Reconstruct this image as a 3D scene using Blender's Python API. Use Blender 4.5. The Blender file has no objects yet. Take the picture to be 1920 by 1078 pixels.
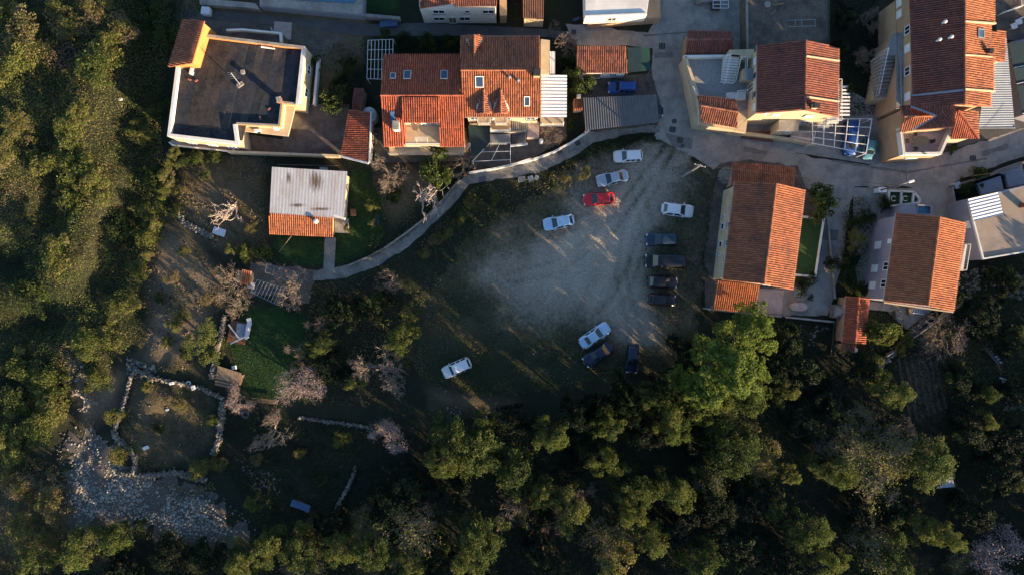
import bpy, bmesh, math, random
import numpy as np
from mathutils import Vector, Matrix, noise
from mathutils.geometry import delaunay_2d_cdt

# ------------------------------------------------------------------ camera, sky, sun, exposure
SC = bpy.context.scene
COL = SC.collection
HCAM, S = 90.0, 0.072            # camera height (m), metres per photo pixel on the ground
cam_d = bpy.data.cameras.new('camera')
cam = bpy.data.objects.new('camera', cam_d)
COL.objects.link(cam)
cam.location = (0, 0, HCAM)
cam_d.sensor_width = 36.0
cam_d.angle = 2 * math.atan(960 * S / HCAM)
cam_d.clip_end = 2000
SC.camera = cam

SUN_EL = math.radians(12.0)
SUN_AZ = math.atan2(0.766, -0.643)          # from +Y, clockwise
sun_dir = Vector((math.sin(SUN_AZ) * math.cos(SUN_EL), math.cos(SUN_AZ) * math.cos(SUN_EL), math.sin(SUN_EL)))
world = bpy.data.worlds.new('World')
SC.world = world
world.use_nodes = True
wn = world.node_tree
sky = wn.nodes.new('ShaderNodeTexSky')
sky.sky_type = 'NISHITA'
sky.sun_disc = False
sky.sun_elevation = SUN_EL
sky.sun_rotation = SUN_AZ
sky.ozone_density = 2.6
wn.links.new(sky.outputs[0], wn.nodes['Background'].inputs[0])
wn.nodes['Background'].inputs[1].default_value = 0.1
sun_d = bpy.data.lights.new('sun', 'SUN')
sun_d.energy = 4.9
sun_d.angle = math.radians(0.5)
sun_d.color = (1.0, 0.72, 0.42)
sun_o = bpy.data.objects.new('sun', sun_d)
sun_o.rotation_euler = (-sun_dir).to_track_quat('-Z', 'Y').to_euler()
sun_o.location = sun_dir * 120
COL.objects.link(sun_o)
vs = SC.view_settings
vs.view_transform = 'Standard'
vs.look = 'None'
vs.gamma = 1.0
vs.use_curve_mapping = False
vs.exposure = 1.75

R = random.Random(7)
NP = np.random.default_rng(11)

# ------------------------------------------------------------------ measuring helpers
def P(px, py, z=0.0):
    """world point that lies z metres up and was measured at photo pixel (px, py)"""
    k = S * (HCAM - z) / HCAM
    return Vector(((px - 960) * k, (539 - py) * k, z))

def XY(px, py, z=0.0):
    p = P(px, py, z)
    return (p.x, p.y)

def PL(pts, z=0.0):
    return [XY(a, b, z) for a, b in pts]

# ------------------------------------------------------------------ materials
def mat(name, c1, c2=None, scale=1.0, rough=0.85, metal=0.0, bump=0.0, bscale=None, c3=None, s3=0.15, island=0.0, lo=0.35, hi=0.65, coat=0.0, spec=0.4, stretch=None, fine=0.0):
    m = bpy.data.materials.new(name)
    m.use_nodes = True
    t = m.node_tree
    N, L = t.nodes, t.links
    b = N['Principled BSDF']
    b.inputs['Roughness'].default_value = rough
    b.inputs['Metallic'].default_value = metal
    b.inputs['Specular IOR Level'].default_value = spec
    if coat:
        b.inputs['Coat Weight'].default_value = coat
    geo = N.new('ShaderNodeNewGeometry')
    pos = geo.outputs['Position']
    if stretch:
        mp = N.new('ShaderNodeVectorMath'); mp.operation = 'MULTIPLY'
        mp.inputs[1].default_value = stretch
        L.new(pos, mp.inputs[0]); pos = mp.outputs[0]
    col = None
    if c2 is None:
        c2 = tuple(x * 0.8 for x in c1)
    nz = N.new('ShaderNodeTexNoise')
    nz.inputs['Scale'].default_value = scale
    nz.inputs['Detail'].default_value = 8
    nz.inputs['Roughness'].default_value = 0.65
    L.new(pos, nz.inputs['Vector'])
    rp = N.new('ShaderNodeValToRGB')
    rp.color_ramp.elements[0].position = lo
    rp.color_ramp.elements[1].position = hi
    rp.color_ramp.elements[0].color = (*c1, 1)
    rp.color_ramp.elements[1].color = (*c2, 1)
    L.new(nz.outputs[0], rp.inputs[0])
    col = rp.outputs[0]
    if c3 is not None:
        n3 = N.new('ShaderNodeTexNoise')
        n3.inputs['Scale'].default_value = s3
        n3.inputs['Detail'].default_value = 6
        n3.inputs['Roughness'].default_value = 0.7
        L.new(pos, n3.inputs['Vector'])
        r3 = N.new('ShaderNodeValToRGB')
        r3.color_ramp.elements[0].position = 0.47
        r3.color_ramp.elements[1].position = 0.68
        L.new(n3.outputs[0], r3.inputs[0])
        mx = N.new('ShaderNodeMix'); mx.data_type = 'RGBA'
        L.new(r3.outputs[0], mx.inputs['Factor'])
        L.new(col, mx.inputs['A'])
        mx.inputs['B'].default_value = (*c3, 1)
        col = mx.outputs['Result']
    if fine:
        fn = N.new('ShaderNodeTexNoise'); fn.inputs['Scale'].default_value = 4.5; fn.inputs['Detail'].default_value = 5; fn.inputs['Roughness'].default_value = .75
        L.new(geo.outputs['Position'], fn.inputs['Vector'])
        fr = N.new('ShaderNodeMapRange'); fr.inputs['From Min'].default_value = .3; fr.inputs['From Max'].default_value = .7
        fr.inputs['To Min'].default_value = 1 - fine; fr.inputs['To Max'].default_value = 1 + fine
        fh = N.new('ShaderNodeHueSaturation')
        L.new(fn.outputs[0], fr.inputs['Value']); L.new(fr.outputs[0], fh.inputs['Value']); L.new(col, fh.inputs['Color'])
        col = fh.outputs[0]
    if island:
        hs = N.new('ShaderNodeHueSaturation')
        mr = N.new('ShaderNodeMapRange')
        mr.inputs['To Min'].default_value = 1 - island
        mr.inputs['To Max'].default_value = 1 + island
        L.new(geo.outputs['Random Per Island'], mr.inputs['Value'])
        L.new(mr.outputs[0], hs.inputs['Value'])
        L.new(col, hs.inputs['Color'])
        col = hs.outputs[0]
    L.new(col, b.inputs['Base Color'])
    if bump:
        nb = N.new('ShaderNodeTexNoise')
        nb.inputs['Scale'].default_value = bscale or scale * 6
        nb.inputs['Detail'].default_value = 6
        L.new(pos, nb.inputs['Vector'])
        bp = N.new('ShaderNodeBump')
        bp.inputs['Strength'].default_value = bump
        bp.inputs['Distance'].default_value = 0.05
        L.new(nb.outputs[0], bp.inputs['Height'])
        L.new(bp.outputs[0], b.inputs['Normal'])
    return m

def ramp_mat(name, attr, stops, rand=0.25, transl=0.25, rough=0.7, nscale=None, nstr=0.2, bump=0.0, objrand=0.0):
    """colour from a tone attribute (species, soil type, and wood shade held in the lowest tones), varied per leaf"""
    m = bpy.data.materials.new(name)
    m.use_nodes = True
    t = m.node_tree
    N, L = t.nodes, t.links
    b = N['Principled BSDF']
    b.inputs['Roughness'].default_value = rough
    b.inputs['Specular IOR Level'].default_value = 0.3
    at = N.new('ShaderNodeAttribute'); at.attribute_name = attr
    fac = at.outputs['Fac']
    geo = N.new('ShaderNodeNewGeometry')
    if nscale:
        nz = N.new('ShaderNodeTexNoise'); nz.inputs['Scale'].default_value = nscale
        nz.inputs['Detail'].default_value = 9; nz.inputs['Roughness'].default_value = 0.7
        L.new(geo.outputs['Position'], nz.inputs['Vector'])
        ma = N.new('ShaderNodeMath'); ma.operation = 'MULTIPLY_ADD'
        ma.inputs[1].default_value = nstr; ma.inputs[2].default_value = -nstr / 2
        L.new(nz.outputs[0], ma.inputs[0])
        ad = N.new('ShaderNodeMath'); ad.operation = 'ADD'
        L.new(ma.outputs[0], ad.inputs[0]); L.new(fac, ad.inputs[1])
        fac = ad.outputs[0]
    if objrand:
        oi = N.new('ShaderNodeObjectInfo')
        ma = N.new('ShaderNodeMath'); ma.operation = 'MULTIPLY_ADD'
        ma.inputs[1].default_value = objrand; ma.inputs[2].default_value = -objrand / 2
        L.new(oi.outputs['Random'], ma.inputs[0])
        ad = N.new('ShaderNodeMath'); ad.operation = 'ADD'
        L.new(ma.outputs[0], ad.inputs[0]); L.new(fac, ad.inputs[1])
        fac = ad.outputs[0]
    rp = N.new('ShaderNodeValToRGB')
    e = rp.color_ramp.elements
    e[0].position, e[0].color = stops[0][0], (*stops[0][1], 1)
    e[1].position, e[1].color = stops[-1][0], (*stops[-1][1], 1)
    for p, c in stops[1:-1]:
        x = e.new(p); x.color = (*c, 1)
    L.new(fac, rp.inputs[0])
    col = rp.outputs[0]
    if rand:
        hs = N.new('ShaderNodeHueSaturation')
        mr = N.new('ShaderNodeMapRange')
        mr.inputs['To Min'].default_value = 1 - rand; mr.inputs['To Max'].default_value = 1 + rand
        L.new(geo.outputs['Random Per Island'], mr.inputs['Value'])
        L.new(mr.outputs[0], hs.inputs['Value']); L.new(col, hs.inputs['Color'])
        col = hs.outputs[0]
    L.new(col, b.inputs['Base Color'])
    if nscale:
        fn = N.new('ShaderNodeTexNoise'); fn.inputs['Scale'].default_value = 5; fn.inputs['Detail'].default_value = 5; fn.inputs['Roughness'].default_value = .8
        L.new(geo.outputs['Position'], fn.inputs['Vector'])
        fr = N.new('ShaderNodeMapRange'); fr.inputs['From Min'].default_value = .3; fr.inputs['From Max'].default_value = .7
        fr.inputs['To Min'].default_value = .5; fr.inputs['To Max'].default_value = 1.5
        fh = N.new('ShaderNodeHueSaturation')
        L.new(fn.outputs[0], fr.inputs['Value']); L.new(fr.outputs[0], fh.inputs['Value']); L.new(col, fh.inputs['Color'])
        L.new(fh.outputs[0], b.inputs['Base Color'])
    if bump:
        nb = N.new('ShaderNodeTexNoise'); nb.inputs['Scale'].default_value = 4.0; nb.inputs['Detail'].default_value = 8
        L.new(geo.outputs['Position'], nb.inputs['Vector'])
        bp = N.new('ShaderNodeBump'); bp.inputs['Strength'].default_value = bump; bp.inputs['Distance'].default_value = 0.15
        L.new(nb.outputs[0], bp.inputs['Height']); L.new(bp.outputs[0], b.inputs['Normal'])
    if transl:
        tr = N.new('ShaderNodeBsdfTranslucent')
        L.new(col, tr.inputs['Color'])
        ms = N.new('ShaderNodeMixShader'); ms.inputs[0].default_value = transl
        L.new(b.outputs[0], ms.inputs[1]); L.new(tr.outputs[0], ms.inputs[2])
        L.new(ms.outputs[0], N['Material Output'].inputs['Surface'])
    return m

LEAF = ramp_mat('leaf', 'tone', [(0, (.006, .014, .007)), (.14, (.014, .028, .011)), (.24, (.045, .072, .018)), (.36, (.078, .108, .028)), (.48, (.112, .138, .034)), (.62, (.165, .165, .042)), (.78, (.19, .145, .085)), (1, (.24, .195, .155))], rand=.4, objrand=.16, transl=.4)  # darkest stops hold the shade of the wood in the leaf colour
PINE = ramp_mat('pine_leaf', 'tone', [(0, (.055, .088, .017)), (.5, (.135, .19, .036)), (1, (.20, .225, .048))], rand=.35, objrand=.05, transl=.45)
SOIL = ramp_mat('soil', 'tone', [(0, (.006, .010, .006)), (.25, (.016, .020, .010)), (.5, (.085, .066, .04)), (.75, (.165, .125, .085)), (1, (.25, .22, .18))], rand=0, transl=0, rough=.95, nscale=.6, nstr=.45, bump=.6)  # darkest stops also hold the shade on the wood floor
GRASS = ramp_mat('grass', 'tone', [(0, (.006, .022, .007)), (.5, (.016, .048, .011)), (1, (.10, .12, .03))], rand=0, transl=0, rough=.95, nscale=.9, nstr=.6, bump=.8)
M = {}
M['tile'] = mat('terracotta', (.285, .092, .042), (.33, .122, .06), 1.2, .85, island=.3, c3=(.17, .072, .048), s3=.45)
M['tile_old'] = mat('weathered_terracotta', (.235, .08, .046), (.285, .112, .066), 1.2, .9, island=.38, c3=(.135, .063, .048), s3=.6)
M['tile_red'] = mat('red_terracotta', (.30, .068, .036), (.335, .095, .042), 1.2, .85, island=.3, c3=(.21, .066, .042), s3=.5)
M['tile_new'] = mat('orange_terracotta', (.33, .108, .045), (.385, .14, .06), 1.2, .85, island=.26, c3=(.25, .092, .05), s3=.5)
M['tile_dark'] = mat('dark_terracotta', (.19, .062, .043), (.225, .08, .053), 1.2, .88, island=.28, c3=(.115, .05, .043), s3=.6)
M['cream'] = mat('cream_render', (.52, .41, .27), (.46, .36, .235), .8, .9, bump=.12, bscale=20, c3=(.38, .30, .205), s3=.5, fine=.06)
M['tan'] = mat('tan_render', (.42, .27, .16), (.36, .235, .14), .8, .9, bump=.12, bscale=20, c3=(.32, .21, .13), s3=.3)
M['orange'] = mat('orange_render', (.58, .23, .07), (.52, .20, .06), .8, .9, bump=.12, bscale=20)
M['white'] = mat('white_render', (.66, .64, .60), (.58, .57, .54), .7, .9, bump=.1, bscale=20, c3=(.48, .46, .43), s3=.3)
M['bluegrey'] = mat('grey_render', (.25, .25, .29), (.21, .21, .25), .7, .9, bump=.1, bscale=20)
M['paint_white'] = mat('white_metal_paint', (.70, .70, .70), (.62, .62, .62), 2, .45)
M['concrete'] = mat('concrete', (.29, .27, .25), (.21, .20, .185), .9, .94, bump=.25, bscale=14, c3=(.14, .135, .125), s3=.4, fine=.2)
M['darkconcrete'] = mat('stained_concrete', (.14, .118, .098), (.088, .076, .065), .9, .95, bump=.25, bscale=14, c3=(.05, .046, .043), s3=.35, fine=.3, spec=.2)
M['deck'] = mat('bitumen_roofing', (.030, .036, .047), (.017, .021, .029), .7, .97, bump=.2, bscale=10, c3=(.058, .050, .046), s3=.28, fine=.4, spec=.1)  # dark colour stands in for shade that nothing here casts on the roof
M['asphalt'] = mat('asphalt', (.075, .075, .078), (.055, .055, .058), .7, .9, bump=.2, bscale=25, c3=(.10, .097, .095), s3=.25, fine=.2)
M['road'] = mat('worn_road', (.30, .27, .235), (.225, .205, .185), .6, .95, bump=.25, bscale=18, c3=(.17, .158, .145), s3=.3, fine=.16)
M['path'] = mat('path_concrete', (.225, .21, .19), (.15, .142, .13), .8, .94, bump=.3, bscale=16, c3=(.11, .108, .10), s3=.4, fine=.25)
M['stone'] = mat('limestone', (.19, .174, .152), (.10, .092, .08), 1.5, .95, island=.5, bump=.3, bscale=12)
M['wood'] = mat('weathered_wood', (.20, .14, .09), (.13, .095, .065), 2.5, .85, island=.25)
M['bark'] = mat('bark', (.10, .075, .055), (.06, .045, .035), 5, .95, bump=.4, bscale=20)
M['palebark'] = mat('pale_bark', (.40, .33, .28), (.29, .235, .20), 5, .9)
M['twig'] = mat('twig', (.215, .165, .128), (.15, .118, .095), 3, .9)
M['petal'] = mat('petal', (.34, .255, .26), (.25, .19, .19), 3, .8, island=.2)
M['glass'] = mat('window_glass', (.02, .026, .035), (.015, .02, .028), 1, .06, spec=.6)
M['glassblue'] = mat('blue_glass', (.03, .06, .10), (.025, .05, .09), 1, .08, spec=.6)
M['metal'] = mat('galvanised_metal', (.34, .36, .38), (.28, .30, .32), 1.2, .45, metal=.5)
M['greymetal'] = mat('grey_corrugated', (.10, .108, .118), (.07, .076, .085), .8, .7, metal=.1, c3=(.09, .09, .095), s3=.5)
M['bluesheet'] = mat('blue_grey_sheet', (.20, .235, .28), (.165, .195, .24), .6, .6, metal=.0)
M['whitesheet'] = mat('white_corrugated', (.39, .40, .43), (.32, .33, .36), .5, .7, c3=(.29, .26, .24), s3=.35, stretch=(3, .5, 1), fine=.12)
M['stain'] = mat('rust_stain', (.13, .09, .065), (.33, .29, .26), .9, .8, stretch=(2.5, .5, 1), lo=.42, hi=.68)
M['cleanwhite'] = mat('white_sheet', (.54, .55, .58), (.48, .49, .52), .5, .5)
M['black'] = mat('black_rubber', (.02, .02, .021), (.016, .016, .017), 2, .7)
M['dark'] = mat('dark_iron', (.035, .034, .034), (.025, .025, .025), 2, .6)
M['teal'] = mat('teal_shade_cloth', (.006, .026, .033), (.005, .020, .027), 1.5, .7)
M['tarp'] = mat('blue_tarpaulin', (.05, .10, .20), (.04, .08, .16), 2, .6, bump=.5, bscale=4)
M['rust'] = mat('rusted_iron', (.16, .07, .04), (.10, .05, .035), 3, .9)
M['pave'] = mat('pink_paving', (.42, .33, .29), (.36, .28, .25), 1.0, .9, c3=(.28, .225, .20), s3=.5, fine=.1)
M['pebble'] = mat('pebbled_deck', (.30, .285, .27), (.19, .18, .172), 5, .9, bump=.3, bscale=30)
M['bluepool'] = mat('blue_pool_paint', (.04, .15, .24), (.035, .12, .20), 1, .5)
M['lens'] = mat('lamp_lens', (.5, .5, .48), (.45, .45, .43), 2, .2)
M['redlens'] = mat('red_lens', (.25, .015, .012), (.2, .012, .01), 2, .2)
M['turf'] = mat('artificial_turf', (.012, .038, .010), (.018, .05, .012), 2.5, .95, bump=.5, bscale=25)
M['straw'] = mat('dry_reed', (.20, .145, .085), (.15, .11, .065), 4, .9, island=.3)

# ------------------------------------------------------------------ mesh and object helpers
ORG = {}

def tag(o, label=None, cat=None, group=None, kind=None):
    if label: o['label'] = label
    if cat: o['category'] = cat
    if group: o['group'] = group
    if kind: o['kind'] = kind
    return o

def thing(name, label, cat, loc, group=None):
    o = bpy.data.objects.new(name, None)
    o.empty_display_size = .3
    COL.objects.link(o)
    o.location = (loc[0], loc[1], loc[2] if len(loc) > 2 else 0)
    ORG[o.name] = Vector(o.location)
    return tag(o, label, cat, group)

class MB:
    def __init__(self):
        self.v, self.f = [], []
    def add(self, vs, fs):
        k = len(self.v)
        self.v += [tuple(x) for x in vs]
        self.f += [tuple(i + k for i in f) for f in fs]
        return self
    def prism(self, poly, z0, z1):
        n = len(poly)
        a = sum(poly[i][0] * poly[(i + 1) % n][1] - poly[(i + 1) % n][0] * poly[i][1] for i in range(n))
        if a < 0: poly = list(poly)[::-1]
        vs = [(p[0], p[1], z0) for p in poly] + [(p[0], p[1], z1) for p in poly]
        fs = [tuple(range(n))[::-1], tuple(range(n, 2 * n))] + [(i, (i + 1) % n, (i + 1) % n + n, i + n) for i in range(n)]
        return self.add(vs, fs)
    def box(self, c, s, rz=0.0, rot=None):
        m = rot if rot is not None else Matrix.Rotation(rz, 3, 'Z')
        c = Vector(c)
        vs = [c + m @ Vector((sx * s[0] / 2, sy * s[1] / 2, sz * s[2] / 2)) for sz in (-1, 1) for sy in (-1, 1) for sx in (-1, 1)]
        return self.add(vs, [(0, 2, 3, 1), (4, 5, 7, 6), (0, 1, 5, 4), (2, 6, 7, 3), (0, 4, 6, 2), (1, 3, 7, 5)])
    def bar(self, a, b, w, h=None):
        a, b = Vector(a), Vector(b)
        d = b - a
        L = d.length
        if L < 1e-6: return self
        x = d / L
        up = Vector((0, 0, 1)) if abs(x.z) < .95 else Vector((0, 1, 0))
        y = up.cross(x).normalized()
        z = x.cross(y)
        m = Matrix((x, y, z)).transposed()
        return self.box((a + b) / 2, (L, w, h or w), rot=m)
    def tube(self, pts, rad, n=6, cap=True):
        pts = [Vector(p) for p in pts]
        if not isinstance(rad, (list, tuple)): rad = [rad] * len(pts)
        rings = []
        for i, p in enumerate(pts):
            d = (pts[min(i + 1, len(pts) - 1)] - pts[max(i - 1, 0)])
            d = d.normalized() if d.length > 1e-9 else Vector((0, 0, 1))
            ref = Vector((0, 0, 1)) if abs(d.z) < .9 else Vector((1, 0, 0))
            x = ref.cross(d).normalized(); y = d.cross(x)
            rings.append([p + (x * math.cos(t) + y * math.sin(t)) * rad[i] for t in [2 * math.pi * j / n for j in range(n)]])
        vs = [q for r in rings for q in r]
        fs = []
        for i in range(len(rings) - 1):
            for j in range(n):
                fs.append((i * n + j, i * n + (j + 1) % n, (i + 1) * n + (j + 1) % n, (i + 1) * n + j))
        if cap:
            fs.append(tuple(range(n))[::-1]); fs.append(tuple(range((len(rings) - 1) * n, len(rings) * n)))
        return self.add(vs, fs)
    def lathe(self, c, prof, n=16):
        c = Vector(c)
        vs, fs = [], []
        for r, z in prof:
            vs += [c + Vector((r * math.cos(2 * math.pi * j / n), r * math.sin(2 * math.pi * j / n), z)) for j in range(n)]
        for i in range(len(prof) - 1):
            for j in range(n):
                fs.append((i * n + j, i * n + (j + 1) % n, (i + 1) * n + (j + 1) % n, (i + 1) * n + j))
        fs.append(tuple(range(n))[::-1]); fs.append(tuple(range((len(prof) - 1) * n, len(prof) * n)))
        return self.add(vs, fs)
    def slab(self, poly3, t):
        """planar 3D polygon given thickness t below itself"""
        p = [Vector(q) for q in poly3]
        nrm = Vector((0, 0, 0))
        for i in range(len(p)):
            nrm += p[i].cross(p[(i + 1) % len(p)])
        if nrm.z < 0: p = p[::-1]; nrm = -nrm
        nrm.normalize()
        n = len(p)
        vs = p + [q - nrm * t for q in p]
        fs = [tuple(range(n)), tuple(range(n, 2 * n))[::-1]] + [(i, i + n, (i + 1) % n + n, (i + 1) % n) for i in range(n)]
        return self.add(vs, fs)
    def mesh(self, name, m, org=Vector((0, 0, 0)), smooth=False, bevel=0, fix=True):
        me = bpy.data.meshes.new(name)
        v = np.array(self.v, dtype=float).reshape(-1, 3) - np.array(org)
        me.from_pydata(v.tolist(), [], self.f)
        if fix or bevel:
            bm = bmesh.new(); bm.from_mesh(me)
            if fix: bmesh.ops.recalc_face_normals(bm, faces=bm.faces)
            if bevel:
                bmesh.ops.bevel(bm, geom=[e for e in bm.edges if e.is_manifold and e.calc_face_angle(0) > .5], offset=bevel, segments=1, affect='EDGES', clamp_overlap=True)
            bm.to_mesh(me); bm.free()
        if smooth:
            me.polygons.foreach_set('use_smooth', [True] * len(me.polygons))
            me.set_sharp_from_angle(angle=math.radians(40))
        me.materials.append(M[m] if isinstance(m, str) else m)
        return me
    def build(self, name, m, parent=None, smooth=False, bevel=0, kind=None, label=None, cat=None, group=None, fix=True, org=None):
        if not self.f: return None
        if parent is not None:
            o0 = ORG.get(parent.name, Vector((0, 0, 0)))
        elif org is not None:
            o0 = Vector(org)
        else:
            a = np.array(self.v)
            o0 = Vector((float(a[:, 0].mean()), float(a[:, 1].mean()), float(a[:, 2].min())))
        me = self.mesh(name, m, o0, smooth, bevel, fix)
        o = bpy.data.objects.new(name, me)
        COL.objects.link(o)
        if parent is not None: o.parent = parent
        else: o.location = o0
        ORG[o.name] = o0
        return tag(o, label, cat, group, kind)

KIDS = {}
def kids_of():
    d = {}
    for o in COL.objects:
        if o.parent: d.setdefault(o.parent.name, []).append(o)
    return d

def copy_tree(root, kids, loc=None, rz=None, scale=None, label=None, group=None):
    r = root.copy(); COL.objects.link(r)
    if loc is not None: r.location = loc
    if rz is not None: r.rotation_euler = (0, 0, rz)
    if scale is not None: r.scale = scale
    if label: r['label'] = label
    if group: r['group'] = group
    for c in kids.get(root.name, []):
        c2 = c.copy(); COL.objects.link(c2); c2.parent = r
        for g in kids.get(c.name, []):
            g2 = g.copy(); COL.objects.link(g2); g2.parent = c2
    return r

# ------------------------------------------------------------------ terrain
def pip(x, y, poly):
    x = np.asarray(x); y = np.asarray(y)
    ins = np.zeros(x.shape, bool)
    n = len(poly)
    for i in range(n):
        x1, y1 = poly[i]; x2, y2 = poly[(i + 1) % n]
        c = ((y1 > y) != (y2 > y))
        with np.errstate(divide='ignore', invalid='ignore'):
            xi = (x2 - x1) * (y - y1) / (y2 - y1 + 1e-12) + x1
        ins ^= c & (x < xi)
    return ins

def pdist(x, y, poly, closed=True):
    d = np.full(np.shape(x), 1e9)
    n = len(poly)
    for i in range(n if closed else n - 1):
        x1, y1 = poly[i]; x2, y2 = poly[(i + 1) % n]
        dx, dy = x2 - x1, y2 - y1
        t = np.clip(((x - x1) * dx + (y - y1) * dy) / (dx * dx + dy * dy + 1e-12), 0, 1)
        d = np.minimum(d, np.hypot(x - x1 - t * dx, y - y1 - t * dy))
    return d

def sdist(x, y, poly):
    d = pdist(x, y, poly)
    return np.where(pip(x, y, poly), -d, d)

def sm(x, a, b):
    t = np.clip((x - a) / (b - a), 0, 1)
    return t * t * (3 - 2 * t)

def vnoise(x, y, sc, seed=0):
    """cheap smooth value noise on arrays, 0..1"""
    x = np.asarray(x) / sc + seed * 17.3 + 500; y = np.asarray(y) / sc + seed * 31.7 + 500
    xi, yi = np.floor(x).astype(np.int64), np.floor(y).astype(np.int64)
    fx, fy = x - xi, y - yi
    fx = fx * fx * (3 - 2 * fx); fy = fy * fy * (3 - 2 * fy)
    def h(a, b):
        n = (a * 374761393 + b * 668265263 + seed * 974711) & 0x7fffffff
        n = ((n ^ (n >> 13)) * 1274126177) & 0x7fffffff
        return ((n ^ (n >> 16)) & 0xffff) / 65535.0
    return (h(xi, yi) * (1 - fx) + h(xi + 1, yi) * fx) * (1 - fy) + (h(xi, yi + 1) * (1 - fx) + h(xi + 1, yi + 1) * fx) * fy

def fbm(x, y, sc, seed=0, o=4):
    s, a, t = 0, .5, 0
    for i in range(o):
        s = s + vnoise(x, y, sc / 2 ** i, seed + i * 3) * a; t += a; a *= .55
    return s / t

# zones of the wild, rolling ground (photo pixels)
Z_LEFT = PL([(-300, -200), (345, -200), (330, 60), (308, 250), (320, 290), (322, 400), (270, 560), (215, 660), (110, 720), (80, 800), (-300, 900)])
Z_WOOD = PL([(-300, 1000), (120, 1010), (350, 1030), (480, 990), (560, 960), (600, 960), (690, 860), (920, 815), (1200, 750), (1310, 690), (1340, 600), (1560, 610), (1570, 690), (1640, 660), (1760, 585), (1800, 560), (1830, 520), (2300, 480), (2300, 1500), (-300, 1500)])
FLAT = PL([(345, -150), (2200, -150), (2200, 480), (1830, 500), (1750, 600), (1560, 690), (1400, 600), (1290, 690), (1190, 740), (920, 800), (560, 780), (420, 700), (330, 420), (320, 250)])

RIDGE = PL([(215, 70), (185, 170), (165, 280), (205, 345), (150, 450), (125, 540)])
RIDGE2 = PL([(40, 60), (60, 200), (30, 330), (40, 420)])
GULLY = PL([(300, 90), (285, 250), (262, 370), (190, 520), (110, 590), (20, 600)])
def ground_h(x, y):
    x = np.asarray(x, float); y = np.asarray(y, float)
    w = sm(sdist(x, y, FLAT), 0.5, 7.0)
    p, q = x * .83 - y * .56, x * .56 + y * .83
    hill = sm(-x, 40, 50)
    return w * ((fbm(x, y, 9.0, 3) - .5) * 1.1 + (fbm(x, y, 26.0, 8) - .5) * 1.5 + hill * ((fbm(p / 1.0, q * .36, 8.0, 33) - .5) * 3.2)
        + 2.3 * np.exp(-(pdist(x, y, RIDGE, closed=False) / 3.6) ** 2) + 1.6 * np.exp(-(pdist(x, y, RIDGE2, closed=False) / 3.4) ** 2) - 1.6 * np.exp(-(pdist(x, y, GULLY, closed=False) / 2.8) ** 2))

def gh(x, y):
    return float(ground_h(np.array([x]), np.array([y]))[0])

def set_attr(me, name, arr):
    a = me.attributes.new(name, 'FLOAT', 'POINT')
    a.data.foreach_set('value', np.asarray(arr, np.float32))

def grid_mesh(name, xs, ys, zf, tone, m):
    X, Y = np.meshgrid(xs, ys)
    Zz = zf(X, Y)
    nx, ny = len(xs), len(ys)
    v = np.stack([X.ravel(), Y.ravel(), Zz.ravel()], 1)
    i = np.arange((ny - 1) * (nx - 1)); r = i // (nx - 1); c = i % (nx - 1); k = r * nx + c
    f = np.stack([k, k + 1, k + 1 + nx, k + nx], 1)
    me = bpy.data.meshes.new(name)
    me.vertices.add(len(v)); me.vertices.foreach_set('co', v.ravel())
    me.loops.add(f.size); me.loops.foreach_set('vertex_index', f.ravel().astype(np.int32))
    me.polygons.add(len(f)); me.polygons.foreach_set('loop_start', (np.arange(len(f)) * 4).astype(np.int32))
    me.update(calc_edges=True)
    me.polygons.foreach_set('use_smooth', [True] * len(f))
    set_attr(me, 'tone', tone(X, Y).ravel())
    me.materials.append(m)
    o = bpy.data.objects.new(name, me); COL.objects.link(o)
    return o

def ground_tone(x, y):
    t = .18 + .22 * (fbm(x, y, 7, 21) - .3)
    t += .32 * sm(-sdist(x, y, PL([(330, 285), (500, 290), (500, 470), (420, 480), (330, 420)])), -1, 2)
    t += .45 * sm(-sdist(x, y, PL([(290, 420), (360, 430), (420, 520), (400, 640), (350, 690), (250, 690), (262, 560)])), -1, 3)
    t += .17 * sm(-sdist(x, y, PL([(235, 700), (400, 740), (410, 850), (270, 890), (225, 820)])), -1, 2)
    t += .40 * sm(-sdist(x, y, PL([(130, 700), (240, 690), (225, 780), (150, 800)])), -1, 2)
    t += .35 * sm(-sdist(x, y, PL([(700, 300), (850, 320), (740, 430), (700, 380)])), -1, 2)
    t += .45 * sm(-sdist(x, y, PL([(780, 700), (980, 740), (1000, 800), (800, 780)])), -1, 4)
    t += .25 * sm(-sdist(x, y, PL([(-50, 850), (140, 880), (250, 980), (120, 1078), (-50, 1078)])), -1, 4)
    t += .2 * sm(-sdist(x, y, PL([(1680, 650), (1780, 680), (1780, 800), (1690, 790)])), -1, 3)
    t += .3 * sm(-sdist(x, y, PL([(330, -20), (700, -20), (700, 110), (600, 200), (330, 120)])), -1, 2)
    return t

xs = np.concatenate([[-900, -500, -300, -180, -120], np.arange(-90, 90.1, .55), [120, 180, 300, 500, 900]])
ys = np.concatenate([[-900, -500, -300, -160, -110, -80], np.arange(-58, 52.1, .55), [80, 110, 160, 300, 500, 900]])
g = grid_mesh('ground', xs, ys, ground_h, ground_tone, SOIL)
tag(g, kind='structure')

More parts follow.
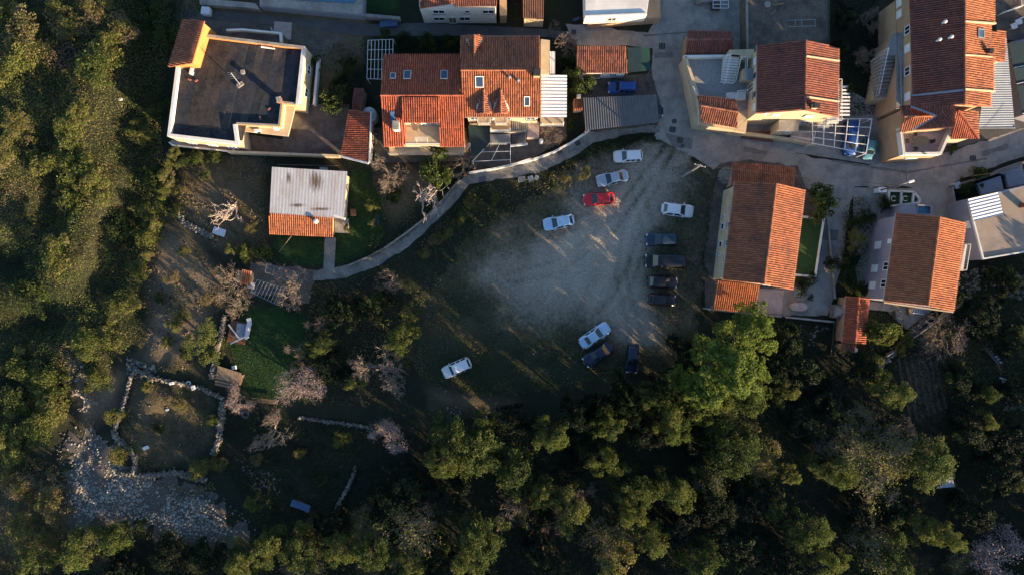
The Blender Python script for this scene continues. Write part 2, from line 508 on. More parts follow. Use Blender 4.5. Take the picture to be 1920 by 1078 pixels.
def sheet(name, poly, z, m, res=1.2, tone=None, jag=0.0, kind='structure', label=None, cat=None, parent=None, drape=False):
    """a flat sheet of ground cover with a worn outline"""
    pts = []
    n = len(poly)
    for i in range(n):
        a, b = Vector(poly[i]).to_2d() if len(poly[i]) > 2 else Vector(poly[i]), Vector(poly[(i + 1) % n])
        L = (b - a).length
        k = max(1, int(L / (0.5 if jag else 3.0)))
        for j in range(k):
            q = a.lerp(b, j / k)
            if jag:
                nn = Vector((-(b - a).y, (b - a).x)).normalized()
                q = q + nn * (noise.noise(Vector((q.x * .9, q.y * .9, 3.1))) + .5 * noise.noise(Vector((q.x * 2.7, q.y * 2.7, 1.1)))) * jag
            pts.append(q)
    edges = [(i, (i + 1) % len(pts)) for i in range(len(pts))]
    bx = [p.x for p in pts]; by = [p.y for p in pts]
    gx, gy = np.meshgrid(np.arange(min(bx), max(bx), res), np.arange(min(by), max(by), res))
    gx = gx.ravel() + NP.uniform(-.2, .2, gx.size) * res; gy = gy.ravel() + NP.uniform(-.2, .2, gy.size) * res
    pp = [(p.x, p.y) for p in pts]
    ok = pip(gx, gy, pp) & (pdist(gx, gy, pp) > res * .35)
    allp = pts + [Vector((a, b)) for a, b in zip(gx[ok], gy[ok])]
    v, e, f, *_ = delaunay_2d_cdt(allp, edges, [], 1, 1e-4)
    va = np.array([(q.x, q.y) for q in v])
    zz = np.full(len(va), z)
    if drape: zz = ground_h(va[:, 0], va[:, 1]) + z
    c = va.mean(0)
    me = bpy.data.meshes.new(name)
    me.from_pydata([(a - c[0], b - c[1], h) for (a, b), h in zip(va, zz)], [], [tuple(x) for x in f])
    me.polygons.foreach_set('use_smooth', [True] * len(me.polygons))
    d = pdist(va[:, 0], va[:, 1], pp)
    set_attr(me, 'edge', d)
    set_attr(me, 'tone', tone(va[:, 0], va[:, 1], d) if tone else np.full(len(va), .5))
    me.materials.append(M[m] if isinstance(m, str) else m)
    o = bpy.data.objects.new(name, me); COL.objects.link(o)
    o.location = (c[0], c[1], 0)
    return tag(o, label, cat, None, kind)

GRAVEL = ramp_mat('gravel', 'tone', [(0, (.024, .029, .014)), (.2, (.055, .050, .028)), (.34, (.115, .10, .068)), (.5, (.215, .185, .145)), (.75, (.32, .28, .225)), (1, (.38, .345, .295))], rand=0, transl=0, rough=.95, nscale=1.9, nstr=.62, bump=.7)

# ------------------------------------------------------------------ the setting: lot, roads, paths, lawns, yards
LOT = PL([(1228, 258), (1290, 288), (1338, 318), (1330, 420), (1312, 590), (1300, 660), (1240, 700), (1120, 712), (1000, 735), (900, 742), (790, 705), (745, 640), (760, 570), (830, 520), (870, 450), (940, 405), (1020, 362), (1075, 305), (1150, 272)])
LOTCORE = PL([(1215, 262), (1290, 300), (1258, 350), (1235, 420), (1205, 480), (1205, 570), (1240, 650), (1180, 630), (1090, 575), (1010, 590), (950, 580), (890, 540), (890, 490), (990, 440), (1075, 405), (1105, 345), (1180, 285)])
TRACKS = [PL(q) for q in ([(1255, 275), (1225, 340), (1180, 420), (1165, 520), (1190, 620)], [(1255, 280), (1200, 350), (1140, 430), (1050, 500), (960, 520)], [(1190, 330), (1215, 430), (1160, 560), (1120, 600)], [(1250, 285), (1170, 390), (1010, 440)])]
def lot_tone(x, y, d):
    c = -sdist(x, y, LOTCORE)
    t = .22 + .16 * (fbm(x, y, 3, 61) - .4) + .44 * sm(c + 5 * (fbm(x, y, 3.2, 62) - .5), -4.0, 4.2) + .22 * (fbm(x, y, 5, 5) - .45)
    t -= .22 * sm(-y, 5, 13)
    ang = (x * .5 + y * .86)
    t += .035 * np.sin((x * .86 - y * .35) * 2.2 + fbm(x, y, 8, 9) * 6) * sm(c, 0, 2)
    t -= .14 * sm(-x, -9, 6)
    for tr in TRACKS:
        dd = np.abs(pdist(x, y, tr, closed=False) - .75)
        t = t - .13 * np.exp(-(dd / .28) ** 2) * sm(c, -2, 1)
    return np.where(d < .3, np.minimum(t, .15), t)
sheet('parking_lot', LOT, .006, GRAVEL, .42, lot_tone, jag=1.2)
sheet('lane', PL([(340, 18), (470, 26), (620, 40), (700, 46), (790, 44), (930, 50), (1010, 54), (1080, 62), (1082, 84), (1030, 70), (930, 68), (700, 68), (640, 64), (560, 52), (470, 42), (340, 34)]), .008, 'asphalt', 3)
ROAD = PL([(1250, -60), (1305, -60), (1300, 40), (1285, 60), (1270, 105), (1274, 130), (1297, 243), (1366, 257), (1450, 276), (1530, 297), (1620, 310), (1650, 306), (1700, 306), (1760, 291), (1850, 263), (1920, 241), (2100, 185), (2100, 240), (1920, 293), (1850, 319), (1790, 341), (1776, 353), (1790, 400), (1770, 410), (1730, 384), (1722, 356), (1700, 350), (1655, 352), (1602, 350), (1592, 400), (1577, 500), (1562, 560), (1552, 592), (1400, 592), (1400, 540), (1500, 540), (1532, 520), (1547, 420), (1552, 380), (1512, 352), (1496, 312), (1400, 300), (1352, 306), (1338, 318), (1290, 290), (1226, 256), (1232, 236), (1238, 190), (1222, 140), (1224, 92), (1180, 86), (1084, 86), (1072, 74), (1060, 45), (1100, 48), (1215, 62), (1240, 20)])
sheet('road', ROAD, .012, 'road', 3, jag=.25)
PATH = PL([(1236, 234), (1100, 250), (1060, 276), (1000, 302), (930, 320), (880, 327), (862, 340), (830, 377), (760, 442), (700, 480), (640, 500), (588, 508), (588, 527), (650, 520), (710, 498), (772, 458), (842, 392), (880, 347), (930, 337), (1005, 326), (1072, 296), (1112, 269), (1180, 252), (1238, 248)])
sheet('footpath', PATH, .018, 'path', 2, jag=.22)
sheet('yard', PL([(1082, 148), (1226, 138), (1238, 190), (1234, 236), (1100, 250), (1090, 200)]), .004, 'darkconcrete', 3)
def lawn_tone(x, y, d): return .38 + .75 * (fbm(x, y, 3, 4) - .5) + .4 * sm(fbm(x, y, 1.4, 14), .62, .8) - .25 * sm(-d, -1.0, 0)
LAWNS = [PL([(655, 318), (690, 318), (712, 380), (722, 440), (684, 480), (640, 497), (630, 490), (633, 440), (655, 410)]),
         PL([(516, 440), (608, 446), (606, 498), (522, 488)]),
         PL([(458, 566), (580, 590), (566, 680), (545, 742), (482, 750), (445, 715), (432, 640), (450, 600)])]
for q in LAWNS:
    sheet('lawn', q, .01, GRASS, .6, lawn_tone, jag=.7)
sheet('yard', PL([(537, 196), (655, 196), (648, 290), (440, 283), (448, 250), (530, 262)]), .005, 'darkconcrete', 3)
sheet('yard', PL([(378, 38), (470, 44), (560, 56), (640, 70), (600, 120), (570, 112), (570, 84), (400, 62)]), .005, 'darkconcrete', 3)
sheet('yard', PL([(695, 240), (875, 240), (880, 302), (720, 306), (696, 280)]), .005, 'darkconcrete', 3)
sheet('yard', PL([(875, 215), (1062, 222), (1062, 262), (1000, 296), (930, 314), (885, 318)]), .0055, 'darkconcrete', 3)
sheet('yard', PL([(1230, -60), (1402, -60), (1402, 130), (1560, 150), (1655, 205), (1655, 312), (1450, 280), (1230, 262)]), .0015, 'concrete', 4)
sheet('yard', PL([(1300, -40), (1395, -40), (1395, 70), (1300, 60)]), .003, 'concrete', 3)
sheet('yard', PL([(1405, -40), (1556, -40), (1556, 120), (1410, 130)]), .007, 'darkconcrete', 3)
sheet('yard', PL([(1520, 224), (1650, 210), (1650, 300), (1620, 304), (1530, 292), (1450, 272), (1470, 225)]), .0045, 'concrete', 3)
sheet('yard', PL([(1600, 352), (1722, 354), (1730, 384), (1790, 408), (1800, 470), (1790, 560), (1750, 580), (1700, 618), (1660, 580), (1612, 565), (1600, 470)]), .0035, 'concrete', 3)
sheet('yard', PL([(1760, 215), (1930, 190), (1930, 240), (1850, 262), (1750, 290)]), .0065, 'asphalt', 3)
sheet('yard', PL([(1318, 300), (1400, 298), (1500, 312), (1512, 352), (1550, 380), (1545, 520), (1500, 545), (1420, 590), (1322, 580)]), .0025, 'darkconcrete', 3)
sheet('garden_path', PL([(609, 446), (630, 446), (627, 506), (606, 506)]), .022, 'path', 2)
sheet('garden_path', PL([(470, 490), (590, 506), (588, 528), (580, 570), (520, 556), (462, 552)]), .014, 'darkconcrete', 2, jag=.4)

PATCH = mat('tar_patch', (.16, .15, .14), (.12, .115, .108), 1.2, .95, bump=.2, bscale=20, fine=.2)
for i, q in enumerate(([(1228, 100), (1262, 98), (1264, 108), (1229, 110)], [(1246, 250), (1300, 262), (1296, 280), (1262, 276)], [(1395, 275), (1440, 284), (1436, 292), (1392, 283)], [(1840, 285), (1890, 270), (1892, 278), (1842, 294)], [(1545, 430), (1572, 432), (1570, 452), (1543, 450)], [(1560, 300), (1700, 322), (1850, 296), (1850, 299), (1700, 326), (1560, 304)], [(1205, 66), (1290, 60), (1291, 63), (1206, 69)], [(1030, 292), (1046, 283), (1052, 292), (1037, 300)], [(940, 322), (960, 320), (961, 332), (941, 333)])):
    sheet('road_patch', PL(q), .026, PATCH, 2, jag=.15)

# ------------------------------------------------------------------ building helpers
def inset2(a, b, d):
    a, b = Vector(a), Vector(b)
    u = (b - a).normalized()
    return a + u * d, b - u * d

def tiles_mesh(pts, tw=.275, tl=.40, ud=None):
    """barrel tiles laid over a planar polygon; pts[0]->pts[1] is the top edge"""
    p = [Vector(q) for q in pts]
    u = (Vector(ud) if ud is not None else p[1] - p[0]).normalized()
    n = Vector((0, 0, 0))
    for i in range(len(p)): n += p[i].cross(p[(i + 1) % len(p)])
    n.normalize()
    if n.z < 0: n = -n
    u = (u - n * u.dot(n)).normalized(); v = u.cross(n)
    if v.z > 0: v = -v
    o = p[0]
    q = [((a - o).dot(u), (a - o).dot(v)) for a in p]
    u0, u1 = min(a for a, b in q), max(a for a, b in q)
    mb = MB()
    vs, fs = [], []
    nc = max(1, round((u1 - u0) / tw)); w = (u1 - u0) / nc
    rr = random.Random(int(abs(o.x * 10 + o.y * 7)))
    for i in range(nc):
        uc = u0 + (i + .5) * w
        hit = []
        for k in range(len(q)):
            (a1, b1), (a2, b2) = q[k], q[(k + 1) % len(q)]
            if (a1 > uc) != (a2 > uc):
                hit.append(b1 + (b2 - b1) * (uc - a1) / (a2 - a1))
        if len(hit) < 2: continue
        va, vb = min(hit), max(hit) + .05
        nr = max(1, round((vb - va) / tl)); l = (vb - va) / nr
        for j in range(nr):
            ju, jn = rr.uniform(-.012, .012), rr.uniform(-.008, .012)
            k = len(vs)
            for (vv, hw, hh) in ((va + j * l - .04, w * .28, .02), (va + (j + 1) * l, w * .33, .055)):
                for (du, dn) in ((-1, 0), (-.55, .10), (.55, .10), (1, 0)):
                    vs.append(o + u * (uc + ju + du * hw) + v * vv + n * (hh + dn + jn))
            fs += [(k + a, k + a + 1, k + a + 5, k + a + 4) for a in range(3)]
            fs.append((k + 4, k + 5, k + 6, k + 7))
    return mb.add(vs, fs)

def roof_slope(root, pts, tm='tile', th=.14, name='roof', label=None, ud=None):
    r = MB().slab(pts, th).build(name, tm, root, label=label)
    t = tiles_mesh(pts, ud=ud)
    if t.f: t.build('roof_tiles', tm, r, kind='stuff', fix=False)
    return r

def ridge_caps(root, a, b, tm):
    a, b = Vector(a), Vector(b)
    n = max(1, int((b - a).length / .42))
    mb = MB()
    for i in range(n):
        p, q = a.lerp(b, i / n), a.lerp(b, (i + 1.08) / n)
        up = Vector((0, 0, .06))
        mb.tube([p + up, q + up + Vector((0, 0, .02))], [.14, .155], 7)
    mb.build('ridge_tiles', tm, root, kind='stuff')

def gable(root, r0, r1, a0, a1, b0, b1, wall, tm, z0=0.0, oh=.35, caps=True, gut=True):
    """two slopes meeting in ridge r0-r1, eaves a0-a1 and b0-b1 (3D points); walls set back under them"""
    roof_slope(root, [r0, r1, a1, a0], tm)
    roof_slope(root, [r1, r0, b0, b1], tm)
    if caps: ridge_caps(root, r0, r1, tm)
    R0, R1 = inset2(r0, r1, oh); A0, A1 = inset2(a0, a1, oh); B0, B1 = inset2(b0, b1, oh)
    def pull(e, r):
        d = r - e; return e + d * (oh / max(d.to_2d().length, .01))
    A0, A1, B0, B1 = pull(A0, R0), pull(A1, R1), pull(B0, R0), pull(B1, R1)
    dz = Vector((0, 0, .17))
    vs = []
    for (A, Rr, B) in ((A0, R0, B0), (A1, R1, B1)):
        vs += [(A.x, A.y, z0), A - dz, Rr - dz, B - dz, (B.x, B.y, z0)]
    fs = [(0, 1, 2, 3, 4), (5, 9, 8, 7, 6)] + [(i, (i + 1) % 5, (i + 1) % 5 + 5, i + 5) for i in range(5)]
    MB().add(vs, fs).build('wall', wall, root)
    if gut:
        for (e, f) in ((a0, a1), (b0, b1)):
            o = (Vector(e) - Vector(r0)); o.z = 0; o = o.normalized() * .06
            MB().tube([Vector(e) + o - Vector((0, 0, .1)), Vector(f) + o - Vector((0, 0, .1))], .06, 6).build('gutter', 'metal', root)
    return (A0, A1, B0, B1)

def outward(root, a, b):
    a, b = Vector(a[:2]), Vector(b[:2])
    d = (b - a).normalized(); n = Vector((d.y, -d.x))
    if n.dot((a + b) / 2 - Vector(ORG[root.name][:2])) < 0: n = -n
    return d, n

def win(root, a, b, t, w, z0, z1, style='window', frame='paint_white'):
    """a window (or door, or closed shutter) on the wall whose foot runs a-b, centred at fraction t"""
    d, n = outward(root, a, b)
    c = Vector(a[:2]).lerp(Vector(b[:2]), t)
    ang = math.atan2(d.y, d.x)
    def box(mb, u, z, su, sz, out, th): mb.box((c.x + d.x * u + n.x * out, c.y + d.y * u + n.y * out, z), (su, th, sz), ang)
    if style == 'shutter':
        s = MB(); box(s, 0, (z0 + z1) / 2, w, z1 - z0, .03, .06)
        for k in range(5): box(s, 0, z0 + (z1 - z0) * (k + .5) / 5, w * .9, .04, .07, .03)
        return s.build('shutter', frame, root)
    f = MB()
    for s in (-1, 1): box(f, s * w / 2, (z0 + z1) / 2, .09, z1 - z0 + .09, .035, .09)
    for z in (z0, z1): box(f, 0, z, w - .09, .09, .035, .088)
    if w > .8: box(f, 0, (z0 + z1) / 2, .06, z1 - z0 - .09, .033, .07)
    o = f.build('door' if style == 'door' else 'window', frame, root)
    p = MB(); box(p, 0, (z0 + z1) / 2, w - .08, z1 - z0 - .08, .008, .02)
    p.build('pane', 'glass' if style != 'door' else 'wood', o)
    if style == 'window':
        q = MB(); box(q, 0, z0 - .09, w + .2, .06, .08, .16); q.build('sill', 'concrete', o)
    return o

def parapet(root, pts, z0, z1, th, m, name='parapet', closed=False, cap=None):
    """a wall of thickness th whose outer line is pts (xy), set inwards"""
    n = len(pts)
    p = [Vector(q[:2]) for q in pts]
    c = sum(p, Vector((0, 0))) / n if closed else Vector(ORG[root.name][:2]) if root else sum(p, Vector((0, 0))) / n
    def inn(i):
        ns = []
        for (a, b) in ((i - 1, i), (i, i + 1)):
            if not closed and (a < 0 or b >= n): continue
            d = (p[b % n] - p[a % n]).normalized(); m_ = Vector((-d.y, d.x))
            ns.append(m_)
        s = sum(ns, Vector((0, 0)))
        if s.length < 1e-6: s = ns[0]
        s.normalize()
        return s * (th / max(.35, s.dot(ns[0])))
    area = sum(p[i].x * p[(i + 1) % n].y - p[(i + 1) % n].x * p[i].y for i in range(n))
    sg = 1 if area > 0 else -1
    if not closed and root is not None:
        sg = 1 if inn(0).dot(c - p[0]) > 0 else -1
    q = [p[i] + inn(i) * sg for i in range(n)]
    vs = []
    for i in range(n): vs += [(*p[i], z0), (*p[i], z1), (*q[i], z1), (*q[i], z0)]
    fs = []
    for i in range(n if closed else n - 1):
        a, b = i * 4, ((i + 1) % n) * 4
        for k in range(4): fs.append((a + k, a + (k + 1) % 4, b + (k + 1) % 4, b + k))
    if not closed: fs += [(0, 1, 2, 3), ((n - 1) * 4 + 3, (n - 1) * 4 + 2, (n - 1) * 4 + 1, (n - 1) * 4)]
    return MB().add(vs, fs).build(name, m, root)

def plane_hit(px, py, pts):
    o = Vector((0, 0, HCAM)); d = P(px, py, 0) - o
    a, b, c = [Vector(q) for q in pts[:3]]
    n = (b - a).cross(c - a)
    t = (a - o).dot(n) / d.dot(n)
    return o + d * t

def frame_of(pts):
    a, b, c = [Vector(q) for q in pts[:3]]
    u = (b - a).normalized(); n = (b - a).cross(c - a).normalized()
    if n.z < 0: n = -n
    return u, u.cross(n), n

def skylight(root, slope, px, py, w, h, pane='glassblue', fr='metal'):
    u, v, n = frame_of(slope)
    c = plane_hit(px, py, slope)
    m = Matrix((u, v, n)).transposed()
    f = MB()
    for s in (-1, 1):
        f.box(c + u * s * w / 2 + n * .1, (.09, h + .1, .22), rot=m)
        f.box(c + v * s * h / 2 + n * .1, (w - .09, .09, .218), rot=m)
    o = f.build('skylight', fr, root)
    MB().box(c + n * .15, (w - .08, h - .08, .03), rot=m).build('pane', pane, o)

def vent(root, slope, px, py, r=.12, h=.55, m='metal'):
    c = plane_hit(px, py, slope)
    MB().lathe(c, [(r, -.1), (r, h), (r * 1.7, h + .02), (r * 1.5, h + .16), (r * .4, h + .22)], 10).build('vent_pipe', m, root)

def chimney(root, c, w, d, z0, z1, rz=0.0, m='cream', capm='concrete'):
    o = MB().box((c[0], c[1], (z0 + z1) / 2), (w, d, z1 - z0), rz).build('chimney', m, root)
    k = MB().box((c[0], c[1], z1 + .06), (w + .16, d + .16, .1), rz)
    k.box((c[0], c[1], z1 + .3), (w * .9, d * .9, .07), rz)
    for sx in (-1, 1):
        for sy in (-1, 1):
            p = Matrix.Rotation(rz, 3, 'Z') @ Vector((sx * w * .38, sy * d * .38, 0))
            k.box((c[0] + p.x, c[1] + p.y, z1 + .19), (.1, .1, .16), rz)
    k.build('chimney_cap', capm, o)

def corrugated(root, quad, pitch=.25, amp=.03, m='whitesheet', name='corrugated_sheet', along=0, th=.02):
    """sheet over a quad; the ribs run from edge 0-1 to edge 3-2"""
    a, b, c, d = [Vector(q) for q in quad]
    L = (b - a).length
    n = int(L / pitch * 4)
    nr = (b - a).cross(d - a).normalized()
    if nr.z < 0: nr = -nr
    vs, fs = [], []
    for i in range(n + 1):
        t = i / n
        hgt = nr * (amp * (1, .0, -1, 0)[i % 4])
        vs += [a.lerp(b, t) + hgt, d.lerp(c, t) + hgt]
    for i in range(n): fs.append((i * 2, i * 2 + 2, i * 2 + 3, i * 2 + 1))
    mb = MB().add(vs, fs)
    o = mb.build(name, m, root, fix=False)
    return o

def stair(root, a, b, w, z0, z1, n, m='concrete', solid=True, name='step'):
    """n steps from foot centre a (xy) at z0 up to b at z1"""
    a, b = Vector(a[:2]), Vector(b[:2])
    d = (b - a); L = d.length; ang = math.atan2(d.y, d.x)
    for i in range(n):
        c = a.lerp(b, (i + .5) / n); z = z0 + (z1 - z0) * (i + 1) / n
        h = (z - z0) if solid else .1
        MB().box((c.x, c.y, z - h / 2), (L / n - .07, w, h), ang).build(name, m, root)

def railing(root, pts, h=.95, m='paint_white', step=.28, name='railing'):
    mb = MB()
    for i in range(len(pts) - 1):
        a, b = Vector(pts[i]), Vector(pts[i + 1])
        up = Vector((0, 0, h))
        mb.bar(a + up, b + up, .06); mb.bar(a + up * .12, b + up * .12, .03)
        k = max(1, int((b - a).length / step))
        for j in range(k + 1):
            q = a.lerp(b, j / k); mb.bar(q, q + up, .05 if j in (0, k) else .022)
    return mb.build(name, m, root)

def wallbox(root, px_top, z1, m, z0=0.0, name='wall'):
    pts = PL(px_top, z1)
    MB().prism(pts, z0, z1).build(name, m, root)
    return pts

def v3(xy, z): return Vector((xy[0], xy[1], z))

def dish(loc, az, label, r=.42):
    t = thing('satellite_dish', label, 'satellite dish', loc)
    c = Vector(loc)
    d = Vector((math.cos(az) * .8, math.sin(az) * .8, .6))
    rot = d.to_track_quat('Z', 'Y').to_matrix()
    vs, fs = [], []
    n = 16
    for k, (rr, zz) in enumerate([(0.02, 0), (.2, .02), (.33, .06), (.42, .1), (.43, .09), (.32, .03), (.02, -.04)]):
        for j in range(n):
            vs.append(c + Vector((0, 0, .5)) + rot @ Vector((rr / .42 * r * math.cos(2 * math.pi * j / n), rr / .42 * r * math.sin(2 * math.pi * j / n), zz)))
    for k in range(6):
        for j in range(n): fs.append((k * n + j, k * n + (j + 1) % n, (k + 1) * n + (j + 1) % n, (k + 1) * n + j))
    MB().add(vs, fs).build('bowl', 'paint_white', t, smooth=True, fix=False)
    MB().tube([c, c + Vector((0, 0, .5))], .03).tube([c + Vector((0, 0, .3)), c + Vector((0, 0, .3)) + d * .6], .018).build('arm', 'metal', t)
    MB().box(c + Vector((0, 0, .34)) + d * .62, (.09, .09, .12)).build('receiver', 'metal', t)
    return t

# ------------------------------------------------------------------ house with the dark flat roof
h = thing('flat_roofed_house', 'cream house with a dark flat roof, orange parapets and a red tiled stair hut', 'house', P(440, 165))
DK = [(380, 64), (571.5, 87.5), (559.6, 197), (529, 193), (524, 237), (442, 233), (447, 271.5), (313, 256), (330, 122)]
dk = PL(DK, 4.2)
MB().prism(dk, 0, 3.45).build('wall', 'cream', h)
def shrink(poly, d):
    n = len(poly); a = sum(poly[i][0] * poly[(i + 1) % n][1] - poly[(i + 1) % n][0] * poly[i][1] for i in range(n)); sg = 1 if a > 0 else -1
    out = []
    for i in range(n):
        p0, p1, p2 = Vector(poly[i - 1]), Vector(poly[i]), Vector(poly[(i + 1) % n])
        n1 = (p1 - p0).normalized(); n2 = (p2 - p1).normalized()
        m1 = Vector((-n1.y, n1.x)); m2 = Vector((-n2.y, n2.x))
        s = (m1 + m2).normalized()
        out.append(tuple(p1 + s * sg * d / max(.35, s.dot(m1))))
    return out
dko = MB().prism(shrink(dk, .1), 3.452, 3.6).build('roof_deck', 'deck', h)
DK2 = mat('newer_bitumen', (.040, .044, .053), (.026, .029, .036), .8, .95, fine=.4, c3=(.075, .062, .054), s3=.35, spec=.1)
DK3 = mat('sunlit_corner_bitumen', (.060, .052, .047), (.034, .032, .032), .6, .95, fine=.45, c3=(.018, .018, .02), s3=.5, spec=.1)  # browner strips paint a sunlit corner onto the flat roof
a0, a1, b0, b1 = Vector(XY(388, 74, 3.6)), Vector(XY(563, 96, 3.6)), Vector(XY(337, 248, 3.6)), Vector(XY(443, 260, 3.6))
for i in range(11):
    p0, p1 = a0.lerp(a1, (i + .04) / 11), a0.lerp(a1, (i + .97) / 11)
    e = .99 if i < 4 else .93 if i < 5 else .62 if i < 10 else .55
    dn = Vector((-.25, -1)).normalized() * (12.6 if i < 7 else 9.6 if i < 10 else 7.2)
    MB().prism([tuple(p0), tuple(p1), tuple(p1 + dn), tuple(p0 + dn)], 3.601, 3.606 + .002 * (i % 3)).build('membrane_strip', (DK3, DK2, 'deck')[0 if i in (0, 1, 2) else 1 + i % 2], h)
for px_, py_ in ((355, 150), (368, 152), (505, 205), (488, 222)): MB().box(P(px_, py_, 3.68), (.4, .2, .14), px_ * .3).build('loose_brick', 'tile_old', h)
for q in (((340, 240), (445, 250)), ((470, 222), (520, 226))): MB().tube([P(*q[0], 3.64), P((q[0][0] + q[1][0]) / 2, q[0][1] - 2, 3.64), P(*q[1], 3.64)], .03, 5).build('cable', 'black', h)
parapet(h, dk[0:2] , 3.452, 4.2, .35, 'orange', closed=False); parapet(h, dk[0:2], 4.201, 4.27, .36, 'concrete', 'coping')
parapet(h, dk[1:3], 3.452, 4.15, .40, 'white')
parapet(h, [dk[2], dk[3], dk[4], dk[5]], 3.452, 4.0, .25, 'orange'); parapet(h, [dk[2], dk[3], dk[4], dk[5]], 4.001, 4.05, .26, 'concrete', 'coping')
parapet(h, [dk[5], dk[6], dk[7], dk[8]], 3.452, 4.18, .38, 'white')
MB().prism([XY(531, 197, 2.6), XY(553, 203, 2.6), XY(540, 256, 2.6), XY(449, 246, 2.6), XY(446, 230, 2.6), XY(526, 236, 2.6)], 2.35, 2.6).build('canopy_slab', 'cream', h)
# stair hut
ra, rb, ea, eb = P(383, 40, 6.1), P(360, 119, 6.1), P(344.5, 36.5, 5.0), P(316, 126, 5.0)
roof_slope(h, [ra, rb, eb, ea], 'tile')
A = [ra + (rb - ra) * .03 + (ea - ra) * .05, rb + (ra - rb) * .04 + (eb - rb) * .05, eb + (rb - eb) * .14 + (ea - eb) * .04, ea + (ra - ea) * .14 + (eb - ea) * .03]
vs = [(q.x, q.y, 0) for q in A] + [q - Vector((0, 0, .16)) for q in A]
MB().add(vs, [(0, 1, 2, 3), (4, 5, 6, 7), (0, 1, 5, 4), (1, 2, 6, 5), (2, 3, 7, 6), (3, 0, 4, 7)]).build('stair_hut', 'orange', h)
# annex to the north
an = PL([(424, 55), (456, 54), (527, 61), (528, 80), (420, 68)], 3.0)
MB().prism(an, 0, 2.4).build('annex', 'darkconcrete', h)
parapet(h, [an[0], an[1], an[2], an[3]], 2.402, 3.0, .25, 'white')
# terrace on the garden side
MB().prism(PL([(320, 263), (440, 274), (436, 284), (322, 271)], .5), 0, .5).build('terrace', 'pave', h)
parapet(h, PL([(316, 268), (322, 274), (436, 286), (441, 278)], 1.0), .502, 1.0, .18, 'white')
for t in (.2, .5, .8): win(h, dk[6], dk[7], t, 1.1, 1.0, 2.2)
for t in (.3, .7): win(h, dk[1], dk[2], t, 1.1, 1.2, 2.4)
win(h, dk[4], dk[5], .35, .9, .05, 2.1, 'door'); win(h, dk[4], dk[5], .7, 1.2, 1.0, 2.1)
c = P(526, 190, 4.0); chimney(h, c, .5, .6, 3.0, 4.6, .2, 'tile_red')
c = P(451, 160, 3.6)
t = thing('antenna_mast', 'leaning grey antenna mast on a plinth in the middle of the dark flat roof', 'antenna', c)
MB().box(c + Vector((0, 0, .12)), (.9, .5, .24), .6).build('plinth', 'concrete', t)
MB().tube([c + Vector((0, 0, .2)), c + Vector((-.25, .8, 2.4))], .06).build('pole', 'metal', t)
k = MB()
for s in (.55, .7, .85, 1): k.bar(c + Vector((-.25 * s - .5, .8 * s, 2.4 * s)), c + Vector((-.25 * s + .5, .8 * s, 2.4 * s)), .025)
k.build('crossbar', 'metal', t)
c = P(457, 137, 3.6); MB().box(c + Vector((0, 0, .18)), (.42, .42, .36), .1).box(c + Vector((0, 0, .4)), (.5, .5, .06), .1).build('vent_box', 'concrete', None, label='small square vent box on the dark flat roof beside the mast', cat='vent')
dish(P(521, 240, 2.6), -.6, 'white satellite dish at the corner of the orange parapet of the flat roof', .5)
def ac_unit(c, rz, label):
    t = thing('air_conditioner', label, 'air conditioner', c)
    t.rotation_euler = (0, 0, rz); o = ORG[t.name]
    MB().box(o + Vector((0, 0, .32)), (.85, .34, .6)).build('casing', 'paint_white', t, bevel=.02)
    MB().lathe(o + Vector((.15, -.18, .32)), [(.23, -.01), (.23, .01)], 14).build('grille', 'dark', t)
ac_unit(P(485, 247, 2.6), .1, 'white air conditioner on the canopy slab under the orange parapet')
ac_unit(P(362, 136, 3.62), 1.3, 'white air conditioner on the flat roof below the red stair hut')
t = thing('folded_parasol', 'white folded parasol lying against the north parapet of the dark flat roof', 'parasol', P(504, 89, 3.6))
MB().tube([P(490, 88, 3.75), P(515, 92, 3.75)], [.16, .1], 8).build('canopy', 'cleanwhite', t)
MB().tube([P(486, 87.4, 3.75), P(490, 88, 3.75)], .03, 8).build('pole', 'metal', t)
for i, (a, b, lb) in enumerate([((574, 108), (568, 192), 'white planter wall closest to the flat-roofed house'), ((586, 110), (579, 190), 'middle planter wall beside the flat-roofed house'), ((600, 112), (592, 200), 'planter wall farthest from the flat-roofed house, beside the dark garden')]):
    k = MB().bar(v3(XY(*a), .45), v3(XY(*b), .45), .3, .9)
    o = k.build('planter_wall', 'white', None, label=lb, cat='wall', group='planter walls beside the flat-roofed house')
o = MB().bar(v3(XY(434, 288), .6), v3(XY(640, 296), .6), .32, 1.2).build('garden_wall', 'cream', None, label='low cream garden wall between the flat-roofed house and the shed garden', cat='wall')

# ------------------------------------------------------------------ semi-detached pair with dormers
h = thing('red_roofed_house', 'red tiled house with three roof windows and a recessed cream roof terrace', 'house', P(790, 190))
N0, N1, R0, R1, E0, E1 = P(719, 104, 5.6), P(862, 103, 5.6), P(713.4, 179.5, 7.4), P(868.5, 179.5, 7.4), P(720, 275.5, 5.1), P(871, 275.5, 5.1)
NS = [R0, R1, N1, N0]; SS = [R1, R0, E0, E1]
roof_slope(h, NS, 'tile_red')
def sl(px, py): return plane_hit(px, py, SS)
roof_slope(h, [R0, sl(757, 180), sl(757.5, 275.2), E0], 'tile_red')
roof_slope(h, [sl(825, 180), R1, E1, sl(824.5, 275.2)], 'tile_red')
d0, d1, d2, d3 = P(754, 183.5, 7.5), P(824, 183.5, 7.5), P(824, 231, 6.9), P(754, 231, 6.9)
roof_slope(h, [d0, d1, d2, d3], 'tile_red')
for e, s in ((d3, d0), (d2, d1)):
    MB().add([e - Vector((0, 0, .15)), s - Vector((0, 0, .15)), sl(*((757.4, 231) if e is d3 else (824.6, 231))), ], [(0, 1, 2)])
ridge_caps(h, R0, R1, 'tile_red')
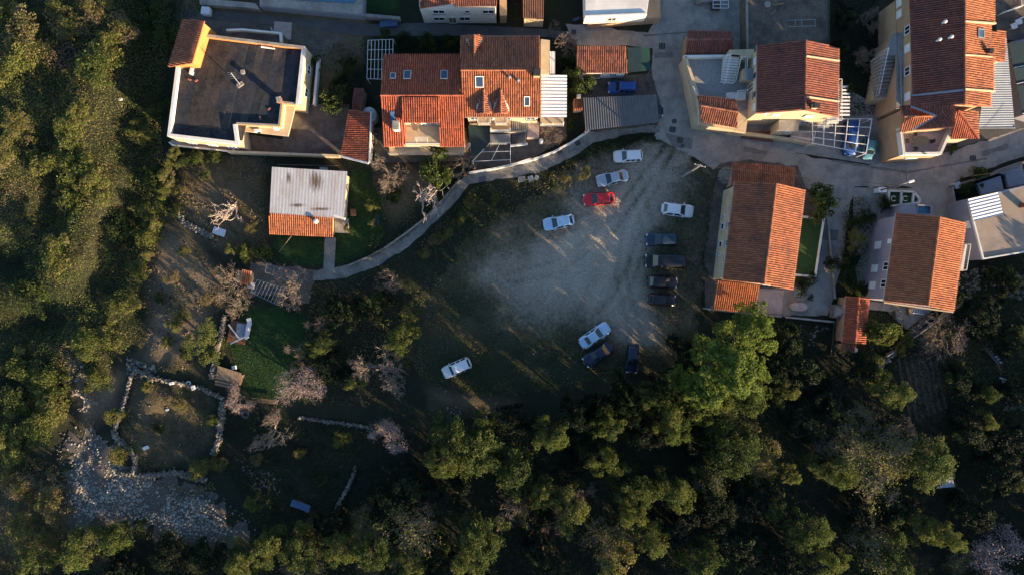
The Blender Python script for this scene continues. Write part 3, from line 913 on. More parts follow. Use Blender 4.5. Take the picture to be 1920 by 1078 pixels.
w = [R0.lerp(N0, .94), R1.lerp(N1, .94), R1.lerp(E1, .95), R0.lerp(E0, .95)]
ix = .25
W0, W1 = (w[0].x + ix, w[0].y), (w[1].x - ix, w[1].y)
W2, W3 = (w[2].x - ix, w[2].y), (w[3].x + ix, w[3].y)
RX0, RX1 = R0.x + ix + .3, R1.x - ix
tx0, tx1 = sl(757, 232).x, sl(825, 232).x
ty = sl(790, 233).y
z = .2
# walls: two wings beside the terrace and the block behind it
MB().prism([W0, W1, (W1[0], ty + .3), (W0[0], ty + .3)], 0, 5.0).build('wall', 'tan', h)
MB().prism([(W3[0], ty + .29), (tx0, ty + .29), (tx0, W3[1]), W3], 0, 4.75).build('wall', 'tan', h)
MB().prism([(tx1, ty + .29), (W2[0], ty + .29), W2, (tx1, W2[1])], 0, 4.75).build('wall', 'tan', h)
MB().prism([(tx0 + .01, ty + .28), (tx1 - .01, ty + .28), (tx1 - .01, W2[1]), (tx0 + .01, W2[1])], 0, 4.5).build('terrace_floor', 'cream', h)
MB().prism([(tx0 + .02, ty + .26), (tx1 - .02, ty + .26), (tx1 - .02, ty + .6), (tx0 + .02, ty + .6)], 4.502, 6.65).build('terrace_wall', 'white', h)
a, b = (tx0 + .02, ty + .26), (tx1 - .02, ty + .26)
win(h, a, b, .3, 1.4, 4.55, 6.3, 'door'); win(h, a, b, .72, 1.2, 5.2, 6.3)
for x in (tx0 + .015, tx1 - .015):
    e = MB(); yy = W2[1]
    e.add([(x, ty + .3, 4.5), (x, yy, 4.5), (x, yy, 5.0), (x, ty + .3, 6.5)], [(0, 1, 2, 3)]); e.build('cheek_wall', 'tile_red', h, fix=False)
railing(h, [(tx0 + .1, W2[1] + .05, 4.5), (tx1 - .1, W2[1] + .05, 4.5)], .8, 'paint_white', .3)
gy = R0.y
for x, s in ((W0[0] + .02, -1), (W1[0] - .02, 1)):
    MB().add([(x, W0[1], 4.99), (x, gy, 7.15), (x, W2[1], 4.74), (x - s * .2, W0[1], 4.99), (x - s * .2, gy, 7.15), (x - s * .2, W2[1], 4.74)], [(0, 1, 2), (3, 5, 4), (0, 3, 4, 1), (1, 4, 5, 2), (2, 5, 3, 0)]).build('gable_wall', 'tan', h)
skylight(h, NS, 764, 142, .85, 1.15); skylight(h, NS, 833, 142, .85, 1.15); skylight(h, NS, 737, 144, .6, .75)
c = plane_hit(745, 240, SS); chimney(h, c, .7, 1.0, c.z - .5, c.z + 1.3, 0, 'white')
c = plane_hit(737, 219, SS); u, v, n = frame_of(SS)
MB().box(c + n * .15, (.6, 1.25, .16), rot=Matrix((u, v, n)).transposed()).build('solar_panel', 'tarp', h)
MB().prism([(W3[0], W3[1] - .9), (W2[0], W2[1] - .9), (W2[0], W2[1] - .01), (W3[0], W3[1] - .01)], 2.6, 2.8).build('balcony', 'cream', h)
railing(h, [(W3[0], W3[1] - .85, 2.8), (W2[0], W2[1] - .85, 2.8)], .9, 'metal', .3)
for t in (.15, .4, .65, .88): win(h, W3, W2, t, 1.1, .9, 2.2)
for t in (.3, .7): win(h, W0, (W0[0], W3[1]), t, 1.0, 2.4, 3.7)
# terrace furniture
c = P(780, 242, 4.5)
t = thing('round_table', 'round brown table on the recessed cream roof terrace', 'table', c)
MB().lathe(c, [(.42, .7), (.42, .75)], 18).build('table_top', 'wood', t); MB().lathe(c, [(.25, 0), (.05, .04), (.05, .7)], 10).build('pedestal', 'dark', t)
c = P(792, 264, 4.5)
t = thing('drying_rack', 'white folding clothes rack at the edge of the cream roof terrace', 'clothes rack', c)
k = MB()
for i in range(7): k.bar(c + Vector((-.8, -.25 + i * .08, .9)), c + Vector((.8, -.25 + i * .08, .9)), .02)
for s in (-1, 1): k.bar(c + Vector((s * .8, -.25, .9)), c + Vector((s * .8, .25, .9)), .03)
k.build('rack', 'paint_white', t)
k = MB()
for s in (-1, 1):
    k.bar(c + Vector((s * .7, -.3, 0)), c + Vector((s * .7, .2, .9)), .03); k.bar(c + Vector((s * .7, .3, 0)), c + Vector((s * .7, -.2, .9)), .03)
k.build('leg', 'paint_white', t)

h = thing('dormer_house', 'taller tiled house with three small dormers and outside stairs', 'house', P(940, 150))
N0, N1, R0, R1, E0, E1 = P(863, 69, 6.3), P(1012, 69, 6.3), P(864, 132.3, 8.1), P(1013, 132.3, 8.1), P(871, 219.5, 6.0), P(1014, 219.5, 6.0)
NS2 = [R0, R1, N1, N0]; SS2 = [R1, R0, E0, E1]
A0, A1, B0, B1 = gable(h, R0, R1, N0, N1, E0, E1, 'cream', 'tile', oh=.3)
def dormer(pk, back, l, r, zf, tm, wm, front):
    """small gabled dormer: ridge from front peak pk to back (3D), eave feet l and r at the front"""
    pk, back, l, r = Vector(pk), Vector(back), Vector(l), Vector(r)
    lb, rb_ = back - Vector((0, 0, .02)) + (l - pk) * .06, back - Vector((0, 0, .02)) + (r - pk) * .06
    roof_slope(h, [pk, back, lb, l], tm, .1); roof_slope(h, [back, pk, r, rb_], tm, .1)
    s = (back - pk).normalized() * .25
    vs = [l + s - Vector((0, 0, .08)), r + s - Vector((0, 0, .08)), pk + s - Vector((0, 0, .08)), Vector((l.x, l.y, zf)) + s, Vector((r.x, r.y, zf)) + s]
    vs2 = [q + (back - pk) * .7 for q in vs]
    MB().add(vs + vs2, [(0, 2, 1, 4, 3), (5, 8, 9, 6, 7), (0, 3, 8, 5), (1, 6, 9, 4), (3, 4, 9, 8), (0, 5, 7, 2), (2, 7, 6, 1)]).build('dormer', wm, h)
    ridge_caps(h, pk, back, tm)
    ff = Vector((l.x, l.y, 0)) + s; gg = Vector((r.x, r.y, 0)) + s
    d, n = outward(h, ff, gg); c_ = (ff + gg) / 2
    f = MB(); f.box((c_.x + n.x * .02, c_.y + n.y * .02, zf + .62), (.75, .06, .8), math.atan2(d.y, d.x))
    o = f.build('window', 'paint_white', h)
    MB().box((c_.x + n.x * .055, c_.y + n.y * .055, zf + .62), (.6, .02, .66), math.atan2(d.y, d.x)).build('pane', 'glass', o)
dormer(P(889.5, 66, 7.5), P(889.5, 107, 7.35), P(874.5, 66, 6.75), P(904.5, 66, 6.75), 6.0, 'tile', 'white', 1)
for x in (908, 940): dormer(P(x - 1, 213.5, 7.35), P(x - 1, 170, 7.3), P(x - 15, 213.5, 6.65), P(x + 14, 213.5, 6.65), 5.8, 'tile_old', 'white', -1)
skylight(h, SS2, 899, 154, .95, 1.25, fr='paint_white'); skylight(h, SS2, 988, 190.5, .65, 1.1, fr='paint_white')
vent(h, SS2, 955, 148); vent(h, SS2, 971.5, 154)
c = plane_hit(1006, 141, SS2); chimney(h, c, .75, .75, c.z - .4, c.z + 1.0, 0, 'tan', 'dark')
# stairs, balconies and porch on the garden side
s0, s1 = (B0.x, B0.y), (B1.x, B1.y)
for x in (908, 940):
    c = P(x, 222, 5.0)
    MB().box((c.x, s0[1] - .55, 4.9), (1.7, 1.1, .16)).build('balcony', 'cream', h)
    railing(h, [(c.x - .8, s0[1] - .1, 4.98), (c.x - .8, s0[1] - 1.05, 4.98), (c.x + .8, s0[1] - 1.05, 4.98), (c.x + .8, s0[1] - .1, 4.98)], .85, 'paint_white', .2)
MB().prism([XY(919, 228, 2.8), XY(958, 228, 2.8), XY(958, 244, 2.8), XY(919, 244, 2.8)], 0, 2.8).build('landing', 'cream', h)
parapet(h, [XY(919, 240, 3.6), XY(919, 246, 3.6), XY(958, 246, 3.6), XY(958, 240, 3.6)], 2.802, 3.5, .2, 'white')
MB().prism([XY(919, 252, 1.2), XY(957, 252, 1.2), XY(957, 268, 1.2), XY(919, 268, 1.2)], 0, 1.2).build('platform', 'concrete', h)
a, b = Vector(XY(992, 235, 2.0)), Vector(XY(959, 232, 2.8))
stair(h, a, b, 1.3, 1.4, 2.8, 9)
MB().prism([XY(990, 228, 1.4), XY(1011, 229, 1.4), XY(1011, 258, 1.4), XY(988, 258, 1.4)], 0, 1.4).build('landing', 'pave', h)
a, b = Vector(XY(960, 256, .6)), Vector(XY(987, 257, 1.2))
stair(h, a, b, 1.7, .0, 1.4, 8)
MB().bar(v3(XY(957, 247, 1.5), .8), v3(XY(986, 245.5, 1.5), .8), .2, 1.6).build('stair_wall', 'cream', h)
MB().bar(v3(XY(957, 273, .8), .4), v3(XY(989, 270, .8), .4), .2, .8).build('stair_wall', 'white', h)
for t in (.1, .3, .55, .9): win(h, s0, s1, t, 1.1, 3.4, 4.5)
win(h, s0, s1, .2, 1.2, .1, 2.2, 'door'); win(h, s0, s1, .75, 1.2, .9, 2.0)
c = P(1014, 264, 1.4)
t = thing('water_heater', 'white upright boiler cylinder by the foot of the outside stairs', 'boiler', P(1014, 268))
MB().lathe(P(1014, 268), [(.2, 0), (.28, .05), (.28, 1.3), (.15, 1.42)], 14).build('tank', 'paint_white', t, smooth=True)
MB().tube([P(1014, 268) + Vector((.2, 0, .2)), P(1014, 268) + Vector((.9, .1, .15))], .04).build('pipe', 'metal', t)
# side wing with white sheet
MB().prism(PL([(1014, 74), (1031, 76), (1030, 140), (1014, 140)], 4.6), 0, 4.6).build('side_wing', 'cream', h)
corrugated(h, [P(1031, 97, 3.4), P(1041, 97, 3.4), P(1041, 139, 3.2), P(1031, 139, 3.2)], .22, .02, 'cleanwhite', 'corrugated_sheet')
MB().prism(PL([(1032, 98), (1040, 98), (1040, 138), (1032, 138)], 3.0), 0, 3.0).build('lean_to', 'bluegrey', h)
corrugated(h, [P(1063, 142, 3.9), P(1062.5, 221, 3.7), P(1015, 221, 4.0), P(1015, 141, 4.2)], .42, .05, 'cleanwhite', 'corrugated_roof')
MB().prism(PL([(1015, 150), (1058, 150), (1057, 232), (1013, 232)], 3.2), 2.95, 3.2).build('veranda_floor', 'cream', h)
MB().prism(PL([(1016, 150), (1056, 150), (1055, 226), (1014, 226)], 2.9), 0, 2.9).build('veranda_wall', 'cream', h)
for q in ((1017, 237), (1036, 237), (1056, 236)):
    p = P(*q, 3.2); MB().box((p.x, p.y + .25, 3.5), (.16, .16, .7)).build('veranda_post', 'white', h)
railing(h, [P(1014, 237, 3.2), P(1056, 237, 3.2)], .7, 'paint_white', .3)
dish(P(878, 276, 2.8) - Vector((0, 0, .4)), 2.6, 'white satellite dish between the two red roofed houses', .55)

# glass-like teal shade over the yard and its pergola
t = thing('shade_canopy', 'dark teal shade cloth canopy beside the outside stairs of the dormer house', 'canopy', P(900, 265))
MB().slab([P(878, 236, 2.6), P(919, 236, 2.6), P(918, 268, 2.4), P(905, 285, 2.3), P(884, 294, 2.3)], .03).build('cloth', 'teal', t)
for q in ((879, 237), (918, 237), (885, 293), (917, 269)): MB().tube([P(*q), P(*q, 2.4)], .04).build('post', 'metal', t)
def pergola(label, corners, z, nx, ny, m='paint_white', w=.07, cat='pergola', post=True):
    a, b, c, d = [P(*q, z) for q in corners]
    t = thing('pergola', label, cat, (a + c) / 2 - Vector((0, 0, z)))
    for i in range(nx + 1): MB().bar(a.lerp(b, i / nx), d.lerp(c, i / nx), w).build('beam', m, t)
    for j in range(ny + 1): MB().bar(a.lerp(d, j / ny) - Vector((0, 0, .06)), b.lerp(c, j / ny) - Vector((0, 0, .06)), w * .8).build('slat', m, t)
    if post:
        for q in (a, b, c, d): MB().bar((q.x, q.y, 0), q - Vector((0, 0, .1)), w).build('post', m, t)
    return t
pergola('white grid pergola in front of the teal shade canopy', [(919, 268), (957, 268), (957, 300), (886, 303)], 2.3, 2, 2, w=.06)
pergola('blue-white trellis pergola between the dark garden and the red roofed house', [(690, 76), (737, 74), (736, 150), (688, 148)], 2.4, 7, 4, w=.05)
pergola('white painted car pergola beside the road, blue car under it', [(1523, 224), (1635, 223), (1624, 288), (1524, 269)], 2.7, 5, 4, w=.085)
pergola('low lattice frame over the garden path by the shed', [(500, 495), (560, 512), (556, 530), (497, 511)], 2.0, 4, 2, m='metal', w=.04)
pergola('grey vine pergola beside the little tiled oven hut', [(482, 525), (534, 540), (520, 572), (470, 548)], 2.1, 8, 1, m='metal', w=.05)

# long red tiled shed beside the flat roofed house, and a smaller one behind
t = thing('tiled_shed', 'long shed with a single red tiled slope and a white edge wall', 'shed', P(668, 255))
a, b, c, d = P(655, 206, 2.7), P(694.6, 211, 3.1), P(691, 305, 3.1), P(640, 292, 2.5)
roof_slope(t, [b, c, d, a], 'tile_red')
MB().prism([(q.x, q.y) for q in (a.lerp(c, .05), b.lerp(d, .05), c.lerp(a, .05), d.lerp(b, .05))], 0, 2.4).build('wall', 'white', t)
MB().bar(P(640, 294, 2.5), P(691, 307, 3.05), .22, .3).build('parapet', 'white', t)
MB().bar(P(696, 211, 3.1), P(692.5, 306, 3.1), .16, .3).build('parapet', 'white', t)
t = thing('small_tiled_shed', 'small dark red tiled lean-to behind the long red shed', 'shed', P(672, 185))
a, b, c, d = P(664, 166, 2.3), P(683, 167, 2.3), P(678, 207, 2.0), P(660, 205, 2.0)
roof_slope(t, [a, b, c, d], 'tile_dark')
MB().prism([(q.x, q.y) for q in (a.lerp(c, .06), b.lerp(d, .06), c.lerp(a, .06), d.lerp(b, .06))], 0, 1.8).build('wall', 'concrete', t)
c = P(697, 222)
t = thing('water_tank', 'round blue-grey water tank between the long red shed and the red roofed house', 'water tank', c)
MB().lathe(c, [(1.0, 0), (1.02, .1), (1.02, 1.7), (.9, 1.78), (.3, 1.86)], 24).build('tank', 'metal', t, smooth=True)
MB().lathe(c, [(.26, 1.84), (.26, 1.95), (.1, 1.98)], 12).build('lid', 'bluesheet', t)

def stained_sheet(spots, z):
    m = M['whitesheet'].copy(); m.name = 'stained_white_sheet'
    t = m.node_tree; N, L = t.nodes, t.links
    b = N['Principled BSDF']; base = b.inputs['Base Color'].links[0].from_socket
    geo = N.new('ShaderNodeNewGeometry'); tot = None
    for (px, py, ax, ay) in spots:
        p = P(px, py, z)
        a = N.new('ShaderNodeVectorMath'); a.operation = 'SUBTRACT'; a.inputs[1].default_value = (p.x, p.y, 0); L.new(geo.outputs['Position'], a.inputs[0])
        c = N.new('ShaderNodeVectorMath'); c.operation = 'MULTIPLY'; c.inputs[1].default_value = (1 / ax, 1 / ay, 0); L.new(a.outputs[0], c.inputs[0])
        d = N.new('ShaderNodeVectorMath'); d.operation = 'LENGTH'; L.new(c.outputs[0], d.inputs[0])
        r = N.new('ShaderNodeMapRange'); r.inputs['From Min'].default_value = 1.5; r.inputs['From Max'].default_value = .1; r.inputs['To Max'].default_value = .7; L.new(d.outputs['Value'], r.inputs['Value'])
        if tot is None: tot = r.outputs[0]
        else:
            s = N.new('ShaderNodeMath'); s.operation = 'MAXIMUM'; L.new(tot, s.inputs[0]); L.new(r.outputs[0], s.inputs[1]); tot = s.outputs[0]
    mp = N.new('ShaderNodeVectorMath'); mp.operation = 'MULTIPLY'; mp.inputs[1].default_value = (4.5, .5, 1); L.new(geo.outputs['Position'], mp.inputs[0])
    nz = N.new('ShaderNodeTexNoise'); nz.inputs['Scale'].default_value = 1; nz.inputs['Detail'].default_value = 8; nz.inputs['Roughness'].default_value = .7; L.new(mp.outputs[0], nz.inputs['Vector'])
    s = N.new('ShaderNodeMath'); s.operation = 'ADD'; L.new(tot, s.inputs[0]); L.new(nz.outputs[0], s.inputs[1])
    r = N.new('ShaderNodeMapRange'); r.inputs['From Min'].default_value = .84; r.inputs['From Max'].default_value = 1.12; L.new(s.outputs[0], r.inputs['Value'])
    x = N.new('ShaderNodeMix'); x.data_type = 'RGBA'; L.new(r.outputs[0], x.inputs['Factor']); L.new(base, x.inputs['A']); x.inputs['B'].default_value = (.10, .072, .052, 1)
    L.new(x.outputs['Result'], b.inputs['Base Color'])
    return m

# ------------------------------------------------------------------ white sheet-roofed shed in the garden
t = thing('garden_shed', 'garden shed with a stained white sheet roof and a strip of orange tiles', 'shed', P(575, 380))
q = [P(510, 313.5, 3.3), P(651, 322, 3.3), P(645, 410.5, 2.95), P(505.6, 400, 2.95)]
o = corrugated(t, q, .42, .006, stained_sheet([(592, 342, 1.35, 1.9), (541, 333, .5, 1.2), (555, 385, 1.6, .35), (600, 392, 2.0, .3)], 3.2), 'sheet_roof')
u, v, n = frame_of(q)
q2 = [P(505, 400.5, 2.85), P(624.6, 406.5, 2.85), P(624, 444, 2.15), P(504.5, 438.7, 2.15)]
roof_slope(t, q2, 'tile_new', .12)
MB().prism(PL([(512, 318), (645, 326), (640, 408), (512, 400)], 2.85), 0, 2.75).build('wall', 'cream', t)
MB().prism([XY(512, 400.5, 2.4), XY(619, 406, 2.4), XY(619, 438, 2.2), XY(511, 433, 2.2)], 0, 2.1).build('porch', 'cream', t)
MB().prism(PL([(628, 408), (653, 410), (652, 437), (627, 436)], .5), 0, .5).build('step_platform', 'concrete', t)
MB().bar(P(625, 404, 2.8), P(647, 411, 2.8), .3, .35).build('ridge_wall', 'white', t)
vent(t, q2, 594.5, 416, .2, .5, 'paint_white')
a, b = XY(619, 440, 1.2), XY(512, 435, 1.2)
win(t, XY(511, 433, 2.2), XY(619, 438, 2.2), .3, 1.1, .9, 1.9); win(t, XY(511, 433, 2.2), XY(619, 438, 2.2), .75, .9, .05, 1.95, 'door')
k = MB().tube([P(546, 443, 1.9), P(523, 473, .3)], .05, 6).build('leaning_pole', 'wood', None, label='wooden pole leaning on the orange tiled porch edge of the garden shed', cat='pole')
c = P(607, 318, .9); MB().box(c, (1.0, .5, .5), -.05).build('cool_box', 'bluesheet', None, label='pale blue box behind the white sheet roof of the garden shed', cat='box')
c = P(663, 399, .35); MB().box(c, (.7, .9, .7), .05).build('crate', 'rust', None, bevel=.03, label='reddish crate on the lawn beside the garden shed platform', cat='crate')
k = MB()
for y in (325, 445): pass
fe = thing('wire_fence', 'thin wire fence with posts behind the garden shed', 'fence', P(600, 306))
for x in (520, 560, 600, 634): MB().tube([P(x, 309 - (x - 520) * -.02), P(x, 309 - (x - 520) * -.02, 1.5)], .035).build('post', 'rust', fe)
for z in (.5, 1.0, 1.45): MB().tube([P(520, 309, z), P(634, 311.5, z)], .012, 4).build('wire', 'metal', fe)

# ------------------------------------------------------------------ garage, carport and red shed by the junction
t = thing('tiled_garage', 'white garage with one orange tiled slope by the junction', 'garage', P(1130, 115))
a, b, c, d = P(1081.5, 87.5, 3.3), P(1173.5, 87.5, 3.3), P(1176, 137.4, 2.7), P(1083, 137.4, 2.7)
roof_slope(t, [a, b, c, d], 'tile_old')
w = [XY(1084, 90, 3.0), XY(1172, 90, 3.0), XY(1174, 134.5, 2.8), XY(1085, 134.5, 2.8)]
MB().prism(w, 0, 2.6).build('wall', 'white', t)
win(t, w[3], w[2], .3, 2.4, .05, 2.1, 'door'); win(t, w[3], w[2], .75, 1.0, 1.0, 1.9)
t = thing('green_canopy', 'dark green netting canopy beside the orange tiled garage', 'canopy', P(1198, 113))
a, b, c, d = P(1176.5, 90, 2.6), P(1218, 89, 2.5), P(1220, 132, 2.4), P(1177, 137, 2.5)
MB().slab([a, a.lerp(b, .62), d.lerp(c, .62), d], .03).build('netting', 'teal', t)
MB().slab([a.lerp(b, .62), b, c, d.lerp(c, .62)], .03).build('cloth', mat('green_cloth', (.008, .045, .04), (.007, .038, .033), 1), t)
for q in (a, b, c, d): MB().tube([(q.x, q.y, 0), q], .04).build('post', 'metal', t)
t = thing('carport', 'carport with a grey corrugated roof beside the road', 'carport', P(1165, 212))
a, b, c, d = P(1094, 184, 2.6), P(1231, 178, 2.6), P(1236, 230, 2.9), P(1098, 245, 2.9)
corrugated(t, [a, b, c, d], .30, .035, 'greymetal', 'corrugated_roof')
for q in (a, b, c, d, a.lerp(b, .5), d.lerp(c, .5)): MB().bar((q.x, q.y, 0), q - Vector((0, 0, .05)), .1).build('post', 'rust', t)
MB().bar(d + Vector((0, .15, -.12)), c + Vector((0, .15, -.12)), .12).build('beam', 'rust', t); MB().bar(a - Vector((0, .15, .12)), b - Vector((0, .15, .12)), .12).build('beam', 'rust', t)
t = thing('red_gabled_shed', 'dark red tiled gabled shed joined to the pebbled terrace', 'shed', P(1325, 85))
gable(t, P(1288, 75, 3.9), P(1375, 75, 3.9), P(1290, 58.5, 3.3), P(1371, 60, 3.3), P(1285, 103.5, 2.9), P(1374, 103.5, 2.9), 'tan', 'tile_dark', oh=.2)
t = thing('brick_oven', 'small outdoor oven with an orange tiled roof beside the citrus tree', 'oven', P(1083, 196))
a, b, c, d = P(1076, 186, 2.0), P(1092, 185, 2.0), P(1092, 207, 1.6), P(1076, 208, 1.6)
MB().prism(PL([(1076, 186), (1091, 185), (1091, 206), (1076, 207)], 1.4), 0, 1.5).build('body', 'cream', t)
roof_slope(t, [a, b, c, d], 'tile_new', .08); chimney(t, P(1084, 184, 2), .4, .4, 1.5, 2.6, 0, 'concrete')

# ------------------------------------------------------------------ cream house with the pebbled courtyard terrace
h = thing('courtyard_house', 'cream house with a pebbled terrace, outside stairs and a brown and orange tiled roof', 'house', P(1440, 165))
n0, n1, r0, r1, e0, e1 = P(1419.8, 85.7, 6.6), P(1419, 213.6, 6.6), P(1510.8, 75.8, 8.6), P(1509, 207, 8.6), P(1572.4, 91, 6.6), P(1570.5, 220, 6.6)
A0, A1, B0, B1 = gable(h, r0, r1, n0, n1, e0, e1, 'cream', 'tile_dark', oh=.3)
ES = [r0, r1, e1, e0]
for py in (107, 183):
    a, b = plane_hit(1510, py, ES), plane_hit(1572, py + 9, ES)
    MB().bar(a + Vector((0, 0, .15)), b + Vector((0, 0, .15)), .16, .3).build('fire_wall', 'cream', h)
c = plane_hit(1524, 202, ES); chimney(h, c, .7, .5, c.z - .3, c.z + .9, 0, 'cream', 'dark')
# terrace block
T = PL([(1272, 123), (1296.5, 242), (1366, 253.5), (1386, 258), (1384, 112), (1283, 112)])
MB().prism(T, 0, 2.5).build('terrace_block', 'cream', h)
TT = PL([(1287, 108), (1312.7, 190), (1313, 205), (1385, 210), (1415, 200), (1415, 106)], 2.6)
MB().prism(TT, 2.502, 2.56).build('terrace_floor', 'pebble', h)
pp = PL([(1283, 107.5), (1310, 190), (1311, 231)], 3.3)
parapet(h, pp, 2.502, 3.3, .35, 'cream')
parapet(h, PL([(1283, 104), (1368, 103)], 3.3), 2.502, 3.3, .3, 'white')
MB().prism([XY(1385, 112), XY(1386, 258), (A1.x, A1.y), (A0.x, A0.y)], 0, 2.5).build('terrace_block', 'cream', h)
railing(h, [P(1298, 165, 3.3), P(1308, 188, 3.3)], .5, 'paint_white', .25)
gr = [P(1314, 198.5, 4.3), P(1384, 210.5, 4.3)]
roof_slope(h, [gr[0], gr[1], P(1378.6, 187.5, 3.9), P(1306, 180, 3.9)], 'tile_old'); roof_slope(h, [gr[1], gr[0], P(1314, 228.5, 3.5), P(1382, 240.5, 3.5)], 'tile_old')
ridge_caps(h, gr[0], gr[1], 'tile_old')
MB().prism([XY(1310, 183, 3.6), XY(1378, 190, 3.6), XY(1381, 210, 3.9), XY(1380, 238, 3.4), XY(1314, 226, 3.4), XY(1312, 198, 3.9)], 2.51, 3.4).build('wall', 'cream', h)
# white stair up to the house, balconies and rails on its west side
a, b = Vector(XY(1365, 156, 3.0)), Vector(XY(1374, 104, 4.2))
stair(h, a, b, 1.7, 2.56, 4.4, 11, 'white')
railing(h, [v3(XY(1358, 158, 3), 2.7), v3(XY(1367, 106, 4.4), 4.4)], .85, 'paint_white', .25)
railing(h, [v3(XY(1377, 155, 3), 2.7), v3(XY(1386, 112, 4.4), 4.4), v3(XY(1397, 112, 4.4), 4.4), v3(XY(1397, 130, 4.4), 4.4)], .85, 'paint_white', .25)
MB().prism([XY(1368, 94, 4.4), XY(1414, 93, 4.4), XY(1414, 110, 4.4), XY(1368, 108, 4.4)], 2.58, 4.4).build('stair_landing', 'cream', h)
MB().prism([XY(1393, 130, 4.2), XY(1416, 130, 4.2), XY(1416, 150, 4.2), XY(1393, 150, 4.2)], 2.57, 4.2).build('porch', 'cream', h)
MB().box(P(1410, 140, 4.6) , (1.3, 1.5, .1)).build('porch_roof', 'bluesheet', h)
MB().prism([XY(1364, 174, 3.2), XY(1399, 172, 3.2), XY(1399, 186, 3.2), XY(1364, 187, 3.2)], 2.57, 3.1).build('landing', 'white', h)
railing(h, [P(1379, 187, 3.1), P(1379, 174, 3.1), P(1400, 172, 3.1)], .8, 'paint_white', .25)
wa, wb = (A1.x, A1.y), (A0.x, A0.y)
for t_ in (.12, .85): win(h, wa, wb, t_, .9, 4.6, 5.5, 'shutter')
for t_ in (.32, .62): win(h, wa, wb, t_, .8, 4.6, 5.6, frame='cream')
win(h, wa, wb, .48, 1.0, 2.6, 4.6, 'door')
sa, sb = (A1.x, A1.y), (B1.x, B1.y)
win(h, sa, sb, .72, 1.2, 4.6, 5.8, 'shutter'); win(h, sa, sb, .28, 1.1, 4.6, 5.8, 'shutter'); win(h, sa, sb, .8, 1.2, 1.6, 2.8)
# south porch block, low terrace and road wall
pb = [XY(1461, 226, 3.4), XY(1497, 226, 3.4), XY(1496, 245, 3.4), XY(1459, 245, 3.4)]
MB().prism(pb, 0, 3.4).build('porch', 'cream', h)
MB().prism([(q[0], q[1]) for q in [XY(1461, 225, 3.5), XY(1498, 225, 3.5), XY(1497.5, 246, 3.5), XY(1460, 246, 3.5)]], 3.402, 3.5).build('porch_top', 'concrete', h)
win(h, pb[3], pb[2], .6, .8, 2.0, 2.7)
MB().prism(PL([(1386, 250), (1450, 246), (1450, 266), (1392, 258)], .6), 0, .6).build('terrace', 'rust', h)
MB().prism(PL([(1483, 248), (1522, 250), (1519, 265), (1482, 259)], .9), 0, .9).build('terrace', 'pave', h)
railing(h, [P(1482, 249, .9), P(1524, 250, .9), P(1521, 266, .9), P(1482, 259, .9)], .8, 'paint_white', .3)
o = MB()
rw = [(1358, 254), (1450, 264), (1482, 268), (1522, 276), (1522, 272), (1482, 263), (1450, 258), (1386, 250)]
o = MB().prism(PL(rw), 0, 1.0).build('road_wall', 'cream', h)
for i, (za) in enumerate((4.6, 2.0)):
    MB().prism([(B0.x - .2, B0.y - 3.2), (B0.x + 1.3, B0.y - 3.2), (B0.x + 1.3, B0.y - 8.6), (B0.x - .2, B0.y - 8.6)], za - .18, za).build('balcony', 'white', h)
    railing(h, [(B0.x, B0.y - 3.25, za), (B0.x + 1.25, B0.y - 3.25, za), (B0.x + 1.25, B0.y - 8.5, za), (B0.x, B0.y - 8.5, za)], .95, 'paint_white', .22)
k = [P(1580, 163, 4.3), P(1594, 163, 4.0), P(1593, 216, 4.0), P(1574, 216, 4.3)]
for i in range(9): MB().bar(k[0].lerp(k[3], i / 8), k[1].lerp(k[2], i / 8), .22, .04).build('awning_slat', 'cleanwhite', h)
dish(P(1434, 214, 5.5), -1.2, 'white satellite dish under the eaves of the courtyard house', .3)

# ------------------------------------------------------------------ big tan house at the upper right
h = thing('tan_house', 'large tan house, long roof tiled darker on its shaded slopes, walled corner terrace', 'house', P(1760, 120))
def W8(px, py, z=7.6): return P(px, py, z)
r0, r1 = P(1808, -40, 9.8), P(1808, 196, 9.8)
w0, w1, w2 = P(1704, -40, 7.6), P(1704, 50, 7.6), P(1711, 179, 7.6)
rm = P(1808, 170, 9.8)
roof_slope(h, [rm, r0, P(1704, -40, 7.6), P(1711, 179, 7.6)], 'tile_dark')  # shaded slopes get a darker tile, so shade is painted in
roof_slope(h, [P(1808, 197, 9.75), rm + Vector((0, -.03, -.05)), P(1709, 180.5, 7.55), P(1707, 199, 7.55)], 'tile_dark')
roof_slope(h, [P(1791, 197.5, 9.3), P(1757, 218, 8.5), P(1712, 244, 7.5), P(1790, 239, 9.2)], 'tile_dark')
roof_slope(h, [P(1790, 197.5, 9.35), P(1707, 199.5, 7.55), P(1757, 217.5, 8.5)], 'tile_dark')
MB().bar(rm + Vector((0, 0, .12)), P(1711, 179.5, 7.7), .25, .12).build('valley_flashing', 'bluesheet', h)
MB().bar(P(1757, 218, 8.6), P(1712, 244, 7.6), .2, .1).build('valley_flashing', 'bluesheet', h)
MB().bar(P(1757, 218, 8.6), P(1707, 200, 7.65), .2, .1).build('valley_flashing', 'bluesheet', h)
e = [(-40, 1864), (41, 1864), (104, 1857), (168, 1863), (198, 1857.5)]
ez = 8.0
for i in range(4):
    ya, yb = e[i][0], e[i + 1][0]; xx = e[i + 1][1]
    roof_slope(h, [P(1808.5, ya, 9.8), P(1808.5, yb, 9.8), P(xx, yb + 3, ez), P(xx, ya + 3, ez)], 'tile')  # sunward slopes get a brighter tile than the shaded ones
    if i < 3: MB().bar(P(1808.5, yb, 9.95), P(xx + 2, yb + 4, ez + .15), .16, .3).build('fire_wall', 'cream', h)
ES8 = [P(1808.5, -40, 9.8), P(1808.5, 198, 9.8), P(1860, 201, ez)]
ridge_caps(h, r0, r1, 'tile_dark')
WS8 = [r1, r0, w0]
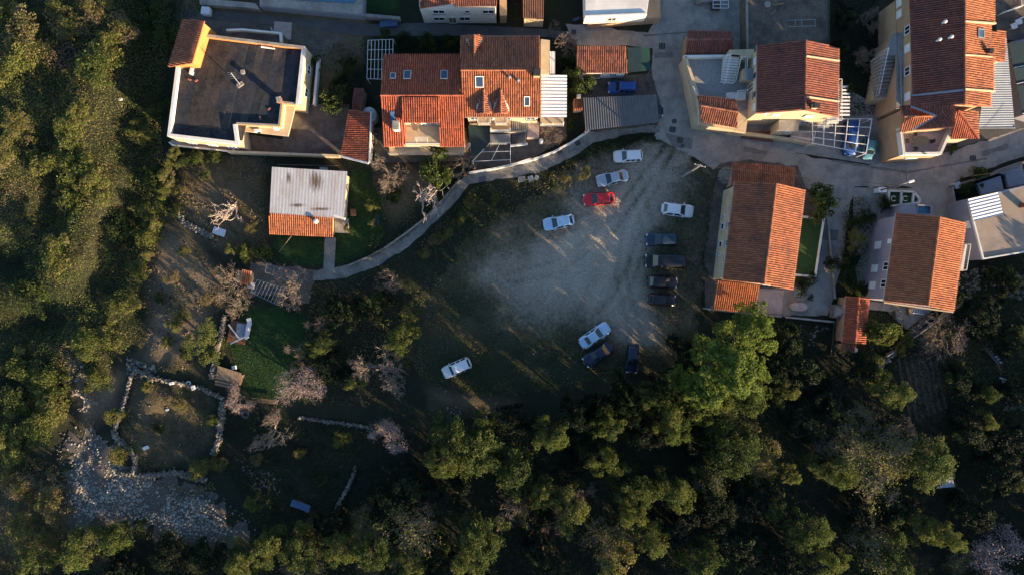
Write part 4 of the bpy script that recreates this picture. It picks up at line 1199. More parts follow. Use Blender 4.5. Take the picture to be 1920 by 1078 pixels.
for q in ((1766, 45), (1756, 78), (1778, 73)): vent(h, WS8, *q, .13, .6, 'paint_white')
skylight(h, ES8, 1837.5, 64, 1.0, 1.0)
c = plane_hit(1851, 99, ES8); chimney(h, c, .5, .5, c.z - .3, c.z + .5, 0, 'tile_old', 'dark')
sg = [P(1695, 219.6, 7.4), P(1752, 218, 7.4)]
roof_slope(h, [sg[1], sg[0], P(1686, 199.6, 6.6), P(1710, 199.6, 6.7)], 'tile_dark')  # shaded side of the small gable is painted darker than its lit side
roof_slope(h, [sg[0], sg[1], P(1711.5, 245, 6.4), P(1689, 248, 6.4)], 'tile')
ridge_caps(h, sg[0], sg[1], 'tile')
hp = P(1797, 208, 7.2)
roof_slope(h, [hp, P(1833, 209, 5.85), P(1834, 260, 5.8)], 'tile_old', ud=(0, 1, 0))
roof_slope(h, [hp, P(1834, 260, 5.8), P(1783, 261, 5.8), P(1791, 212, 7.2)], 'tile_red', ud=(1, 0, 0))
ridge_caps(h, hp, P(1834, 260, 5.9), 'tile_red')
roof_slope(h, [P(1857, 58.5, 6.6), P(1857, 116, 6.6), P(1884.5, 116, 6.0), P(1884.5, 58.5, 6.0)], 'tile')
# walls
x0, x1 = w0.x + .35, P(1857, 100, 8).x - .4
yN, yS = r0.y - .2, P(1800, 196, 8.5).y + .3
zr = 9.6
xr = r0.x
MB().add([(x0, yN, 0), (x0, yN, 7.45), (xr, yN, zr), (x1, yN, 7.9), (x1, yN, 0), (x0, yS, 0), (x0, yS, 7.45), (xr, yS, zr), (x1, yS, 7.9), (x1, yS, 0)],
         [(0, 1, 2, 3, 4), (5, 9, 8, 7, 6)] + [(i, (i + 1) % 5, (i + 1) % 5 + 5, i + 5) for i in range(5)]).build('wall', 'tan', h)
wing = PL([(1712, 198), (1790, 198), (1789, 236), (1714, 242)], 7.3)
MB().prism(wing, 0, 5.9).build('wall', 'tan', h)
MB().prism(PL([(1697, 204), (1714, 202), (1716, 240), (1697, 243)], 6.3), 0, 5.9).build('wall', 'tan', h)
MB().prism(PL([(1791, 212), (1830, 212), (1830, 256), (1786, 257)], 5.6), 0, 5.6).build('wall', 'cream', h)
MB().prism([XY(1857, 62, 6), XY(1882, 62, 6), XY(1882, 112, 6), XY(1857, 112, 6)], 0, 5.8).build('wall', 'cream', h)
tb = PL([(1687, 240), (1789, 238), (1766, 290), (1693.5, 291)], 5.2)
MB().prism(tb, 0, 4.3).build('terrace_block', 'tan', h)
MB().prism(shrink(tb, .1), 4.302, 4.36).build('terrace_floor', 'pave', h)
parapet(h, [tb[0], tb[3], tb[2], tb[1]], 4.301, 5.2, .32, 'white')
MB().prism(PL([(1653, 232), (1690, 205), (1688, 243), (1694, 291), (1650, 303)], 0), 0, 4.2).build('terrace_block', 'tan', h)
wl, wm = (x0, yS), (x0, yN)
for i, t_ in enumerate((.08, .30, .50, .66)): win(h, wl, wm, t_, 1.0, 6.2, 7.3, 'window' if i % 2 else 'shutter')
for t_ in (.85, .95): win(h, wl, wm, t_, 1.0, 4.4, 5.5, 'shutter')
win(h, tb[3], tb[2], .5, 1.5, 2.0, 3.2, 'shutter')
a, b = Vector(XY(1650, 182, .5)), Vector(XY(1679, 100, 3.6))
stair(h, Vector(XY(1651, 183, 2.8)), Vector(XY(1667, 98, 5.6)), 1.6, 2.6, 5.7, 12, 'concrete')
railing(h, [v3(XY(1641, 182, 2.8), 2.8), v3(XY(1657, 96, 5.6), 5.8)], .9, 'paint_white', .3)
MB().prism([XY(1640, 186, 2.6), XY(1662, 186, 2.6), XY(1680, 92, 2.6), XY(1658, 92, 2.6)], 0, 2.59).build('stair_base', 'cream', h)
MB().prism([XY(1663, 88, 5.9), XY(1676, 62, 5.9), XY(1700, 62, 5.9), XY(1700, 202, 5.9), XY(1681, 204, 5.9), XY(1680, 104, 5.9), XY(1664, 104, 5.9)], 5.72, 5.9).build('landing', 'concrete', h)
railing(h, [P(1681, 106, 5.9), P(1682, 203, 5.9)], .9, 'metal', .3)
MB().prism([XY(1684, 64, 5.7), XY(1700, 64, 5.7), XY(1700, 200, 5.7), XY(1687, 202, 5.7)], 0, 5.7).build('basement', 'tan', h)
corrugated(h, [P(1834.6, 240, 3.4), P(1834.6, 219, 3.5), P(1864, 215, 3.6), P(1863, 118, 3.6)][:0] or [P(1903, 239, 3.2), P(1887, 71, 3.3), P(1860, 71, 3.8), P(1834.6, 240, 3.8)], .3, .03, 'bluesheet', 'corrugated_canopy')
for q in ((1902, 237), (1895, 160), (1888, 75), (1836, 238)): MB().tube([P(*q), P(*q, 3.3)], .06).build('canopy_post', 'metal', h)
MB().bar(P(1834.6, 241, 3.4), P(1904, 240.5, 3.15), .12).build('gutter', 'metal', h)
# terrace furniture
c = P(1720, 267, 4.36)
t = thing('terrace_table', 'dark oval table on the walled corner terrace of the tan house', 'table', c)
MB().lathe((0, 0, 0), [(.75, .7), (.78, .74)], 20)
tt = MB().lathe(c, [(.62, .7), (.64, .75)], 20)
tt.v = [((x - c.x) * 1.7 + c.x, y, z) for x, y, z in tt.v]
tt.build('table_top', 'dark', t)
for sx in (-.7, .7):
    for sy in (-.3, .3): MB().bar(c + Vector((sx, sy, 0)), c + Vector((sx, sy, .7)), .05).build('leg', 'dark', t)
def chair(c, rz, label, group, m='dark', nm='terrace_chair'):
    t = thing(nm, label, 'chair', c, group); t.rotation_euler = (0, 0, rz); o = ORG[t.name]
    MB().box(o + Vector((0, 0, .44)), (.46, .46, .05)).build('seat', m, t)
    MB().box(o + Vector((-.22, 0, .72)), (.05, .46, .5)).build('backrest', m, t)
    for sx in (-.2, .2):
        for sy in (-.2, .2): MB().bar(o + Vector((sx, sy, 0)), o + Vector((sx, sy, .42)), .04).build('leg', m, t)
for (dx, dy, rz, lb) in ((-1.5, .05, 0, 'dark chair at the west end of the oval terrace table'), (1.5, 0, math.pi, 'dark chair at the east end of the oval terrace table'), (-.5, .95, -1.57, 'dark chair on the house side of the oval terrace table'), (-.4, -.95, 1.57, 'dark chair on the road side of the oval terrace table'), (.5, -1.5, 1.4, 'dark chair pulled away from the oval terrace table, near the parapet'), (.35, 1.9, -1.5, 'dark chair against the house wall behind the oval terrace table')):
    chair(c + Vector((dx, dy, 0)), rz, lb, 'chairs on the corner terrace')

# ------------------------------------------------------------------ house beside the lot, ridge running away from the road
h = thing('lotside_house', 'cream house with a two-tone gable roof and two tiled porches beside the plot', 'house', P(1430, 440))
r0, r1, n0, n1, e0, e1 = P(1455.5, 345, 7.6), P(1432.3, 532.5, 7.6), P(1378, 340.5, 5.6), P(1356, 525.8, 5.6), P(1509, 355.8, 5.6), P(1485.9, 543.5, 5.6)
A0, A1, B0, B1 = gable(h, r0, r1, n0, n1, e0, e1, 'cream', 'tile', oh=.35)
a, b, c, d = P(1370, 348, 3.0), P(1489, 352, 3.0), P(1491.4, 315.4, 2.5), P(1373.5, 305, 2.5)
roof_slope(h, [a, b, c, d], 'tile')
MB().prism([(q.x, q.y) for q in (a.lerp(c, .04), b.lerp(d, .04), c.lerp(a, .06), d.lerp(b, .06))], 0, 2.3).build('porch', 'tan', h)
a, b, c, d = P(1346, 526.4, 3.0), P(1423.4, 535, 3.0), P(1415.7, 587, 2.4), P(1336.7, 578.8, 2.4)
roof_slope(h, [a, b, c, d], 'tile_new')
for q in (c.lerp(a, .06), d.lerp(b, .06), a.lerp(c, .1), b.lerp(d, .1)): MB().bar((q.x, q.y, 0), (q.x, q.y, q.z - .1), .18).build('porch_post', 'concrete', h)
wa, wb = (A0.x, A0.y), (A1.x, A1.y)
for t_, w_, z0, z1 in ((.26, .7, 4.0, 4.7), (.42, .8, 3.7, 4.9), (.62, .8, 3.7, 4.9), (.78, .6, 4.0, 4.7), (.31, .5, 1.4, 2.0), (.42, .8, 1.0, 2.2), (.62, .8, 1.0, 2.2), (.73, .5, 1.4, 2.0)):
    win(h, wa, wb, t_, w_, z0, z1)
sa, sb = (A1.x, A1.y), (B1.x, B1.y)
win(h, sa, sb, .3, 1.2, 3.8, 5.0, 'shutter'); win(h, sa, sb, .55, 1.2, 3.8, 5.0, 'shutter'); win(h, sa, sb, .8, 1.0, .1, 2.1, 'door')
MB().prism(PL([(1416, 540), (1470, 545), (1466, 590), (1412, 586)], .15), 0, .15).build('patio', 'pave', h)
g4 = PL([(1494, 403), (1547, 409.4), (1530.3, 521), (1478, 516)], 1.3)
t = thing('raised_lawn', 'raised rectangular lawn with a pale kerb wall behind the house beside the plot', 'lawn', P(1515, 460))
MB().prism(g4, 0, 1.1).build('retaining_wall', 'concrete', t)
parapet(t, g4, 1.102, 1.32, .28, 'white', 'kerb', closed=True)
MB().prism(shrink(g4, .3), 1.103, 1.2).build('turf', 'turf', t)
c = P(1494, 575)
t = thing('oval_tub', 'pinkish covered oval tub on the patio by the low wall', 'tub', c)
vs = MB().lathe((0, 0, 0), [(.7, 0), (.8, .1), (.8, .62), (.72, .7), (.2, .72)], 22)
vs.v = [(x * 1.05 + (.35 if x > 0 else -.35) + c.x, y * .72 + c.y, z) for x, y, z in vs.v]
vs.build('tub_cover', 'pave', t, smooth=True)
c = P(1566, 583)
t = thing('stone_grill', 'grey stone garden grill with a chimney, between the paved yard and the narrow tiled shed', 'grill', c)
MB().prism([(c.x - .85, c.y - .85), (c.x + .7, c.y - .9), (c.x + .95, c.y + .2), (c.x + .5, c.y + .95), (c.x - .75, c.y + .85)], 0, 1.3).build('base', 'stone', t)
MB().add([(c.x - .7, c.y - .7, 1.3), (c.x + .6, c.y - .75, 1.3), (c.x + .75, c.y + .2, 1.3), (c.x + .4, c.y + .8, 1.3), (c.x - .6, c.y + .7, 1.3), (c.x + .25, c.y - .1, 2.1)], [(0, 1, 5), (1, 2, 5), (2, 3, 5), (3, 4, 5), (4, 0, 5), (0, 4, 3, 2, 1)]).build('hood', 'concrete', t)
MB().box((c.x + .45, c.y - .1, 2.0), (.4, .4, 1.0)).build('chimney', 'concrete', t)
o = MB().bar(v3(XY(1318, 578), .4), v3(XY(1560, 603), .4), .25, .8).build('patio_wall', 'concrete', None, label='low concrete wall along the foot of the patio of the house beside the plot', cat='wall')
o = MB().bar(v3(XY(1548, 412), .5), v3(XY(1562, 560), .5), .2, .4).build('drive_kerb', 'concrete', None, label='concrete kerb between the driveway and the hedge', cat='kerb')
t = thing('round_well', 'round stone well with a pale lid at the corner of the plot by the road', 'well', P(1361, 331))
k = P(1361, 331)
for i in range(12):
    a = 2 * math.pi * i / 12
    MB().box((k.x + math.cos(a) * .95, k.y + math.sin(a) * .95, .4), (.42, .5, .8), a).build('stone', 'stone', t, bevel=.05)
MB().lathe(k, [(.72, .0), (.72, .78), (.68, .82)], 18).build('lid', 'concrete', t)

# ------------------------------------------------------------------ grey house with white shutters, further right
h = thing('shuttered_house', 'grey walled house with white shutters and a two-tone orange gable roof', 'house', P(1720, 480))
r0, r1, n0, n1, e0, e1 = P(1762, 406.5, 7.7), P(1739.8, 573, 7.7), P(1681, 399.6, 6.0), P(1657.7, 565, 6.0), P(1810.4, 417.4, 6.0), P(1787.2, 583, 6.0)
A0, A1, B0, B1 = gable(h, r0, r1, n0, n1, e0, e1, 'bluegrey', 'tile_new', oh=.3)
wa, wb = (A0.x, A0.y), (A1.x, A1.y)
for t_ in (.33, .62, .83): win(h, wa, wb, t_, 1.0, 1.4, 2.9, 'shutter')
win(h, wa, wb, .3, .6, 4.4, 5.3, 'shutter'); win(h, wa, wb, .60, 1.0, 4.2, 5.4); win(h, wa, wb, .81, 1.0, 4.2, 5.4)
MB().prism([XY(1810.5, 459, 4.2), XY(1813, 458, 4.2), XY(1806, 508, 4.2), XY(1800, 507, 4.2)], 4.0, 4.2).build('balcony', 'white', h)
railing(h, [P(1805, 459, 4.2), P(1812, 459, 4.2), P(1804, 507, 4.2), P(1797, 507, 4.2)], .85, 'paint_white', .2)
MB().prism(PL([(1690, 384), (1718, 381), (1718, 402), (1686, 404)], 2.6), 0, 2.6).build('porch', 'bluegrey', h)
MB().prism(PL([(1720, 383), (1748, 386), (1748, 404), (1718, 402)], 2.4), 0, 2.0).build('porch', 'bluegrey', h)
parapet(h, PL([(1720, 383), (1748, 386), (1748, 404), (1718, 402)], 2.4), 2.002, 2.4, .15, 'bluegrey', closed=True)
MB().prism(shrink(PL([(1720, 383), (1748, 386), (1748, 404), (1718, 402)], 2.4), .14), 2.004, 2.05).build('porch_roof', 'bluepool', h)
MB().prism(PL([(1629, 565), (1686, 570), (1684, 585), (1627, 580)], .3), 0, .3).build('terrace', 'concrete', h)
MB().bar(P(1657, 567, 5.7), P(1787, 585, 5.7), .16, .14).build('fascia', 'cream', h)
t = thing('planter_bed', 'pale walled planter beds with two ring ornaments in front of the grey house', 'planter', P(1690, 375))
for a, b in (((1664, 359), (1710, 361)), ((1710, 361), (1721, 375)), ((1721, 375), (1720, 381)), ((1687, 360), (1686, 386)), ((1710, 361), (1708, 380)), ((1664, 359), (1662, 388)), ((1662, 388), (1720, 381))):
    MB().bar(v3(XY(*a), .25), v3(XY(*b), .25), .22, .5).build('kerb', 'white', t)
MB().prism(PL([(1665, 361), (1708, 363), (1718, 376), (1706, 380), (1665, 386)]), .0, .2).build('soil', 'turf', t)
for q in ((1675, 373), (1697, 373)):
    p = P(*q, .25); k = MB()
    pts = [p + Vector((math.cos(a) * .33, math.sin(a) * .33, .06)) for a in [math.radians(40 + i * 25) for i in range(12)]]
    k.tube(pts, .06, 6).build('ring_ornament', 'white', t)
t = thing('narrow_tiled_shed', 'long narrow shed with a pink-red gable roof beside the grey house', 'shed', P(1604, 600))
gable(t, P(1610, 557, 3.4), P(1603, 644, 3.4), P(1587, 555, 2.6), P(1580, 642.7, 2.6), P(1628.7, 559.5, 2.6), P(1621.5, 644.5, 2.6), 'tan', 'tile_red', oh=.18)
roof_slope(t, [P(1580, 644, 2.4), P(1606, 646, 2.4), P(1601, 658, 2.1), P(1574, 655, 2.1)], 'tile_old', .08)
MB().prism(PL([(1581, 645), (1604, 647), (1600, 656), (1577, 654)], 2.0), 0, 2.0).build('annex', 'tan', t)
c = P(1597, 655); MB().lathe(c, [(.32, 0), (.36, .9), (.3, 1.0)], 12).build('water_butt', 'cleanwhite', None, label='white water butt at the end of the narrow tiled shed', cat='barrel')
c = P(1572, 626)
t = thing('ladder_track', 'long grey wooden ladder lying along the narrow tiled shed', 'ladder', c)
for s in (-.3, .3): MB().bar(P(1569, 603, .1) + Vector((s, 0, 0)), P(1562, 668, .1) + Vector((s, 0, 0)), .09).build('rail', 'wood', t)
for i in range(16): p = P(1569, 603, .1).lerp(P(1562, 668, .1), (i + .5) / 16); MB().bar(p - Vector((.3, 0, 0)), p + Vector((.3, 0, 0)), .07).build('rung', 'wood', t)
# small white rack, mat and bin behind the grey house
c = P(1718, 583)
t = thing('glass_rack', 'small white framed rack of blue panes behind the grey house', 'rack', c)
MB().box(c + Vector((0, 0, .45)), (1.55, .75, .06), -.1).build('shelf', 'paint_white', t)
for i in range(5): MB().box(c + Vector((-.6 + i * .3, .06 - i * .03, .5)), (.2, .55, .06), -.1).build('pane', 'tarp', t)
for sx in (-.7, .7):
    for sy in (-.3, .3): MB().bar(c + Vector((sx, sy, 0)), c + Vector((sx, sy, .45)), .06).build('leg', 'paint_white', t)
c = P(1703, 583); MB().box(c + Vector((0, 0, .3)), (.55, 1.0, .6), .05).build('wooden_chest', 'wood', None, bevel=.03, label='brown wooden chest beside the white rack behind the grey house', cat='chest')
c = P(1645, 359); k = MB().box(c + Vector((0, 0, .6)), (1.0, .6, 1.2)).box(c + Vector((0, 0, 1.23)), (1.08, .68, .08)); k.build('meter_cabinet', 'paint_white', None, label='white meter cabinet at the foot of the street lamp', cat='cabinet')
c = P(1679, 590); MB().box(c + Vector((0, 0, .4)), (.9, 1.2, .8), .05).build('compost_bin', 'greymetal', None, label='grey square bin on the turf behind the grey house', cat='bin')
o = MB().bar(v3(XY(1795, 570), .5), v3(XY(1655, 668), .5), .14, .9).build('boundary_wall', 'concrete', None, label='thin grey boundary wall slanting below the grey house', cat='wall')

# ------------------------------------------------------------------ flat tan roof at the right edge
h = thing('flat_tan_house', 'grey house with a flat tan concrete roof and a white corrugated awning', 'house', P(1880, 430))
tr = PL([(1826, 414), (1872, 361), (1990, 335), (1990, 462), (1843, 487)], 4.0)
tr = PL([(1814, 375), (1990, 332), (1990, 462), (1843, 487)], 4.0)
MB().prism(tr, 0, 3.75).build('wall', 'bluegrey', h)
MB().prism(shrink(tr, .12), 3.752, 3.85).build('roof_deck', mat('tan_deck', (.30, .24, .19), (.25, .20, .16), .7, .9, bump=.2, c3=(.19, .16, .135), s3=.25), h)
parapet(h, [tr[0], tr[3], tr[2]], 3.753, 4.05, .18, 'white'); parapet(h, [tr[0], tr[1]], 3.753, 4.0, .25, 'bluegrey')
corrugated(h, [P(1815, 374, 4.5), P(1826, 415.5, 4.3), P(1881, 402, 4.3), P(1871, 361, 4.5)], .42, .04, 'cleanwhite', 'corrugated_awning')
chimney(h, P(1917, 386, 4), .6, .6, 3.8, 5.2, 0, 'rust')
win(h, tr[0], tr[3], .4, 1.0, 2.6, 3.4, 'shutter')
c = P(1786, 350); t = thing('waste_bin', 'pale wheeled waste bin at the corner of the dark garden by the road', 'waste bin', c)
MB().box(c + Vector((0, 0, .55)), (.7, .8, 1.0), .3).build('body', 'cleanwhite', t, bevel=.05); MB().box(c + Vector((0, 0, 1.08)), (.76, .86, .08), .3).build('lid', 'metal', t)
o = MB()
for a, b in (((1778, 352), (1850, 330)), ((1850, 330), (1990, 278))): o.bar(v3(XY(*a), .5), v3(XY(*b), .5), .3, 1.0)
o.build('roadside_wall', 'stone', None, label='low stone wall between the road and the dark garden at the photo edge', cat='wall')
o = MB()
for a, b in (((1777, 353), (1790, 430)),): o.bar(v3(XY(*a), .5), v3(XY(*b), .5), .25, 1.0)
o.build('yard_wall', 'concrete', None, label='grey wall between the driveway of the grey house and the flat tan roof', cat='wall')
t = thing('terrace_slab', 'blue-grey concrete slabs with a dark gap beyond the flat tan roof', 'terrace', P(1870, 335))
MB().prism(PL([(1832, 345), (1876, 330), (1882, 356), (1840, 366)], .5), 0, .5).build('slab', 'bluegrey', t)
MB().prism(PL([(1862, 322), (1915, 303), (1925, 345), (1892, 352), (1885, 328)], .5), 0, .48).build('slab', 'bluegrey', t)

# ------------------------------------------------------------------ houses along the upper edge
h = thing('white_house', 'white two storey house with red tiled roofs at the upper edge', 'house', P(860, 15))
MB().prism(PL([(796, 44), (931, 44), (931, -60), (794, -60)], 0), 0, 5.2).build('wall', 'white', h)
roof_slope(h, [P(788, -60, 6.8), P(852, -60, 6.8), P(852, 7, 5.6), P(787, 17, 5.3)], 'tile_old'); roof_slope(h, [P(853, -60, 6.6), P(932, -60, 6.6), P(931, 12.5, 5.3), P(853, 13, 5.3)], 'tile_dark')
a, b = XY(796, 44), XY(931, 44)
for t_, z0 in ((.24, 3.2), (.22, .9), (.9, 3.2)): win(h, a, b, t_, 1.5, z0, z0 + 1.1)
win(h, a, b, .57, 1.4, .9, 2.1); win(h, a, b, .62, .7, 3.4, 4.2); win(h, a, b, .40, 1.0, .05, 2.0, 'door')
h = thing('blue_pool_house', 'pale building with a flat blue pool deck at the upper edge', 'house', P(580, 5))
q = PL([(484, -60), (684, -60), (681, 30), (486, 12)], 1.6)
MB().prism(q, 0, 1.45).build('wall', 'bluesheet', h)
MB().prism(shrink(q, .1), 1.452, 1.6).build('deck', 'concrete', h)
MB().prism(PL([(545, -40), (664, -40), (664, 6), (545, -1)], 1.8), 1.602, 1.75).build('pool_cover', 'bluepool', h)
o = MB().prism(PL([(380, 2), (484, 12), (492, 24), (470, 20), (380, 14)]), 0, .9).build('retaining_wall', 'concrete', None, label='pale retaining wall along the dark lane at the upper edge', cat='wall')
o = MB().bar(v3(XY(684, 34), .5), v3(XY(752, 40), .5), .4, 1.0).build('garden_wall', 'concrete', None, label='grey garden wall beside the pool deck, along the dark lane', cat='wall')
sheet('lawn', PL([(684, -40), (746, -40), (748, 28), (683, 26)]), .01, GRASS, 1, lawn_tone)
h = thing('white_terrace_house', 'white flat roofed building with a stone base at the upper edge by the junction', 'house', P(1165, 20))
MB().prism(PL([(1100, 54), (1232, 45), (1228, -60), (1096, -60)], 0), 0, 2.2).build('base_wall', 'tan', h)
q = PL([(1097, 33), (1213, 28), (1226, -60), (1095, -60)], 4.4)
MB().prism(q, 2.202, 4.2).build('wall', 'white', h)
MB().prism(shrink(q, .1), 4.202, 4.28).build('roof_deck', 'white', h)
parapet(h, [q[0], q[1]], 4.203, 4.5, .2, 'white'); win(h, q[0], q[1], .45, 1.1, 3.0, 3.9)
h = thing('brown_shed', 'tan walled shed with a rusty brown roof beside the white house', 'shed', P(952, 10))
MB().prism(PL([(937, 30), (950, 30), (950, -60), (936, -60)], 2.5), 0, 2.5).build('side_wall', 'tan', h)
MB().prism(PL([(983, 36), (1019, 37), (1018, -60), (982, -60)], 2.6), 0, 2.4).build('wall', 'cream', h)
corrugated(h, [P(980, -60, 3.0), P(1020, -60, 3.0), P(1019, 37, 2.7), P(981, 34, 2.7)], .3, .03, 'rust', 'corrugated_roof')
h = thing('dark_yard_building', 'dark flat roofed building with a low parapet at the upper edge', 'building', P(1475, 40))
q = PL([(1398, -60), (1553, -60), (1554, 92), (1400, 108)], 2.4)
MB().prism(q, 0, 2.2).build('wall', 'darkconcrete', h); MB().prism(shrink(q, .1), 2.202, 2.3).build('roof_deck', 'darkconcrete', h)
parapet(h, [q[0], q[3], q[2]], 2.203, 2.6, .2, 'concrete')
o = MB().lathe(P(1438, 10, 2.3), [(.34, .05), (.42, .1), (.42, .2), (.3, .24)], 16).build('tyre', 'concrete', None, smooth=True, label='pale worn tyre on the dark flat roof at the upper edge', cat='tyre')
for i, (a, b, lb) in enumerate((((1449, 10), (1470, 7), 'pale plank beside the worn tyre on the dark flat roof'), ((1445, 28), (1455, 20), 'short plank below the worn tyre on the dark flat roof'))):
    MB().bar(P(*a, 2.4), P(*b, 2.4), .25, .08).build('plank', 'wood', None, label=lb, cat='plank')
t = thing('clothes_frame', 'grey metal clothes drying frame on the dark flat roof', 'drying frame', P(1502, 44, 2.3))
k = MB()
for y in (38, 50): k.bar(P(1478, y + 1, 3.2), P(1530, y - 1, 3.2), .05)
k.build('line', 'metal', t); k = MB()
for x in (1491, 1503, 1528): k.bar(P(x, 37, 3.2), P(x, 51, 3.2), .05); k.bar(P(x, 44, 2.3), P(x, 44, 3.2), .06)
k.build('post', 'metal', t)
t = thing('work_table', 'white metal frame table at the top of the concrete yard by the junction', 'table', P(1352, 9))
k = MB()
for y in (2, 9, 16): k.bar(P(1337, y, .8), P(1366, y, .8), .06)
for x in (1337, 1351, 1366): k.bar(P(x, 2, .8), P(x, 16, .8), .06)
k.build('frame', 'paint_white', t)
for q in ((1337, 2), (1337, 16), (1366, 2), (1366, 16)): MB().bar(P(*q), P(*q, .8), .06).build('leg', 'paint_white', t)
MB().prism(PL([(1335, 0), (1352, -1), (1350, 18), (1334, 18)], .5), 0, .5).build('box', 'darkconcrete', t)
o = MB().prism(PL([(1300, -20), (1335, -10), (1345, 5), (1302, 12)]), 0, .7).build('rock_outcrop', 'stone', None, label='pale rock slab beside the road at the upper edge', cat='rock', bevel=.15)

h = thing('teal_awning_house', 'low building with dark teal awnings behind the tan house at the photo edge', 'building', P(1915, 150))
MB().prism(PL([(1898, 78), (1990, 60), (1990, 235), (1922, 215)], 2.2), 0, 2.0).build('wall', 'bluegrey', h)
for a, b in ((84, 128), (130, 158), (162, 214)):
    MB().slab([P(1890 + (a - 78) * .2, a, 2.6), P(1990, a - 18, 2.6), P(1990, b - 18, 2.4), P(1890 + (b - 78) * .2, b, 2.4)], .04).build('awning', 'teal', h)
    MB().bar(P(1890 + (b - 78) * .2, b, 2.5), P(1990, b - 18, 2.5), .07).build('awning_bar', 'paint_white', h)
t = thing('white_chair_stack', 'white garden chairs stacked by the small yard at the upper photo corner', 'chairs', P(1903, 48))
for i, (x, y) in enumerate(((1897, 52), (1906, 44))):
    c = P(x, y); MB().box(c + Vector((0, 0, .45)), (.8, .7, .08), .3).box(c + Vector((.1, .38, .75)), (.8, .08, .6), .3).build('chair_shell', 'paint_white', t)
    k = MB()
    for sx in (-.3, .3):
        for sy in (-.28, .28): k.bar(c + Vector((sx, sy, 0)), c + Vector((sx, sy, .42)), .05)
    k.build('legs', 'paint_white', t)
t = thing('lattice_fence', 'white lattice fence round the small yard at the upper photo corner', 'fence', P(1895, 22))
railing(t, [P(1870, 30), P(1915, 14), P(1912, -30)], 1.1, 'paint_white', .16, 'lattice_panel')
sheet('yard', PL([(1865, -60), (1990, -60), (1990, 90), (1890, 75), (1868, 60)]), .0075, 'darkconcrete', 4)

# ------------------------------------------------------------------ terrain beyond: corrugated huts in the wood
t = thing('corrugated_hut', 'grey corrugated hut half hidden under the broad tree in the lower wood', 'hut', P(1772, 898))
corrugated(t, [P(1764, 880, 2.4), P(1783, 882, 2.4), P(1790, 912, 2.2), P(1757, 915, 2.2)], .3, .03, 'bluesheet', 'corrugated_roof')
MB().prism(PL([(1762, 884), (1782, 885), (1787, 908), (1760, 911)], 2.0), -.3, 2.0).build('wall', 'wood', t)

# ------------------------------------------------------------------ cars
def car_paint(name, c, metal=.35, rough=.32):
    return mat(name, c, tuple(x * .93 for x in c), .8, rough, metal, coat=.45)
PAINT = {'white': car_paint('white_car_paint', (.62, .64, .67), .0), 'silver': car_paint('silver_car_paint', (.42, .46, .50), .6), 'red': car_paint('red_car_paint', (.50, .018, .022), .1),
         'paleblue': car_paint('pale_blue_car_paint', (.40, .58, .74), .3), 'navy': car_paint('navy_car_paint', (.008, .018, .045), .2), 'black': car_paint('black_car_paint', (.006, .008, .012), .2),
         'blue': car_paint('blue_car_paint', (.02, .07, .26), .3), 'darkblue': car_paint('dark_blue_car_paint', (.016, .038, .066), .2), 'teal': car_paint('teal_car_paint', (.10, .28, .34), .2)}
